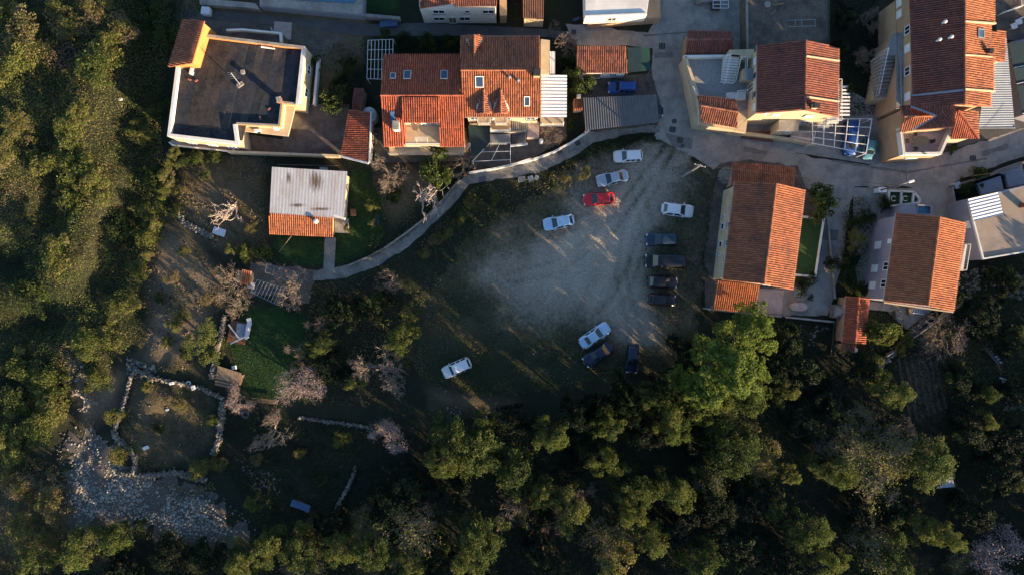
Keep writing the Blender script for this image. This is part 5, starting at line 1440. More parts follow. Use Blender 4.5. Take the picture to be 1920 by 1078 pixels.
# kind: length, width, height, bonnet start z, x of: windscreen foot, roof front, roof rear, rear glass foot
KINDS = {'hatch': (4.05, 1.75, 1.48, .86, .92, .22, -1.35, -1.82), 'sedan': (4.55, 1.78, 1.43, .86, .98, .25, -.85, -1.48), 'estate': (4.4, 1.78, 1.50, .88, 1.0, .32, -1.75, -2.05),
         'city': (3.6, 1.62, 1.50, .88, .95, .35, -1.30, -1.66), 'suv': (3.95, 1.70, 1.70, 1.0, .90, .48, -1.62, -1.86), 'van': (5.5, 1.95, 1.90, 1.1, 1.75, 1.15, -2.45, -2.66)}
def car(kind, paint, px, py, ang, label, group='cars parked on the gravel plot', L=None, rack=False):
    L0, W, H, zb, wx, rf, rr_, gx = KINDS[kind]
    t = thing('parked_car', label, 'car', P(px, py), group)
    t.rotation_euler = (0, 0, math.radians(ang))
    if L: t.scale = (L / L0, 1 if abs(L / L0 - 1) < .08 else (1 + (L / L0 - 1) * .5), 1)
    o = Vector(ORG[t.name]); L = L0; hl, hw = L / 2, W / 2
    pm = PAINT[paint]
    # lower body: lofted sections
    sec = []
    for x in [-hl, -hl + .06, -hl + .2, -hl + .5, gx, -1.0, -.4, .2, wx, wx + .35, hl - .55, hl - .22, hl - .07, hl]:
        e = abs(x) / hl
        w = hw * (1 - .30 * max(0, (e - .72) / .28) ** 2.2)
        if x >= wx: zt = zb + .06 - (x - wx) / (hl - wx) * .24
        elif x <= gx: zt = zb + .10 - (.06 if kind == 'sedan' else .0) - (gx - x) / max(.1, gx + hl) * .08
        else: zt = zb + .06 + .04 * (wx - x) / (wx - gx)
        if e > .985: zt -= .16; zl = .34
        elif e > .95: zt -= .05; zl = .26
        else: zl = .22
        sec.append([(x, y * w, z) for y, z in ((-.92, zl), (-1, zl + .16), (-1.0, .60), (-.97, zt - .10), (-.88, zt - .02), (-.55, zt + .025), (0, zt + .035), (.55, zt + .025), (.88, zt - .02), (.97, zt - .10), (1.0, .60), (1, zl + .16), (.92, zl))])
    n = len(sec[0]); vs = [o + Vector(p) for s in sec for p in s]; fs = []
    for i in range(len(sec) - 1):
        for j in range(n): fs.append((i * n + j, i * n + (j + 1) % n, (i + 1) * n + (j + 1) % n, (i + 1) * n + j))
    fs += [tuple(range(n)), tuple(range((len(sec) - 1) * n, len(sec) * n))]
    body = MB().add(vs, fs)
    # cabin frame
    zc = zb + .05
    wb, wt = hw * .93, hw * .74
    base = [(wx, -wb * .93), (wx - .18, -wb), (gx + .15, -wb), (gx, -wb * .9), (gx, wb * .9), (gx + .15, wb), (wx - .18, wb), (wx, wb * .93)]
    top = [(rf, -wt * .93), (rf - .12, -wt), (rr_ + .1, -wt), (rr_, -wt * .92), (rr_, wt * .92), (rr_ + .1, wt), (rf - .12, wt), (rf, wt * .93)]
    cv = [o + Vector((x, y, zc)) for x, y in base] + [o + Vector((x, y, H - .06)) for x, y in top] + [o + Vector(((x - (rf + rr_) / 2) * .93 + (rf + rr_) / 2, y * .88, H - .005)) for x, y in top] + [o + Vector(((x - (rf + rr_) / 2) * .5 + (rf + rr_) / 2, y * .4, H + .012)) for x, y in top]
    cf = []
    for k in range(3):
        for j in range(8): cf.append((k * 8 + j, k * 8 + (j + 1) % 8, (k + 1) * 8 + (j + 1) % 8, (k + 1) * 8 + j))
    cf.append(tuple(range(24, 32)))
    body.add(cv, cf)
    body.build('body', pm, t, smooth=True)
    def panel(name, a, b, c, d, ins=.06, off=.012, m='glass', par=t):
        a, b, c, d = [Vector(q) for q in (a, b, c, d)]
        def bl(u, v): return a.lerp(b, u).lerp(d.lerp(c, u), v)
        nn = (b - a).cross(d - a).normalized()
        if nn.dot((a + c) / 2 - Vector((-.3, 0, .6))) < 0: nn = -nn
        q = [bl(ins, ins), bl(1 - ins, ins), bl(1 - ins, 1 - ins), bl(ins, 1 - ins)]
        return MB().add([o + p + nn * off for p in q] + [o + p + nn * (off - .02) for p in q], [(0, 1, 2, 3), (4, 7, 6, 5), (0, 4, 5, 1), (1, 5, 6, 2), (2, 6, 7, 3), (3, 7, 4, 0)]).build(name, m, par)
    zt = H - .06
    B = [Vector((x, y, zc)) for x, y in base]; T = [Vector((x, y, zt)) for x, y in top]
    panel('windscreen', B[0], B[7], T[7], T[0], .05)
    panel('rear_window', B[3], B[4], T[4], T[3], .10)
    for (i0, i1) in ((2, 1), (5, 6)):
        a, b, c, d = B[i0], B[i1], T[i1], T[i0]
        mids = [(0, .33), (.36, .64), (.67, 1)] if kind in ('estate', 'van', 'suv') else [(0, .48), (.52, 1)]
        for (u, w) in mids: panel('side_window', a.lerp(b, u), a.lerp(b, w), d.lerp(c, w), d.lerp(c, u), .07)
    for sx in (-1, 1):
        for sy in (-1, 1):
            c = Vector((sx * L * .31 + .05, sy * (hw - .09), .31)); k = MB(); n = 20
            vs = []; fs = []
            for (r, y) in ((.18, -.10), (.29, -.10), (.31, -.07), (.31, .07), (.29, .10), (.18, .10)):
                vs += [o + c + Vector((r * math.cos(2 * math.pi * j / n), y * sy, r * math.sin(2 * math.pi * j / n))) for j in range(n)]
            for i in range(5):
                for j in range(n): fs.append((i * n + j, i * n + (j + 1) % n, (i + 1) * n + (j + 1) % n, (i + 1) * n + j))
            wh = k.add(vs, fs).build('wheel', 'black', t, smooth=True)
            k = MB(); vs = [o + c + Vector((.19 * math.cos(2 * math.pi * j / n), .085 * sy, .19 * math.sin(2 * math.pi * j / n))) for j in range(n)]
            vs.append(o + c + Vector((0, .105 * sy, 0)))
            k.add(vs, [(j, (j + 1) % n, n) for j in range(n)]).build('rim', 'metal', wh, fix=False)
    for sy in (-1, 1):
        MB().box(o + Vector((hl - .20, sy * hw * .66, zb - .20)), (.26, .34, .13), sy * -.35).build('headlight', 'lens', t, bevel=.03)
        MB().box(o + Vector((-hl + .10, sy * hw * .74, zb - .06)), (.16, .26, .2), sy * .3).build('tail_light', 'redlens', t, bevel=.02)
        MB().box(o + Vector((wx - .25, sy * (hw + .07), zb + .08)), (.13, .2, .14), sy * .2).build('wing_mirror', pm, t, bevel=.03)
    for sx in (-1, 1):
        MB().box(o + Vector((sx * (hl + .005), 0, .48)), (.03, .5, .11)).build('number_plate', 'cleanwhite', t)
        MB().box(o + Vector((sx * (hl - .02), 0, .34)), (.1, W * .62, .12)).build('bumper', 'black', t, bevel=.02)
    if rack:
        for sy in (-1, 1): MB().bar(o + Vector((rf - .2, sy * wt * .9, H + .03)), o + Vector((rr_ + .2, sy * wt * .9, H + .03)), .05).build('roof_rail', 'black', t)
    return t

car('estate', 'white', 1176, 295, 182.5, 'white car nearest the road, at the top of the gravel plot', L=3.9)
car('sedan', 'silver', 1147, 336, 192.8, 'silver grey car between the red car and the white car by the road', L=4.4)
car('hatch', 'red', 1121, 374.5, 184.5, 'bright red hatchback on the gravel plot', L=4.2)
car('hatch', 'paleblue', 1047, 418, 191, 'pale blue hatchback at the grassy edge next to the red car', L=4.2)
car('hatch', 'white', 1268, 395, -7, 'white hatchback at the top of the row facing the house wall', L=4.35)
car('estate', 'darkblue', 1239, 450, 180, 'dark blue estate car just below the white hatchback', L=4.4)
car('van', 'black', 1245, 490, 179, 'long black van, the longest vehicle on the plot', L=5.55)
car('hatch', 'black', 1240, 529, -3, 'black hatchback directly below the long black van', L=4.05)
car('city', 'black', 1239, 562, -4, 'small black city car at the bottom of the dark row', L=3.75)
car('sedan', 'paleblue', 1114, 628, 34.6, 'pale blue saloon parked diagonally, beside the dark blue one', L=4.6)
car('sedan', 'navy', 1120, 663, 214, 'dark navy saloon tucked alongside the diagonal pale blue saloon', L=4.4)
car('estate', 'navy', 1184, 671, 266, 'navy car parked alone by the trees, pointing down the plot', L=4.0)
car('suv', 'white', 857, 688, 204, 'boxy old white off-roader parked alone on the rough grass', L=4.0)
car('suv', 'blue', 1165, 168, 180, 'deep blue off-roader between the orange garage and the carport', 'cars parked by the houses', L=3.95, rack=True)
car('van', 'blue', 1588, 262, 268, 'deep blue van under the white car pergola', 'cars parked by the houses', L=4.6)
car('city', 'teal', 1624, 282, 262, 'small teal car at the corner of the white car pergola', 'cars parked by the houses', L=2.9)
car('hatch', 'black', 1214, 211, 0, 'black car under the grey carport with its nose out', 'cars parked by the houses')
# covered motorbike in the passage
c = P(706.5, 263)
t = thing('motorbike', 'black motorbike in the passage between the long red shed and the house', 'motorbike', c)
for s in (-.75, .75):
    k = MB(); n = 18; vs = []; fs = []
    for (r, x) in ((.2, -.06), (.31, -.06), (.33, 0), (.31, .06), (.2, .06)):
        vs += [c + Vector((x, s + r * math.cos(2 * math.pi * j / n), .33 + r * math.sin(2 * math.pi * j / n))) for j in range(n)]
    for i in range(4):
        for j in range(n): fs.append((i * n + j, i * n + (j + 1) % n, (i + 1) * n + (j + 1) % n, (i + 1) * n + j))
    k.add(vs, fs).build('wheel', 'black', t)
MB().tube([c + Vector((0, -.85, .7)), c + Vector((0, -.5, .85)), c + Vector((0, -.1, .82)), c + Vector((0, .2, .95)), c + Vector((0, .55, .9))], [.12, .2, .2, .24, .12], 10).build('body', 'dark', t, smooth=True)
MB().tube([c + Vector((0, -.8, .9)), c + Vector((0, -.1, .93))], [.14, .16], 8).build('seat', 'black', t)
MB().tube([c + Vector((-.36, .45, 1.08)), c + Vector((0, .58, 1.05)), c + Vector((.36, .45, 1.08))], .03).build('handlebar', 'metal', t)
MB().tube([c + Vector((0, .56, 1.0)), c + Vector((0, .75, .35))], .05).build('fork', 'metal', t)

# ------------------------------------------------------------------ street furniture, poles and wires
def drain(px, py, w, d, rz, label):
    c = P(px, py, .02)
    t = thing('drain_cover', label, 'drain cover', c, 'drain covers in the road'); t.rotation_euler = (0, 0, rz); o = ORG[t.name]
    f = MB()
    for s in (-1, 1): f.box(o + Vector((s * w / 2, 0, .012)), (.07, d, .02)); f.box(o + Vector((0, s * d / 2, .012)), (w - .07, .07, .02))
    f.build('frame', 'dark', t)
    k = MB(); nn = max(3, int(w / .16))
    for i in range(nn): k.box(o + Vector((-w / 2 + w * (i + .5) / nn, 0, .006)), (w / nn * .8, d - .07, .012))
    k.build('grate', 'dark', t)
drain(1241.5, 87, .75, .75, 0, 'square drain cover in the road between the garage and the red shed')
drain(1264.5, 228, .55, .5, .2, 'smallest square drain cover on the bend below the pebbled terrace')
drain(1261, 243.5, .75, .7, -.15, 'square drain cover in the road just above the plot entrance, middle of three')
drain(1275, 263.5, .75, .7, -.1, 'square drain cover on the bend nearest the gravel plot')
drain(1280, 274, .35, .35, .6, 'little round-looking drain cover just below the bend covers')
drain(1076, 61, .55, .55, 0, 'small drain cover on the pale lane below the white building')
drain(1083.5, 269, .6, .6, .5, 'drain cover in the footpath by the green bank')
drain(1049, 285, .6, .6, .5, 'rusty drain cover on the footpath further down from the green bank')
drain(1824, 297, .75, .65, .1, 'drain cover in the road near the photo edge, below the tan house')

base = P(1278, 333)
t = thing('utility_pole', 'tall pale utility pole at the corner of the gravel plot by the road', 'utility pole', base)
MB().tube([base, base + Vector((0, 0, 9))], [.17, .10], 10).build('pole', 'concrete', t)
MB().bar(base + Vector((-.7, .2, 8.7)), base + Vector((.7, -.2, 8.7)), .1).build('crossarm', 'metal', t)
k = MB()
for s in (-.6, -.2, .2, .6): k.lathe(base + Vector((s, -s * .28, 8.75)), [(.05, 0), (.07, .08), (.04, .2)], 8)
k.build('insulators', 'lens', t)
base2 = P(1643, 359)
t = thing('street_lamp', 'slim brown street lamp by the road in front of the grey house', 'street lamp', base2)
MB().tube([base2, base2 + Vector((0, 0, 5.2))], [.12, .08], 10).build('pole', 'wood', t)
MB().tube([base2 + Vector((0, 0, 5.1)), base2 + Vector((.5, .15, 5.5)), base2 + Vector((1.1, .35, 5.6))], .04, 8).build('arm', 'metal', t)
o_ = MB().box(base2 + Vector((1.4, .44, 5.58)), (.75, .3, .16), .3).build('lamp_head', 'paint_white', t, bevel=.05)
MB().box(base2 + Vector((1.4, .44, 5.49)), (.55, .2, .03), .3).build('lens', 'lens', o_)
def wire(a, b, sag, label, r=.018):
    a, b = Vector(a), Vector(b)
    pts = [a.lerp(b, i / 14) - Vector((0, 0, sag * 4 * (i / 14) * (1 - i / 14))) for i in range(15)]
    MB().tube(pts, r, 5).build('overhead_cable', 'black', None, label=label, cat='cable', group='overhead cables')
pt = base + Vector((0, 0, 8.85))
wire(pt, P(862, 330, 5.4), .5, 'overhead cable from the pole across the plot to the bare tree by the footpath')
wire(pt, P(1419, 205, 6.2), .3, 'overhead cable from the pole to the courtyard house')
wire(base2 + Vector((1.0, .3, 5.3)), P(1677, -60, 8.6), .4, 'cable running up past the tan house from the street lamp')
wire(base2 + Vector((0, 0, 5.1)), pt, .4, 'overhead cable along the road between the street lamp and the utility pole')
wire(base2 + Vector((0, 0, 5.1)), P(2050, 300, 6), .4, 'overhead cable from the street lamp along the road to the photo edge')
wire(P(447, 141, 5.9), P(429, 240, 4.2), .1, 'thin stay wire from the antenna mast to the lower parapet of the flat roof', .012)
wire(P(447, 141, 5.9), P(424, 52, 3.2), .1, 'thin stay wire from the antenna mast to the white annex', .012)
wire(P(447, 141, 5.9), P(519, 236, 4.1), .1, 'thin stay wire from the antenna mast to the satellite dish corner', .012)

# ------------------------------------------------------------------ stones: walls, heaps, rubble
def stones_mesh(pts, sizes, flat=.7, seed=1):
    """deformed six sided stones at pts, as one mesh"""
    rng = np.random.default_rng(seed)
    n = len(pts)
    cube = np.array([(x, y, z) for z in (-1, 1) for y in (-1, 1) for x in (-1, 1)], float) * .5
    f = np.array([(0, 2, 3, 1), (4, 5, 7, 6), (0, 1, 5, 4), (2, 6, 7, 3), (0, 4, 6, 2), (1, 3, 7, 5)])
    v = cube[None] * (1 + rng.uniform(-.35, .35, (n, 8, 3))) * np.array(sizes)[:, None, None] * np.stack([rng.uniform(.7, 1.4, n), rng.uniform(.7, 1.2, n), flat * rng.uniform(.6, 1.2, n)], 1)[:, None]
    a = rng.uniform(0, 6.28, n); c, s = np.cos(a), np.sin(a)
    x = v[..., 0] * c[:, None] - v[..., 1] * s[:, None]; y = v[..., 0] * s[:, None] + v[..., 1] * c[:, None]
    tl = rng.normal(0, .25, (n, 2))
    z = v[..., 2] + x * tl[:, :1] + y * tl[:, 1:]
    v = np.stack([x, y, z], -1) + np.array(pts)[:, None]
    F = (f[None] + (np.arange(n) * 8)[:, None, None]).reshape(-1, 4)
    return v.reshape(-1, 3), F
def np_mesh(name, v, f, m, attrs=None, org=(0, 0, 0), smooth=False):
    me = bpy.data.meshes.new(name)
    v = np.asarray(v, float) - np.asarray(org, float)
    me.vertices.add(len(v)); me.vertices.foreach_set('co', v.ravel())
    k = f.shape[1]
    me.loops.add(f.size); me.loops.foreach_set('vertex_index', f.ravel().astype(np.int32))
    me.polygons.add(len(f)); me.polygons.foreach_set('loop_start', (np.arange(len(f)) * k).astype(np.int32))
    me.update(calc_edges=True)
    for a, arr in (attrs or {}).items(): set_attr(me, a, arr)
    me.materials.append(M[m] if isinstance(m, str) else m)
    return me
def link(name, me, parent=None, loc=(0, 0, 0), **k):
    o = bpy.data.objects.new(name, me); COL.objects.link(o); o.location = loc
    if parent is not None: o.parent = parent
    ORG[o.name] = Vector(loc)
    return tag(o, **k)
def stone_wall(path, w, hgt, label, seed=3, size=.21, m='stone'):
    pts = [Vector(XY(*q)) for q in path]
    c = sum(pts, Vector((0, 0))) / len(pts)
    t = thing('dry_stone_wall', label, 'stone wall', (c.x, c.y, 0), 'dry stone walls of the terraces')
    core = MB(); sp = []; sz = []
    rng = np.random.default_rng(seed)
    for i in range(len(pts) - 1):
        a, b = pts[i], pts[i + 1]; d = (b - a).normalized(); nn = Vector((-d.y, d.x))
        za, zb = gh(a.x, a.y), gh(b.x, b.y)
        core.bar((a.x, a.y, (za) + hgt * .38), (b.x, b.y, (zb) + hgt * .38), w * .6, hgt * .75)
        L = (b - a).length
        for _ in range(int(L * w / size ** 2 * 2.2)):
            u = rng.uniform(0, 1); v = rng.uniform(-.5, .5)
            p = a.lerp(b, u) + nn * (v * w + rng.normal(0, .05))
            zz = gh(p.x, p.y)
            sp.append((p.x, p.y, zz + hgt * (1.0 if abs(v) < .36 else rng.uniform(.1, .9)) + rng.normal(0, .03))); sz.append(size * rng.uniform(.6, 1.35))
    core.build('core', 'stone', t)
    v, f = stones_mesh(sp, sz, .7, seed)
    link('stones', np_mesh('stones', v, f, m, org=(c.x, c.y, 0)), t, kind='stuff')
stone_wall([(424, 590), (417, 630), (408, 660), (400, 708)], .5, .7, 'dry stone wall running down beside the lower lawn', 3)
stone_wall([(250, 700), (240, 735), (232, 770), (222, 805), (232, 822), (252, 838), (262, 858), (256, 884)], .42, .6, 'dry stone wall curving round the brown garden plot to the rubble', 5)
stone_wall([(252, 690), (290, 706), (330, 714), (380, 728), (420, 746)], .42, .55, 'dry stone wall along the upper edge of the brown garden plot', 6)
stone_wall([(420, 752), (416, 790), (412, 825), (402, 850)], .7, .7, 'broad dry stone wall beside the pink blossom tree', 7)
stone_wall([(230, 884), (270, 890), (330, 886), (388, 898)], .7, .5, 'dry stone wall along the lower edge of the brown garden plot', 8)
stone_wall([(330, 395), (350, 420), (400, 445)], .7, .5, 'short broken stone wall by the white twisted fig tree', 9)
stone_wall([(560, 782), (620, 790), (690, 800)], .35, .3, 'low stone edge under the lower lawn fence', 10)
stone_wall([(668, 872), (660, 900), (640, 935), (625, 970)], .4, .35, 'scattered pale stone wall in the dark clearing', 11)
stone_wall([(1740, 590), (1700, 628), (1660, 672), (1630, 700)], .7, .6, 'stone wall slanting below the grey house towards the ploughed strip', 12)
def path_top(a, b, lab): pass
BANK = MB()
k = [(862, 338), (832, 374), (800, 408), (762, 438), (722, 466), (690, 483), (655, 498)]
for a, b in zip(k[:-1], k[1:]): BANK.bar(v3(XY(*a), .25), v3(XY(*b), .25), .22, .6)
BANK.build('path_wall', 'stone', None, label='low wall between the footpath and the fig tree garden', cat='wall')
k = [(1104, 247), (1070, 270), (1036, 288), (1000, 301), (930, 318), (880, 326)]
BANK = MB()
for a, b in zip(k[:-1], k[1:]): BANK.bar(v3(XY(*a), .4), v3(XY(*b), .4), .22, .8)
BANK.build('path_wall', 'white', None, label='pale wall between the footpath and the yard of the dormer house', cat='wall')
t = thing('garden_gate', 'white garden gate in the pale wall beside the footpath', 'gate', P(982, 305))
for i in range(7): p = P(970, 308, 0).lerp(P(994, 300, 0), i / 6); MB().bar(p, p + Vector((0, 0, 1.1)), .05).build('bar', 'paint_white', t)
for z in (.2, 1.05): MB().bar(P(970, 308) + Vector((0, 0, z)), P(994, 300) + Vector((0, 0, z)), .06).build('rail', 'paint_white', t)

def scatter_pts(poly, dens, seed, dn=None):
    rng = np.random.default_rng(seed)
    p = np.array(poly); lo, hi = p.min(0), p.max(0)
    n = int((hi[0] - lo[0]) * (hi[1] - lo[1]) * dens)
    x = rng.uniform(lo[0], hi[0], n); y = rng.uniform(lo[1], hi[1], n)
    k = pip(x, y, poly)
    x, y = x[k], y[k]
    if dn is not None:
        k = rng.uniform(0, 1, len(x)) < dn(x, y); x, y = x[k], y[k]
    return x, y
def rubble(name, poly, dens, smin, smax, label, seed, dn=None, m='stone', cat='rubble'):
    x, y = scatter_pts(poly, dens, seed, dn)
    rng = np.random.default_rng(seed + 5)
    s = smin + (smax - smin) * rng.uniform(0, 1, len(x)) ** 2.5
    v, f = stones_mesh(np.stack([x, y, ground_h(x, y) + s * .2], 1), s, .7, seed)
    c = (float(x.mean()), float(y.mean()), 0)
    return link(name, np_mesh(name, v, f, m, org=c), None, c, kind='stuff', label=label, cat=cat)
RUB = PL([(125, 820), (170, 805), (215, 830), (250, 870), (300, 900), (390, 925), (430, 980), (470, 1000), (420, 1025), (330, 1010), (270, 985), (200, 975), (140, 990), (120, 940), (130, 880)])
sheet('rubble_ground', RUB, .05, mat('pale_gravel', (.06, .054, .046), (.095, .087, .076), 3.5, .95, bump=.7, bscale=9, c3=(.09, .085, .08), s3=.3), .6, drape=True, jag=2.4)
M['palestone'] = mat('pale_limestone', (.34, .315, .28), (.19, .175, .155), 1.5, .95, island=.5, bump=.3, bscale=12)
rubble('rubble', RUB, 62, .05, .25, 'pale field of broken limestone in the lower left corner', 31, lambda x, y: (.08 + .92 * sm(fbm(x, y, 3.5, 6), .36, .6)) * sm(-sdist(x, y, RUB), -.3, 2.2), m='palestone')
rubble('rubble', PL([(105, 800), (170, 785), (260, 850), (400, 905), (450, 960), (500, 1010), (430, 1045), (300, 1030), (130, 1015), (100, 930)]), 5, .06, .26, 'stray pale stones round the edge of the broken limestone field', 41, lambda x, y: sm(fbm(x, y, 2.5, 16), .4, .6))
rubble('rubble', PL([(235, 668), (300, 690), (290, 715), (240, 705)]), 20, .12, .42, 'loose pale boulders where the terrace walls meet', 32)
rubble('rubble', PL([(125, 665), (160, 670), (165, 705), (120, 725)]), 20, .1, .36, 'small pale stone heap among the scrub', 33)
rubble('rubble', PL([(450, 875), (480, 870), (530, 895), (525, 925), (490, 930)]), 16, .08, .28, 'heap of white stones in the dark clearing', 34, lambda x, y: fbm(x, y, 2, 2) ** 1.2)
rubble('rubble', PL([(765, 712), (860, 725), (1000, 745), (1040, 760), (980, 790), (800, 785)]), 14, .07, .32, 'pale rocks on the rough bank below the boxy off-roader', 35, lambda x, y: sm(fbm(x, y, 5, 4), .42, .65))
rubble('rubble', PL([(1790, 520), (1840, 500), (1920, 500), (1920, 560), (1810, 570)]), 8, .12, .45, 'pale rocks below the flat tan roof', 36, lambda x, y: sm(fbm(x, y, 4, 3), .4, .6))
rubble('rubble', PL([(1465, 605), (1560, 612), (1560, 650), (1470, 650)]), 10, .07, .32, 'pale rubble on the dark slope behind the patio wall', 37, lambda x, y: sm(fbm(x, y, 3, 9), .45, .6))
M['clod'] = mat('earth_clod', (.15, .115, .08), (.085, .066, .048), 3, .95, island=.4)
rubble('soil_clods', PL([(335, 288), (498, 292), (496, 465), (425, 475), (335, 420)]), 9, .06, .26, 'clods of brown earth on the plot beside the garden shed', 42, lambda x, y: sm(fbm(x, y, 3, 71), .35, .6), 'clod', 'soil')
rubble('soil_clods', PL([(270, 450), (350, 435), (415, 520), (405, 640), (350, 695), (280, 680), (262, 600)]), 9, .06, .26, 'clods of brown earth above the terrace walls', 43, lambda x, y: sm(fbm(x, y, 3, 72), .35, .6), 'clod', 'soil')
rubble('soil_clods', PL([(240, 712), (400, 748), (404, 845), (275, 878), (232, 818)]), 8, .05, .22, 'clods of earth inside the stone walled garden plot', 44, lambda x, y: sm(fbm(x, y, 3, 73), .35, .6), 'clod', 'soil')
rubble('pebbles', LOT, 6.0, .03, .12, 'small pale stones scattered over the gravel plot', 38, lambda x, y: .1 + .9 * sm(fbm(x, y, 4, 4), .45, .65), cat='pebbles')
rubble('rubble', PL([(1885, 740), (1930, 710), (1930, 770), (1880, 775)]), 9, .12, .5, 'white rubble heap at the photo edge beside the ploughed strip', 39)

# ------------------------------------------------------------------ ploughed strips
t = thing('ploughed_strip', 'small ploughed strip with furrows below the dry brush', 'garden plot', P(1725, 735))
for i in range(7):
    a, b = P(1683 + i * 11.5, 672 + i * .6), P(1706 + i * 11.5, 790 - i * 4); k = MB()
    n = 12; pts = []
    for j in range(n + 1):
        q = a.lerp(b, j / n); pts.append((q.x + R.uniform(-.06, .06), q.y, gh(q.x, q.y) - .06 + R.uniform(-.03, .03)))
    k.tube(pts, [.26 + R.uniform(-.05, .05) for _ in pts], 8).build('furrow', mat('furrow_soil', (.10, .075, .055), (.07, .055, .042), 3, .95, bump=.6, bscale=8) if i == 0 else bpy.data.materials['furrow_soil'], t, smooth=True)

# ------------------------------------------------------------------ vegetation
def leaf_quads(c, nrm, size, tone, rng, lift=.25):
    """small folded rhombic leaves: centres c, facing nrm"""
    n = len(c)
    r = rng.normal(size=(n, 3))
    u = np.cross(nrm, r); u /= np.linalg.norm(u, axis=1, keepdims=True) + 1e-9
    v = np.cross(nrm, u)
    s = size[:, None]
    V = np.stack([c - u * s * .5, c + v * s * .3 + nrm * s * lift * .3, c + u * s * .55, c - v * s * .3 + nrm * s * lift * .3], 1).reshape(-1, 3)
    F = np.arange(n * 4).reshape(-1, 4)
    return V, F, np.repeat(tone, 4)

def crown_mesh(name, seed, Rr, Hc, nl, nq, leaf, tone, z0=.32, sq=.9, lobe=(.26, .42), lm=None):
    rng = np.random.default_rng(seed)
    a = rng.uniform(0, 6.283, nl); rad = Rr * .72 * np.sqrt(rng.uniform(0, 1, nl))
    asym = 1 + .25 * np.cos(a * 2 + rng.uniform(0, 6)) + .18 * np.cos(a * 3 + rng.uniform(0, 6))
    rad *= asym
    h = Hc * (z0 + (1 - z0) * (1 - (rad / (Rr * .95)) ** 2 * .75) * rng.uniform(.72, 1.0, nl))
    low = rng.uniform(0, 1, nl) < .3; h = np.where(low, h * rng.uniform(.4, .7, nl), h)
    lc = np.stack([rad * np.cos(a), rad * np.sin(a), h], 1)
    lr = Rr * rng.uniform(*lobe, nl)
    lt = rng.normal(0, .06, nl)
    ns = 8                                    # smaller clumps over every lobe
    sd = rng.normal(size=(nl, ns, 3)); sd[..., 2] = np.abs(sd[..., 2]) - .2; sd /= np.linalg.norm(sd, axis=2, keepdims=True)
    c2 = (lc[:, None] + sd * lr[:, None, None] * rng.uniform(.55, 1.0, (nl, ns, 1)) * np.array([1, 1, sq])).reshape(-1, 3)
    r2 = (lr[:, None] * rng.uniform(.2, .62, (nl, ns))).ravel(); lt = np.repeat(lt, ns) + rng.normal(0, .05, nl * ns)
    lc0, lr0 = lc, lr; lc, lr = c2, r2
    w = lr ** 2; k = rng.choice(len(lr), nq, p=w / w.sum())
    d = rng.normal(size=(nq, 3)); d[:, 2] = np.abs(d[:, 2]) * .9 - .25; d /= np.linalg.norm(d, axis=1, keepdims=True)
    lump = 1 + .16 * np.sin(d[:, 0] * 7 + k) * np.sin(d[:, 1] * 6 + k * 2) 
    rr = lr[k] * (.70 + .34 * rng.uniform(0, 1, nq) ** .6) * lump
    stray = rng.uniform(0, 1, nq) < .09; rr = np.where(stray, rr * rng.uniform(1.1, 1.9, nq), rr)
    c = lc[k] + d * rr[:, None] * np.array([1, 1, sq])
    n = d * .45 + rng.normal(0, .6, (nq, 3)); n /= np.linalg.norm(n, axis=1, keepdims=True)
    t = tone + lt[k] + rng.normal(0, .05, nq)
    V, F, T = leaf_quads(c, n, leaf * rng.uniform(.6, 1.4, nq), t, rng)
    return np_mesh(name, V, F, lm or LEAF, {'tone': T}), (lc0, lr0)

def limb_mesh(name, seed, lobes, hub, r0, m='bark'):
    rr = random.Random(seed)
    mb = MB()
    hubv = Vector((rr.uniform(-.2, .2), rr.uniform(-.2, .2), hub))
    mb.tube([(0, 0, -.4), (0, 0, 0), hubv * .5 + Vector((rr.uniform(-.15, .15), rr.uniform(-.15, .15), 0)), hubv], [r0 * 1.5, r0 * 1.15, r0, r0 * .8], 8)
    lc, lr = lobes
    for i in range(min(len(lc), 11)):
        p = Vector(lc[i]); mid = hubv.lerp(p, .5) + Vector((rr.uniform(-.3, .3), rr.uniform(-.3, .3), .2))
        mb.tube([hubv, mid, p], [r0 * .55, r0 * .3, r0 * .1], 5, cap=False)
    return mb.mesh(name, m, smooth=True, fix=False)

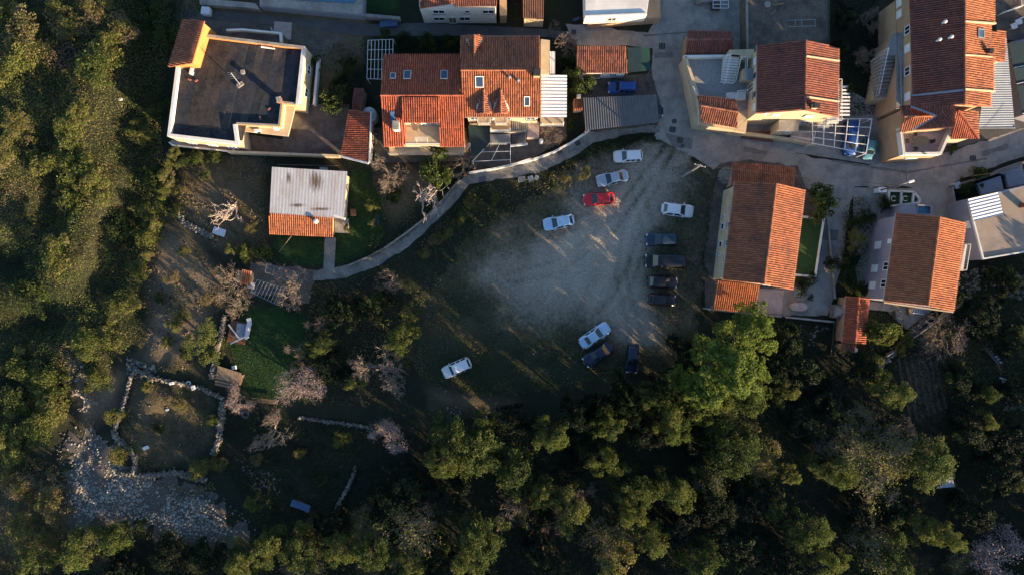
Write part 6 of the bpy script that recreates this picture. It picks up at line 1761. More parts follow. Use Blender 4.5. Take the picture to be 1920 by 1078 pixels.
def bare_mesh(name, seed, Rr, Hh, levels=5, m='twig', r0=.14, spread=.75, crook=.25, split=(3, 4), minr=.012, first=6, stub=.18):
    rr = random.Random(seed)
    big, fine = MB(), MB()
    tips = []
    def grow(p, d, L, r, lv):
        pts = [p]; q = p; dd = d
        for s in range(3):
            dd = (dd + Vector((rr.gauss(0, crook), rr.gauss(0, crook), rr.gauss(.02, crook * .6)))).normalized()
            q = q + dd * L / 3; pts.append(q)
        (big if lv < 2 else fine).tube(pts, [r, r * .85, r * .72, r * .6], 6 if lv < 2 else 3, cap=False)
        if lv >= levels: tips.append((q, dd)); return
        for k in range(rr.choice(split)):
            ax = Vector((rr.gauss(0, 1), rr.gauss(0, 1), rr.gauss(.15, .55)))
            nd = (dd + ax.normalized() * spread).normalized()
            grow(pts[rr.choice((2, 3, 3))], nd, L * rr.uniform(.58, .82), max(minr, r * .58), lv + 1)
    hub = Vector((0, 0, Hh * stub))
    big.tube([(0, 0, -.3), (0, 0, 0), hub], [r0 * 1.4, r0 * 1.1, r0], 8)
    for k in range(first):
        a = 2 * math.pi * (k + rr.uniform(-.3, .3)) / first
        e = rr.uniform(.25, 1.0)
        grow(hub, Vector((math.cos(a), math.sin(a), e)).normalized(), Rr * .45, r0 * .62, 1)
    a = big.mesh(name + '_limbs', m, smooth=True, fix=False); b = fine.mesh(name + '_twigs', m, fix=False)
    # scale to the wanted radius
    co = np.array([v.co[:] for v in b.vertices]); s = Rr / np.percentile(np.hypot(co[:, 0], co[:, 1]), 97)
    sz = Hh / np.percentile(co[:, 2], 98)
    for me in (a, b):
        for v in me.vertices: v.co.x *= s; v.co.y *= s; v.co.z *= sz
    return a, b, [(Vector((p.x * s, p.y * s, p.z * sz)), d) for p, d in tips]

def petals_mesh(name, seed, tips, m, per=5, size=.13, spread=.22, tone=None):
    rng = np.random.default_rng(seed)
    c = np.repeat(np.array([p[:] for p, d in tips]), per, 0) + rng.normal(0, spread, (len(tips) * per, 3))
    n = rng.normal(size=c.shape); n[:, 2] = np.abs(n[:, 2]) + .3; n /= np.linalg.norm(n, axis=1, keepdims=True)
    V, F, T = leaf_quads(c, n, size * rng.uniform(.6, 1.4, len(c)), np.full(len(c), tone if tone is not None else .5) + rng.normal(0, .05, len(c)), rng)
    return np_mesh(name, V, F, m, {'tone': T})

# species libraries (unit: radius 3.5 m trees, scaled on placing); each entry: list of (part name, mesh)
LIB = {}
def broadleaf(key, seeds, tone, **k):
    out = []
    for s in seeds:
        me, lb = crown_mesh(key + '_crown', s, 3.5, k.get('Hc', 6.5), k.get('nl', 30), k.get('nq', 12000), k.get('leaf', .175), tone, k.get('z0', .12), lobe=k.get('lobe', (.17, .30)), lm=k.get('lm'))
        out.append([('trunk', limb_mesh(key + '_trunk', s, lb, k.get('hub', 2.2), .2)), ('crown', me)])
    LIB[key] = out
broadleaf('evergreen', (1, 2, 3, 4, 5), .34)
broadleaf('olive', (11, 12, 13), .44, nl=26, nq=9500, leaf=.16)
broadleaf('darkgreen', (21, 22, 23), .08, nl=24, leaf=.22)  # near-black leaf tone paints the shade of the wood into these trees
broadleaf('pine', (31, 32, 33), .5, nl=80, nq=20000, leaf=.18, Hc=10.5, lobe=(.10, .19), lm=PINE, z0=.6)
broadleaf('citrus', (41, 42), .36, nl=14, nq=3200, leaf=.42, Hc=4.5, z0=.3, hub=1.4, lobe=(.28, .4))
broadleaf('yellow', (51, 52), .58, nl=16, nq=4500, leaf=.24)
def shrub_lib(key, seeds, tone, **k):
    out = []
    for s in seeds:
        me, lb = crown_mesh(key + '_foliage', s, 2.0, k.get('Hc', 1.7), k.get('nl', 16), k.get('nq', 4200), k.get('leaf', .15), tone, k.get('z0', .15), lobe=(.22, .38))
        out.append([('stem', limb_mesh(key + '_stem', s, lb, .3, .06)), ('foliage', me)])
    LIB[key] = out
shrub_lib('shrub', (61, 62, 63, 64), .46)
shrub_lib('oliveshrub', (65, 66, 67), .56)
shrub_lib('brownshrub', (71, 72, 73), .74, leaf=.13, nq=4200)
shrub_lib('greenshrub', (75, 76), .22)
def bare_lib(key, seeds, **k):
    out = []
    for s in seeds:
        a, b, tips = bare_mesh(key, s, 3.0, k.pop('Hh', 4.5) if 'Hh' in k else 4.5, **{q: w for q, w in k.items() if q not in ('petal', 'ivy')})
        e = [('trunk', a), ('twigs', b)]
        if 'petal' in k: e.append(('blossom', petals_mesh(key + '_blossom', s, tips, M['petal'], k['petal'], .11)))
        if 'ivy' in k: e.append(('leaves', petals_mesh(key + '_leaves', s, tips[::2], LEAF, k['ivy'], .2, .35, .52)))
        out.append(e)
    LIB[key] = out
bare_lib('bare', (81, 82, 83), levels=5, minr=.02)
bare_lib('fig', (85, 86), levels=4, m='palebark', r0=.17, crook=.42, split=(2, 3), minr=.035, first=6, spread=.9, stub=.12)
bare_lib('blossom', (91, 92), levels=5, petal=3, minr=.016)
bare_lib('mixed', (95, 96, 97), levels=5, ivy=3, minr=.02)
bare_lib('brush', (98, 99), levels=5, first=9, stub=.03, crook=.3, r0=.06)

def plant(kind, px, py, rpx, label, height=None, name=None, cat='tree', group=None, i=None):
    lib = LIB[kind]
    base_r = {'shrub': 2.0, 'oliveshrub': 2.0, 'brownshrub': 2.0, 'greenshrub': 2.0}.get(kind, 3.0 if kind in ('bare', 'fig', 'blossom', 'mixed', 'brush') else 3.5)
    rad = rpx * S
    s = rad / base_r
    hs = s if height is None else height
    zc = {'pine': 6, 'evergreen': 4.6, 'olive': 4.6, 'darkgreen': 4.6, 'yellow': 4.6, 'citrus': 3}.get(kind, 1.2 if base_r == 2.0 else 2.5) * (hs if height else (s * .5 + .5))
    sz = (hs if height else (s * .5 + .5))
    x, y = XY(px, py, min(zc, 7))
    v = lib[R.randrange(len(lib)) if i is None else i % len(lib)]
    nm = name or {'shrub': 'shrub', 'oliveshrub': 'shrub', 'brownshrub': 'dry_shrub', 'greenshrub': 'shrub', 'bare': 'bare_tree', 'fig': 'fig_tree', 'blossom': 'blossom_tree', 'mixed': 'ivy_clad_tree', 'brush': 'dry_brush', 'pine': 'pine_tree', 'citrus': 'citrus_tree'}.get(kind, 'evergreen_tree')
    t = thing(nm, label, cat, (x, y, gh(x, y) - .05), group)
    t.rotation_euler = (0, 0, R.uniform(0, 6.28)); st = R.uniform(.82, 1.2); t.scale = (s * st, s / st, sz)
    for pn, me in v:
        o = bpy.data.objects.new(pn, me); COL.objects.link(o); o.parent = t
    return t

# trees of their own in the gardens and on the plot
for a in [
    ('pine', 1392, 622, 58, 'bright green pine touching the orange tiled porch beside the plot'),
    ('pine', 1352, 690, 70, 'largest bright green pine, in the middle of the pine clump beside the plot'),
    ('pine', 1300, 722, 48, 'bright green pine nearest the lower corner of the gravel plot'),
    ('olive', 1418, 706, 34, 'olive green tree leaning out of the pine clump on its house side'),
    ('citrus', 1088, 155, 25, 'round bright citrus tree between the white awning and the blue off-roader'),
    ('citrus', 628, 190, 26, 'citrus tree beside the paved yard of the flat-roofed house'),
    ('citrus', 1538, 378, 32, 'round laurel-like tree at the corner of the raised lawn'),
    ('greenshrub', 1512, 536, 27, 'low flowering bush at the lower corner of the raised lawn'),
    ('citrus', 818, 312, 36, 'leafy loquat tree in front of the red roofed house'),
    ('bare', 728, 325, 38, 'bare brown tree by the end of the long red shed', 0.9),
    ('bare', 868, 302, 28, 'bare brown tree at the bend of the footpath, beside the teal canopy', .8),
    ('fig', 790, 372, 52, 'bare white-limbed fig tree in the walled garden beside the footpath', .75),
    ('fig', 433, 388, 38, 'twisted white bare fig tree on the dry plot beside the garden shed', .7),
    ('fig', 152, 750, 24, 'small white dead tree in the scrub above the rubble', .5),
    ('bare', 1062, 82, 24, 'bare brown tree beside the orange tiled garage', .8),
    ('bare', 1038, 50, 14, 'smallest bare tree, by the pale lane at the upper edge', .5),
    ('brush', 1033, 255, 24, 'brown leafless shrub below the white veranda', .5),
    ('bare', 548, 540, 44, 'bare tree over the vine pergola next to the plot corner', .8),
    ('bare', 436, 528, 36, 'bare brown tree above the little tiled oven hut', .8),
    ('bare', 438, 566, 32, 'bare brown tree at the top end of the lawn wall', .8),
    ('bare', 712, 690, 56, 'big bare tree with thin spreading twigs on the plot', .95),
    ('blossom', 562, 722, 40, 'pink blossom tree at the lower corner of the plot', .8),
    ('blossom', 448, 746, 26, 'small pink blossom tree between the lawn and the broad stone wall', .7),
    ('blossom', 728, 822, 36, 'pink blossom tree below the plot edge, above the dark clearing', .9),
    ('blossom', 1880, 1040, 58, 'pale blossom tree in the lower right corner', .9),
    ('evergreen', 748, 640, 34, 'rounded evergreen behind the big bare tree on the plot', .8),
    ('evergreen', 600, 645, 30, 'evergreen just inside the lower left side of the plot', .8),
    ('yellow', 664, 718, 22, 'small yellow-green bush beside the big bare tree', .6),
    ('bare', 592, 608, 20, 'small bare brown tree at the left side of the plot', .6),
    ('bare', 732, 526, 28, 'bare brown thicket on the dark bank below the footpath', .6),
    ('olive', 376, 645, 44, 'pale olive tree above the terrace walls', .75),
    ('citrus', 1652, 622, 30, 'leafy fruit tree on the turf beside the narrow tiled shed', .9),
    ('brush', 1772, 628, 50, 'large dry brown brush below the grey house', .75),
    ('brownshrub', 30, 905, 36, 'dry brown bush highest in the thicket in the lower left corner'),
    ('brownshrub', 95, 935, 40, 'broad dry brown bush in the thicket beside the rubble field'),
    ('brownshrub', 40, 985, 42, 'broad dry brown bush at the photo edge in the lower left thicket'),
    ('brownshrub', 85, 1010, 30, 'dry brown bush lowest in the lower left thicket'),
    ('evergreen', 1682, 738, 40, 'rounded evergreen beside the ploughed strip', .9),
    ('yellow', 1605, 450, 26, 'yellow-green hedge tree beside the driveway', .6),
    ('darkgreen', 1590, 490, 26, 'dark hedge tree beside the lower driveway', .6),
    ('greenshrub', 1625, 405, 20, 'dark bush by the driveway entrance'),
    ('greenshrub', 1658, 384, 18, 'dark spiky bush beside the planter beds'),
    ('greenshrub', 1785, 275, 13, 'small round bush at the foot of the tan house terrace'),
    ('greenshrub', 590, 118, 14, 'small bush at the head of the planter walls'),
    ('bare', 510, 808, 42, 'small leafless tree beside the old tyre in the clearing', .6),
    ('oliveshrub', 640, 822, 20, 'small pale bush in the dark clearing, below the lawn fence'),
    ('bare', 555, 655, 22, 'faint leafless sapling on the lower lawn', .5),
    ('bare', 560, 690, 16, 'smaller leafless sapling on the lower lawn above the pink blossom tree', .4),
    ('oliveshrub', 372, 880, 24, 'pale olive bush at the end of the lower terrace wall'),
    ('oliveshrub', 405, 868, 18, 'small olive bush just above the lower terrace wall end'),
    ('oliveshrub', 228, 850, 22, 'olive bush inside the bend of the curving stone wall'),
    ('oliveshrub', 212, 780, 20, 'round bush outside the curving stone wall, beside the small dead tree'),
    ('greenshrub', 395, 785, 14, 'small green bush beside the broad stone wall in the brown plot'),
    ('oliveshrub', 280, 722, 13, 'small bush in the upper corner of the brown garden plot'),
]:
    k, x, y, r, lb = a[:5]
    plant(k, x, y, r, lb, a[5] if len(a) > 5 else None, cat='shrub' if 'shrub' in k or k == 'brush' else 'tree')

# the wood: measured trees, plus a few added beside the lot for shade
WOOD = [('evergreen', 900, 848, 56), ('bare', 1040, 985, 26), ('mixed', 1330, 905, 34), ('mixed', 1425, 880, 26), ('bare', 1095, 925, 24), ('mixed', 990, 965, 28), ('mixed', 680, 985, 30), ('mixed', 590, 1055, 28), ('bare', 1400, 955, 24), ('mixed', 1600, 780, 28), ('bare', 1545, 830, 26), ('bare', 1690, 800, 26), ('mixed', 1800, 1050, 30), ('evergreen', 850, 832, 48), ('olive', 828, 868, 34), ('evergreen', 1030, 822, 38), ('evergreen', 1142, 795, 40), ('olive', 1250, 772, 44), ('olive', 1325, 762, 44), ('evergreen', 1395, 748, 46),
    ('evergreen', 1375, 838, 56), ('brownshrub', 1428, 838, 36), ('evergreen', 965, 886, 48), ('evergreen', 1020, 928, 34), ('olive', 1068, 955, 46), ('olive', 1135, 868, 40), ('evergreen', 1192, 922, 46), ('olive', 1185, 962, 34), ('evergreen', 1262, 925, 44),
    ('darkgreen', 1278, 992, 48), ('olive', 1225, 1018, 42), ('bare', 952, 962, 32), ('evergreen', 905, 1012, 50), ('olive', 882, 1052, 44), ('mixed', 1140, 1015, 46), ('yellow', 1150, 1060, 46), ('darkgreen', 1020, 1042, 40), ('darkgreen', 1000, 1000, 36), ('darkgreen', 1075, 875, 30),
    ('olive', 1528, 1000, 46), ('mixed', 1640, 1030, 50), ('olive', 1738, 1000, 36), ('olive', 1782, 1012, 32), ('mixed', 1590, 850, 50), ('mixed', 1652, 838, 46), ('mixed', 1702, 848, 46), ('evergreen', 1745, 872, 54), ('mixed', 1642, 902, 52), ('evergreen', 1570, 886, 40),
    ('darkgreen', 1500, 690, 46), ('darkgreen', 1480, 640, 34), ('darkgreen', 1560, 748, 44), ('darkgreen', 1510, 790, 48), ('darkgreen', 1450, 700, 30), ('olive', 1470, 735, 30), ('darkgreen', 1430, 935, 46), ('yellow', 1482, 892, 24), ('evergreen', 1450, 952, 30), ('darkgreen', 1350, 960, 46), ('darkgreen', 1390, 1030, 50),
    ('darkgreen', 1320, 880, 40), ('evergreen', 1325, 1050, 44), ('darkgreen', 1470, 1050, 46), ('olive', 1555, 1060, 38), ('evergreen', 1680, 1060, 44), ('darkgreen', 1830, 970, 40), ('darkgreen', 1610, 965, 40), ('darkgreen', 1690, 965, 40),
    ('mixed', 762, 1000, 58), ('bare', 800, 965, 30), ('evergreen', 700, 1035, 44), ('olive', 640, 1030, 40), ('evergreen', 560, 1035, 44), ('brownshrub', 575, 1000, 28), ('bare', 555, 1062, 26), ('evergreen', 500, 1030, 42), ('olive', 450, 1055, 38), ('olive', 470, 945, 20), ('darkgreen', 620, 985, 34), ('darkgreen', 840, 930, 46), ('darkgreen', 770, 905, 46), ('darkgreen', 720, 935, 40), ('olive', 770, 1060, 34), ('darkgreen', 820, 1050, 34),
    ('olive', 150, 1035, 46), ('evergreen', 215, 1010, 34), ('darkgreen', 230, 1062, 40), ('darkgreen', 320, 1050, 44), ('darkgreen', 385, 1045, 34), ('olive', 60, 1062, 40), ('brownshrub', 690, 1075, 30),
    ('darkgreen', 690, 580, 34), ('darkgreen', 640, 590, 36), ('darkgreen', 620, 690, 34), ('yellow', 765, 590, 22), ('darkgreen', 1240, 735, 34), ('darkgreen', 1180, 762, 36), ('darkgreen', 1122, 770, 32), ('evergreen', 1215, 745, 32), ('darkgreen', 1160, 742, 31), ('evergreen', 1268, 800, 34), ('darkgreen', 1300, 815, 40), ('darkgreen', 1210, 820, 40), ('darkgreen', 1090, 830, 36), ('darkgreen', 1085, 775, 36), ('darkgreen', 1290, 690, 28), ('darkgreen', 960, 790, 40), ('darkgreen', 1285, 650, 26), ('olive', 910, 790, 28),  # includes trees added beside the lot only to block sun streaks
    ('darkgreen', 1900, 640, 44), ('darkgreen', 1850, 590, 40), ('evergreen', 1855, 740, 22), ('darkgreen', 1810, 720, 40), ('darkgreen', 1830, 810, 46), ('olive', 1850, 790, 24), ('darkgreen', 1905, 830, 46), ('darkgreen', 1870, 900, 44), ('yellow', 1905, 905, 26), ('darkgreen', 1620, 690, 34), ('olive', 1640, 685, 22), ('darkgreen', 1785, 560, 26), ('darkgreen', 1890, 530, 30), ('darkgreen', 1925, 740, 34),
    ('darkgreen', 1572, 90, 20), ('darkgreen', 1585, 30, 22), ('bare', 1618, 110, 24), ('darkgreen', 1588, 170, 16), ('bare', 1630, 40, 24)]
# light scrub on the hillside
HILL = [('shrub', 180, 130, 46), ('oliveshrub', 215, 95, 36), ('yellow', 170, 215, 32), ('oliveshrub', 150, 250, 34), ('oliveshrub', 255, 245, 30), ('brownshrub', 235, 60, 34), ('brownshrub', 60, 70, 50), ('brownshrub', 130, 40, 44), ('oliveshrub', 40, 130, 44), ('oliveshrub', 100, 300, 42), ('shrub', 160, 320, 44), ('shrub', 130, 360, 40), ('oliveshrub', 190, 350, 36), ('oliveshrub', 120, 480, 40), ('greenshrub', 210, 420, 34), ('oliveshrub', 270, 440, 28), ('oliveshrub', 265, 400, 26), ('yellow', 312, 330, 24), ('yellow', 320, 300, 22), ('yellow', 305, 365, 20),
    ('brownshrub', 20, 300, 34), ('brownshrub', 50, 240, 32), ('greenshrub', 280, 330, 30), ('oliveshrub', 225, 570, 32), ('oliveshrub', 205, 630, 34), ('shrub', 150, 640, 36), ('shrub', 90, 720, 40), ('oliveshrub', 95, 770, 40), ('shrub', 180, 715, 30), ('oliveshrub', 40, 690, 40), ('shrub', 25, 750, 34), ('greenshrub', 60, 560, 44), ('shrub', 70, 810, 34), ('oliveshrub', 20, 830, 40), ('greenshrub', 260, 20, 34), ('greenshrub', 300, 60, 30), ('greenshrub', 290, 190, 30), ('brownshrub', 190, 20, 34), ('shrub', 10, 30, 40), ('shrub', 255, 510, 24), ('oliveshrub', 330, 600, 24), ('brownshrub', 350, 350, 16), ('greenshrub', 385, 330, 12), ('brownshrub', 470, 430, 15), ('oliveshrub', 345, 470, 13), ('greenshrub', 300, 560, 14), ('brownshrub', 320, 520, 16), ('brownshrub', 385, 560, 14), ('greenshrub', 345, 660, 15), ('oliveshrub', 310, 640, 13), ('brownshrub', 340, 760, 15), ('greenshrub', 300, 800, 14), ('brownshrub', 480, 860, 14), ('greenshrub', 600, 900, 14), ('oliveshrub', 560, 850, 13), ('yellow', 330, 285, 16), ('yellow', 290, 420, 16), ('yellow', 275, 480, 15), ('greenshrub', 340, 300, 18), ('greenshrub', 365, 295, 18), ('greenshrub', 400, 295, 16), ('greenshrub', 330, 390, 18), ('yellow', 430, 470, 14), ('shrub', 460, 470, 22), ('shrub', 500, 470, 20),
    ('yellow', 1098, 325, 17), ('yellow', 1062, 335, 12), ('oliveshrub', 880, 380, 15), ('oliveshrub', 862, 410, 14), ('oliveshrub', 835, 440, 14), ('oliveshrub', 795, 475, 13), ('brownshrub', 815, 450, 14), ('shrub', 925, 372, 13), ('greenshrub', 720, 560, 26), ('yellow', 650, 430, 10), ('yellow', 695, 390, 12), ('yellow', 697, 420, 11), ('shrub', 745, 345, 16), ('greenshrub', 735, 370, 18), ('greenshrub', 1060, 118, 18), ('greenshrub', 1055, 160, 14), ('greenshrub', 650, 120, 22), ('greenshrub', 640, 155, 22), ('greenshrub', 760, 75, 22), ('greenshrub', 800, 80, 22), ('greenshrub', 840, 76, 18), ('greenshrub', 720, 62, 14), ('greenshrub', 1072, 235, 12),
    ('shrub', 1700, 640, 18), ('oliveshrub', 1690, 655, 16), ('greenshrub', 1610, 540, 20), ('greenshrub', 1605, 420, 18), ('greenshrub', 1838, 330, 18), ('greenshrub', 1870, 510, 22), ('greenshrub', 1810, 348, 16)]
LAND = [(960, 807, 'the lower point of the plot'), (1352, 690, 'the bright pine clump'), (1725, 735, 'the ploughed strip'), (1772, 898, 'the corrugated hut'), (566, 945, 'the blue board'), (712, 690, 'the big bare tree'), (562, 722, 'the pink blossom tree'), (728, 822, 'the lower blossom tree'),
        (280, 920, 'the pale rubble'), (55, 930, 'the dry brown thicket'), (1880, 1040, 'the pale blossom tree'), (1140, 1015, 'the pinkish bare tree'), (1600, 600, 'the narrow tiled shed'), (1790, 500, 'the grey shuttered house'), (1184, 671, 'the lone navy car'), (857, 688, 'the boxy white off-roader'),
        (1590, 110, 'the gap between the courtyard and tan houses'), (1440, 590, 'the patio wall'), (152, 750, 'the small dead tree'), (433, 388, 'the white fig tree'), (440, 165, 'the dark flat roof'), (320, 330, 'the hedge strip'), (300, 560, 'the brown soil patch'), (260, 700, 'the pale boulders'), (0, 0, 'the upper left corner'), (0, 400, 'the left photo edge'), (580, 380, 'the garden shed'), (600, 640, 'the plot side evergreen'),
        (1047, 418, 'the pale blue hatchback'), (860, 340, 'the footpath bend'), (790, 372, 'the white fig'), (690, 110, 'the blue trellis pergola'), (1088, 155, 'the round citrus tree'), (1690, 375, 'the planter beds'), (1880, 430, 'the flat tan roof'), (475, 620, 'the white boards'), (432, 700, 'the wood stack'), (1100, 1078, 'the bottom photo edge'), (1920, 700, 'the right photo edge'), (1400, 1078, 'the bottom edge below the pines')]
WORD = {'evergreen': 'dense evergreen tree', 'olive': 'olive green tree', 'darkgreen': 'shade-darkened green tree', 'yellow': 'yellow-green bush', 'mixed': 'half bare tree with green tufts', 'bare': 'bare brownish tree', 'brownshrub': 'dry brown bush', 'shrub': 'low green shrub', 'oliveshrub': 'pale olive shrub', 'greenshrub': 'lush green shrub'}
used = set()
def autolabel(kind, px, py, r):
    size = 'small' if r < 25 else 'broad' if r > 43 else 'middling'
    near = sorted(LAND, key=lambda q: (q[0] - px) ** 2 + (q[1] - py) ** 2)[:6]
    def rel(q):
        dx, dy = q[0] - px, q[1] - py
        if math.hypot(dx, dy) < r: return 'at'
        if abs(dy) > abs(dx): return 'below' if dy < 0 else 'above'
        return 'right of' if dx < 0 else 'left of'
    q1 = near[0]
    for sz in (size,):
        for q2 in near[1:]:
            for s in (f'{sz} {WORD[kind]} {rel(q1)} {q1[2]}', f'{sz} {WORD[kind]} {rel(q1)} {q1[2]}, towards {q2[2]}'):
                if len(s.split()) <= 16 and s not in used:
                    used.add(s); return s
    for q2 in near[1:]:
        s = f'{size} {WORD[kind]} between {q1[2]} and {q2[2]}'
        if len(s.split()) <= 16 and s not in used: used.add(s); return s
    s = f'one more {size} {WORD[kind]} near {near[0][2]}'
    used.add(s); return s
for (k, x, y, r) in WOOD: plant(k, x, y, r, autolabel(k, x, y, r), (R.uniform(.55, .75) if k == 'darkgreen' and not (1000 < x < 1300 and y < 800) else R.uniform(1.45, 1.65) if 980 < x < 1430 and y < 850 else R.uniform(.9, 1.2)) if r > 30 else R.uniform(.55, .8), cat='shrub' if 'shrub' in k else 'tree', group='trees of the lower wood')  # trees beside the lot are raised so their shade covers it
for (k, x, y, r) in HILL: plant(k, x, y, r, autolabel(k, x, y, r), .35 if k == 'yellow' else (r * S / 2 * .5 + .5) * .85 if x < 335 else None, name='shrub' if k != 'brownshrub' else None, cat='shrub', group='shrubs on the hillside and banks')

# continuous scrub, weeds and grass
def scrub(name, poly, dens, leaf, hmax, tone, label, seed, dn=None, tvar=.12, hs=2.2, cat='undergrowth', slant=.5):
    x, y = scatter_pts(poly, dens, seed, dn)
    rng = np.random.default_rng(seed + 1)
    def hf(a, b): return hmax * np.clip(fbm(a, b, hs, seed) * 1.7 - .35, 0, 1.2)
    h = hf(x, y); e = .15
    gx = (hf(x + e, y) - h) / e; gy = (hf(x, y + e) - h) / e
    n = np.stack([-gx, -gy, np.ones_like(x)], 1) * .6 + rng.normal(0, slant, (len(x), 3)); n /= np.linalg.norm(n, axis=1, keepdims=True)
    z = ground_h(x, y) + h * rng.uniform(.55, 1.05, len(x)) + .04
    t = (tone(x, y) if callable(tone) else tone) + rng.normal(0, tvar * .5, len(x)) + (fbm(x, y, 5, seed + 7) - .5) * tvar * 3
    V, F, T = leaf_quads(np.stack([x, y, z], 1), n, leaf * rng.uniform(.5, 1.5, len(x)), np.clip(t, 0, 1), rng)
    c = (float(x.mean()), float(y.mean()), 0)
    return link(name, np_mesh(name, V, F, LEAF, {'tone': T}, org=c), None, c, kind='stuff', label=label, cat=cat)
scrub('hillside_scrub', PL([(-160, -160), (335, -160), (322, 60), (305, 250), (318, 400), (262, 540), (210, 690), (110, 720), (60, 860), (-160, 900)]), 70, .15, 1.0, lambda x, y: .24 + .28 * sm(fbm(x, y, 9, 44), .36, .56) + .14 * sm(fbm(x, y, 6, 144), .5, .66) + .3 * sm(fbm(x, y, 7, 244), .5, .62) * sm(-sdist(x, y, PL([(-160, -160), (230, -160), (200, 90), (60, 330), (-160, 420)])), -2, 5), 'continuous low scrub covering the hillside', 51, cat='scrub')
scrub('undergrowth', PL([(430, 770), (560, 785), (700, 800), (920, 815), (1200, 750), (1310, 690), (1340, 600), (1560, 610), (1570, 690), (1700, 640), (1800, 560), (1840, 520), (2060, 500), (2060, 1220), (-160, 1220), (-160, 1010), (120, 1000), (330, 1020), (480, 1000), (430, 880)]), 26, .2, 1.3, lambda x, y: .02 + .24 * sm(fbm(x, y, 9, 45), .45, .65), 'dark undergrowth on the floor of the lower wood', 52)  # lowest tones paint the shade under the trees into the leaves
scrub('bank_scrub', PL([(590, 535), (700, 508), (780, 462), (850, 395), (890, 350), (1010, 335), (1080, 300), (1120, 310), (1080, 350), (1000, 385), (920, 420), (870, 470), (830, 540), (780, 600), (770, 700), (700, 760), (560, 755), (575, 620)]), 34, .17, .8, lambda x, y: .30 + .38 * sm(fbm(x, y, 4, 46), .38, .6), 'rough grass and brambles on the bank between the footpath and the gravel', 53, lambda x, y: .3 + .7 * sm(fbm(x, y, 3.5, 12), .35, .6))
scrub('lot_weeds', LOT, 60, .13, .4, lambda x, y: .30 + .46 * sm(fbm(x, y, 3, 88), .4, .62), 'thin weeds creeping over the edges of the gravel plot', 54, lambda x, y: .9 * sm(sdist(x, y, LOTCORE), -1.5, 3.5) * sm(fbm(x, y, 2.2, 13), .36, .56), cat='weeds')
scrub('ivy', PL([(1226, 250), (1180, 254), (1112, 272), (1072, 299), (1010, 326), (1020, 336), (1085, 306), (1160, 276), (1222, 260)]), 60, .2, .5, .24, 'green ivy along the bank under the footpath by the road', 55, cat='ivy')
scrub('hedge', PL([(865, 342), (835, 378), (765, 445), (690, 488), (694, 478), (760, 432), (825, 368), (852, 340)]), 70, .16, .45, .34, 'green strip of hedge on top of the footpath wall', 56, cat='hedge')
scrub('hedge', PL([(690, 350), (706, 372), (722, 440), (700, 475), (690, 470), (700, 430), (688, 380)]), 50, .18, .7, .42, 'bushy hedge between the shed lawn and the fig tree garden', 57, cat='hedge')
scrub('hedge', PL([(1578, 395), (1600, 370), (1628, 372), (1632, 420), (1618, 500), (1600, 560), (1572, 560)]), 40, .2, 1.1, .26, 'dark hedge between the driveway and the grey house', 58, cat='hedge')
scrub('hedge', PL([(318, 285), (340, 285), (330, 340), (300, 420), (282, 480), (262, 540), (250, 530), (285, 420), (308, 330)]), 50, .2, 1.1, .46, 'sunlit yellow-green hedge strip dividing the scrub from the gardens', 59, cat='hedge')
scrub('dry_weeds', PL([(335, 285), (500, 290), (500, 470), (420, 480), (330, 420)]), 52, .12, .3, lambda x, y: .34 + .4 * sm(fbm(x, y, 4, 47), .4, .6), 'dry weeds on the plot beside the garden shed', 60, lambda x, y: sm(fbm(x, y, 2.5, 3), .3, .6), cat='weeds')
scrub('dry_weeds', PL([(240, 440), (350, 430), (420, 520), (410, 640), (350, 700), (270, 690), (235, 640)]), 48, .12, .35, lambda x, y: .32 + .4 * sm(fbm(x, y, 4, 48), .4, .6), 'dry weeds on the brown soil patch above the terrace walls', 61, lambda x, y: sm(fbm(x, y, 3.5, 5), .42, .62), cat='weeds')
scrub('dry_weeds', PL([(235, 705), (400, 745), (408, 850), (270, 885), (228, 820)]), 55, .12, .28, lambda x, y: .14 + .6 * sm(fbm(x, y, 4, 49), .45, .65), 'sparse dry weeds inside the stone walled garden plot', 62, lambda x, y: sm(fbm(x, y, 3, 7), .42, .62), cat='weeds')
scrub('dry_thicket', PL([(-160, 850), (60, 850), (140, 880), (140, 990), (240, 985), (330, 1010), (200, 1010), (100, 1030), (60, 1090), (-160, 1090)]), 34, .16, .8, lambda x, y: .68 + .2 * (fbm(x, y, 5, 50) - .5), 'dry tan grass and brambles in the lower left corner', 63, cat='thicket')
scrub('dry_thicket', PL([(1700, 640), (1800, 590), (1830, 610), (1810, 650), (1700, 680)]), 26, .16, .6, .74, 'dry tan brambles around the large brown brush', 64, cat='thicket')
scrub('garden_weeds', PL([(600, 85), (680, 80), (690, 200), (640, 205), (600, 200)]), 24, .18, .35, .2, 'dark weeds in the garden beside the blue trellis pergola', 65, cat='weeds')
scrub('garden_weeds', PL([(680, 72), (862, 72), (862, 102), (720, 103), (685, 160)]), 40, .2, .6, .14, 'dark hedge growth behind the red roofed house', 66, cat='weeds')
scrub('garden_weeds', PL([(1555, -60), (1640, -60), (1650, 60), (1640, 215), (1590, 220), (1575, 120)]), 22, .24, .7, .1, 'dark undergrowth in the gap between the courtyard and tan houses', 67, cat='weeds')
scrub('garden_weeds', PL([(330, -160), (480, -160), (480, 0), (380, 16), (345, 60), (310, 60)]), 22, .24, .6, .14, 'dark green growth along the upper end of the lane', 68, cat='weeds')
scrub('garden_weeds', PL([(700, 310), (860, 330), (840, 365), (750, 440), (715, 460), (700, 380)]), 22, .16, .3, .42, 'weeds under the white fig tree', 69, lambda x, y: sm(fbm(x, y, 2, 3), .35, .6), cat='weeds')
scrub('garden_weeds', PL([(1630, 585), (1690, 592), (1700, 625), (1640, 690), (1610, 690)]), 30, .18, .5, .3, 'green growth on the turf below the grey house', 70, cat='weeds')
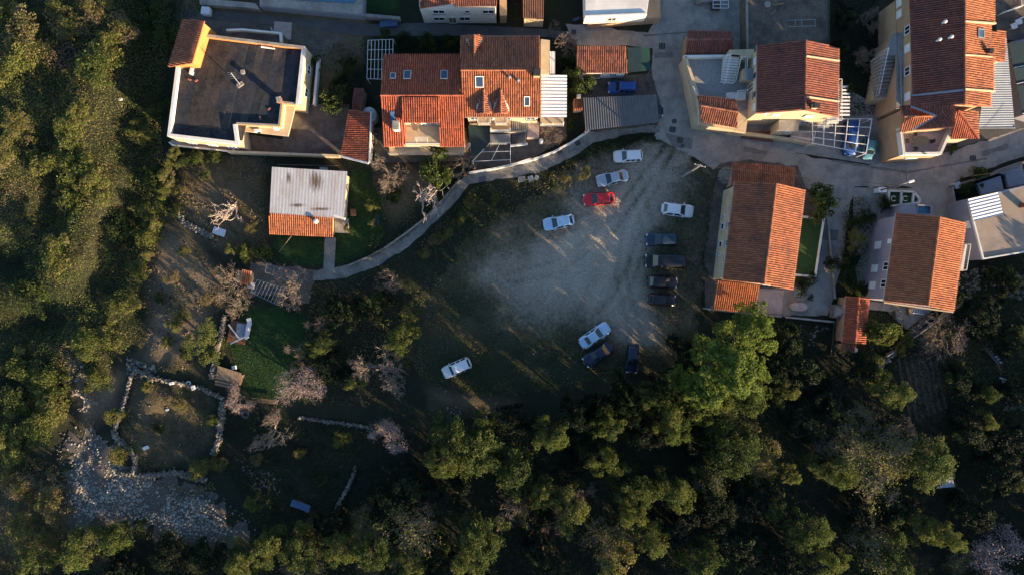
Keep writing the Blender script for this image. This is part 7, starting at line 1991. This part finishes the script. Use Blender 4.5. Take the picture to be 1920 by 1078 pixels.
scrub('garden_weeds', PL([(1778, 354), (1860, 332), (1900, 320), (1905, 345), (1800, 380)]), 24, .2, .5, .12, 'dark planting beyond the roadside wall', 71, cat='weeds')
scrub('garden_weeds', PL([(1830, 495), (1990, 462), (1990, 500), (1840, 530)]), 24, .2, .5, .14, 'dark planting below the flat tan roof', 72, cat='weeds')
scrub('clearing_grass', PL([(430, 760), (690, 800), (660, 880), (630, 985), (480, 990), (425, 890)]), 46, .13, .25, .26, 'short dark grass in the clearing below the lower lawn', 73, lambda x, y: sm(fbm(x, y, 3, 3), .3, .6), cat='grass')
for i, q in enumerate(LAWNS):
    scrub('grass', q, 70, .10, .07, .24, ['short green grass beside the garden shed', 'short green grass in front of the garden shed', 'short green grass of the lower lawn'][i], 80 + i, cat='grass')
scrub('dry_grass', PL([(285, 905), (340, 912), (400, 905), (405, 915), (370, 930), (345, 935), (300, 915)]), 60, .14, .45, .76, 'strip of dry tan grass across the broken limestone', 91, cat='grass')
scrub('dry_grass', PL([(300, 985), (345, 1000), (400, 1035), (380, 1040), (320, 1010), (290, 1000)]), 40, .14, .4, .66, 'dry grass tongue below the broken limestone', 92, cat='grass')
scrub('garden_weeds', PL([(315, 925), (400, 920), (420, 960), (380, 985), (320, 965)]), 20, .18, .3, .05, 'dark growth over the middle of the broken limestone', 93, lambda x, y: sm(fbm(x, y, 2.5, 33), .35, .55), cat='weeds')
scrub('lot_grass', PL([(1262, 312), (1300, 305), (1332, 330), (1325, 410), (1290, 380), (1255, 350)]), 50, .12, .15, .25, 'green grass patch in the upper corner of the plot by the pole', 94, lambda x, y: sm(fbm(x, y, 3, 35), .35, .55), cat='grass')
# the wood goes on beyond the photograph
far_v, far_f, far_t, k0 = [], [], [], 0
rng = np.random.default_rng(77)
FARS = [(1990 + i * 55 + R.uniform(-20, 20), y + R.uniform(-25, 25)) for y in range(600, 1500, 95) for i in range(5)] + [(x + R.uniform(-25, 25), y + R.uniform(-20, 20)) for y in (1140, 1235, 1330) for x in range(300, 1960, 105)]
src = LIB['evergreen'][0][1][1]
n = len(src.vertices); sv = np.zeros(n * 3); src.vertices.foreach_get('co', sv); sv = sv.reshape(-1, 3)
pick = np.arange(n // 4)[::4]; idx = (pick[:, None] * 4 + np.arange(4)).ravel(); sv = sv[idx]
cen = sv.reshape(-1, 4, 3).mean(1, keepdims=True); sv = ((sv.reshape(-1, 4, 3) - cen) * 1.7 + cen).reshape(-1, 3)
for (x, y) in FARS:
    p = P(x, y); a = R.uniform(0, 6.28); s = R.uniform(.85, 1.25)
    far_v.append(np.stack([(sv[:, 0] * math.cos(a) - sv[:, 1] * math.sin(a)) * s + p.x, (sv[:, 0] * math.sin(a) + sv[:, 1] * math.cos(a)) * s + p.y, sv[:, 2] * R.uniform(.9, 1.2) + gh(p.x, p.y)], 1))
V = np.concatenate(far_v); F = np.arange(len(V)).reshape(-1, 4)
link('outlying_wood', np_mesh('outlying_wood', V, F, LEAF, {'tone': np.full(len(V), .3)}), None, kind='stuff', label='the wood going on past the lower and right photo edges', cat='wood')

# ------------------------------------------------------------------ garden clutter
c = P(455, 620)
t = thing('board_pile', 'pile of white and pale blue boards on a reddish pallet beside the lawn', 'board pile', c)
MB().box(c + Vector((-.6, -.2, .1)), (2.4, 3.0, .2), -.2).build('pallet', 'rust', t)
for i, (x, y, w_, l_, a, m_) in enumerate(((-.1, 0, 1.3, 2.0, -.15, 'bluesheet'), (.9, .2, .6, 2.2, -.2, 'cleanwhite'), (.75, -.2, .3, 1.8, -.1, 'cleanwhite'), (1.1, 1.5, .6, .5, .3, 'cleanwhite'))):
    MB().box(c + Vector((x, y, .35 + i * .1)), (w_, l_, .09), a).build('board', m_, t)
MB().bar(c + Vector((-1.6, .9, .75)), c + Vector((-.1, -1.1, .7)), .16, .06).build('plank', 'cleanwhite', t); MB().bar(c + Vector((-1.4, -1.7, .7)), c + Vector((1.0, -.6, .75)), .14, .06).build('plank', 'cleanwhite', t)
c = P(432, 703)
t = thing('wood_stack', 'stack of grey logs under a weathered sheet beside the lower lawn', 'wood stack', c)
for i in range(5): MB().tube([c + Vector((-1.9, .6 - i * .42, .25 + (i % 2) * .05)), c + Vector((1.2, -.1 - i * .42, .25))], .2, 8).build('log', 'wood', t)
MB().slab([c + Vector((-1.3, 1.4, 1.0)), c + Vector((1.9, .4, 1.0)), c + Vector((1.3, -1.2, .75)), c + Vector((-1.6, -.2, .7))], .06).build('cover_sheet', 'wood', t)
MB().box(c + Vector((1.45, -.55, .4)), (.5, 1.5, .8), -.35).build('end_board', 'wood', t)
c = P(442, 688); MB().box(c + Vector((0, 0, .5)), (.5, .5, .4), .1).build('box', 'cleanwhite', None, label='small pale box behind the log stack', cat='box')
c = P(466, 518)
t = thing('oven_hut', 'little garden oven hut with an orange tiled roof beside the vine pergola', 'hut', c)
MB().prism(PL([(457, 508), (477, 512), (474, 533), (454, 529)]), 0, 1.7).build('body', 'cream', t)
roof_slope(t, [P(454, 505, 2.2), P(472, 509, 2.2), P(469, 535, 1.8), P(452, 530, 1.8)], 'tile_new', .08)
c = P(475, 535); MB().box(c + Vector((0, 0, .7)), (.9, .9, .05), -.3).build('table_board', 'cleanwhite', None, label='square white board by the oven hut', cat='board')
def ring(c, r, rr, m, label, name='tyre', cat='tyre'):
    k = MB(); n = 18; vs, fs = [], []
    for i in range(n):
        a = 2 * math.pi * i / n
        for j in range(8):
            b = 2 * math.pi * j / 8
            vs.append(c + Vector(((r + rr * math.cos(b)) * math.cos(a), (r + rr * math.cos(b)) * math.sin(a), rr + rr * math.sin(b))))
    for i in range(n):
        for j in range(8): fs.append((i * 8 + j, ((i + 1) % n) * 8 + j, ((i + 1) % n) * 8 + (j + 1) % 8, i * 8 + (j + 1) % 8))
    k.add(vs, fs).build(name, m, None, smooth=True, label=label, cat=cat)
ring(P(461, 776, .1), .42, .14, 'greymetal', 'grey tyre lying beside the pink blossom tree')
ring(P(354, 718, .3), .24, .08, 'cleanwhite', 'white ring on the upper wall of the brown garden plot', 'white_ring', 'ring')
def bits(name, px, py, size, m, label, cat, rz=0, z=0):
    c = P(px, py); MB().box((c.x, c.y, gh(c.x, c.y) + size[2] / 2 + z), size, rz).build(name, m, None, bevel=min(size) * .15, label=label, cat=cat)
bits('washbasin', 367, 725, (.5, .6, .3), 'cleanwhite', 'white basin next to the white ring on the garden wall', 'basin', .3, .7)
bits('white_stone', 329, 716, (.6, .35, .3), 'cleanwhite', 'white slab at the start of the garden wall', 'slab', .2, .6)
bits('plastic_sheet', 412, 435, (1.7, 1.0, .25), 'cleanwhite', 'crumpled white sheet at the foot of the white twisted fig tree', 'sheet', -.3)
bits('white_box', 316, 767, (.4, .3, .25), 'cleanwhite', 'tiny white box in the middle of the brown garden plot', 'box', .2)
bits('blue_board', 566, 945, (2.6, .95, .12), 'tarp', 'blue board lying in the dark clearing', 'board', -.35, .5)
bits('old_bucket', 280, 836, (.7, .45, .4), 'cleanwhite', 'pale crate in the lower part of the brown garden plot', 'crate', .4)
bits('fallen_board', 1140, 698, (3.6, .1, .08), 'wood', 'thin pale rail lying on the dark grass below the diagonal cars', 'rail', .05)
bits('roof_sheet', 905, 336, (1.0, .6, .1), 'greymetal', 'grey sheet scrap farthest along the lower edge of the footpath', 'sheet', .1)
bits('roof_sheet', 978, 337, (1.0, .75, .12), 'concrete', 'square concrete slab leaning below the footpath', 'slab', .1, .1)
bits('roof_sheet', 995, 336, (.7, .75, .1), 'bluesheet', 'pale blue panel below the footpath beside the concrete slab', 'panel', .3, .15)
bits('roof_sheet', 1006, 334, (.5, .6, .1), 'bluesheet', 'smaller pale blue panel at the end below the footpath', 'panel', -.3, .15)
bits('red_bucket', 1236, 428, (.42, .42, .4), 'rust', 'reddish bucket between the white hatchback and the dark blue estate', 'bucket', .4)
bits('white_sack', 230, 189, (.5, .35, .3), 'cleanwhite', 'white sack lost in the hillside scrub', 'sack', .3)
bits('tarpaulin', 730, 47, (2.4, .9, .5), 'tarp', 'crumpled blue tarpaulin heap on the dark lane', 'tarpaulin', .1)
bits('surfboard', 1081, 37, (1.1, .4, .15), 'glassblue', 'bright blue board by the pale lane at the upper edge', 'board', .35)
bits('green_crate', 708, 414, (.55, 1.5, .7), 'teal', 'green plastic crate beside the hedge of the shed lawn', 'crate', .05)
bits('white_box', 390, 25, (1.2, 1.1, .9), 'cleanwhite', 'white covered box at the upper corner by the red stair hut', 'box', -.1)
bits('gravel_patch', 530, 58, (2.4, 2.3, .06), 'pave', 'pale square slab beside the planter walls behind the flat roof', 'slab', -.08)
bits('plank', 512, 62, (.12, 1.4, .1), 'cleanwhite', 'white plank leaning next to the pale square slab', 'plank', .35, .1)
bits('plastic_scrap', 1878, 713, (.9, .7, .15), 'cleanwhite', 'white panel thrown near the photo edge above the rubble heap', 'panel', -.4, .2)
t = thing('ladder_fence', 'short white ladder-like fence along the lower edge of the lawn', 'fence', P(495, 751))
for y in (-.2, .2): MB().bar(P(470, 748, .5) + Vector((0, y, 0)), P(520, 754, .5) + Vector((0, y, 0)), .05).build('rail', 'wood', t)
for i in range(16): p = P(482, 749.5, .5).lerp(P(520, 754, .5), i / 15); MB().bar(p + Vector((0, -.3, 0)), p + Vector((0, .3, 0)), .05).build('slat', 'wood', t)
t = thing('board_fence', 'short run of pale boards in the scrub near the photo edge', 'fence', P(1858, 665))
for i in range(7): a, b = P(1843 + i * 4.6, 648 + i * 5.2, .4), P(1848 + i * 4.6, 646 + i * 5.2, .4); MB().bar(a, b, .28, .8).build('board', 'bluesheet', t)
MB().bar(P(1841, 645, .7), P(1874, 686, .7), .08).build('rail', 'wood', t)

_counts = {}
for o in list(COL.objects):
    if o.type == 'MESH' and not o.data.materials: print('no material', o.name)
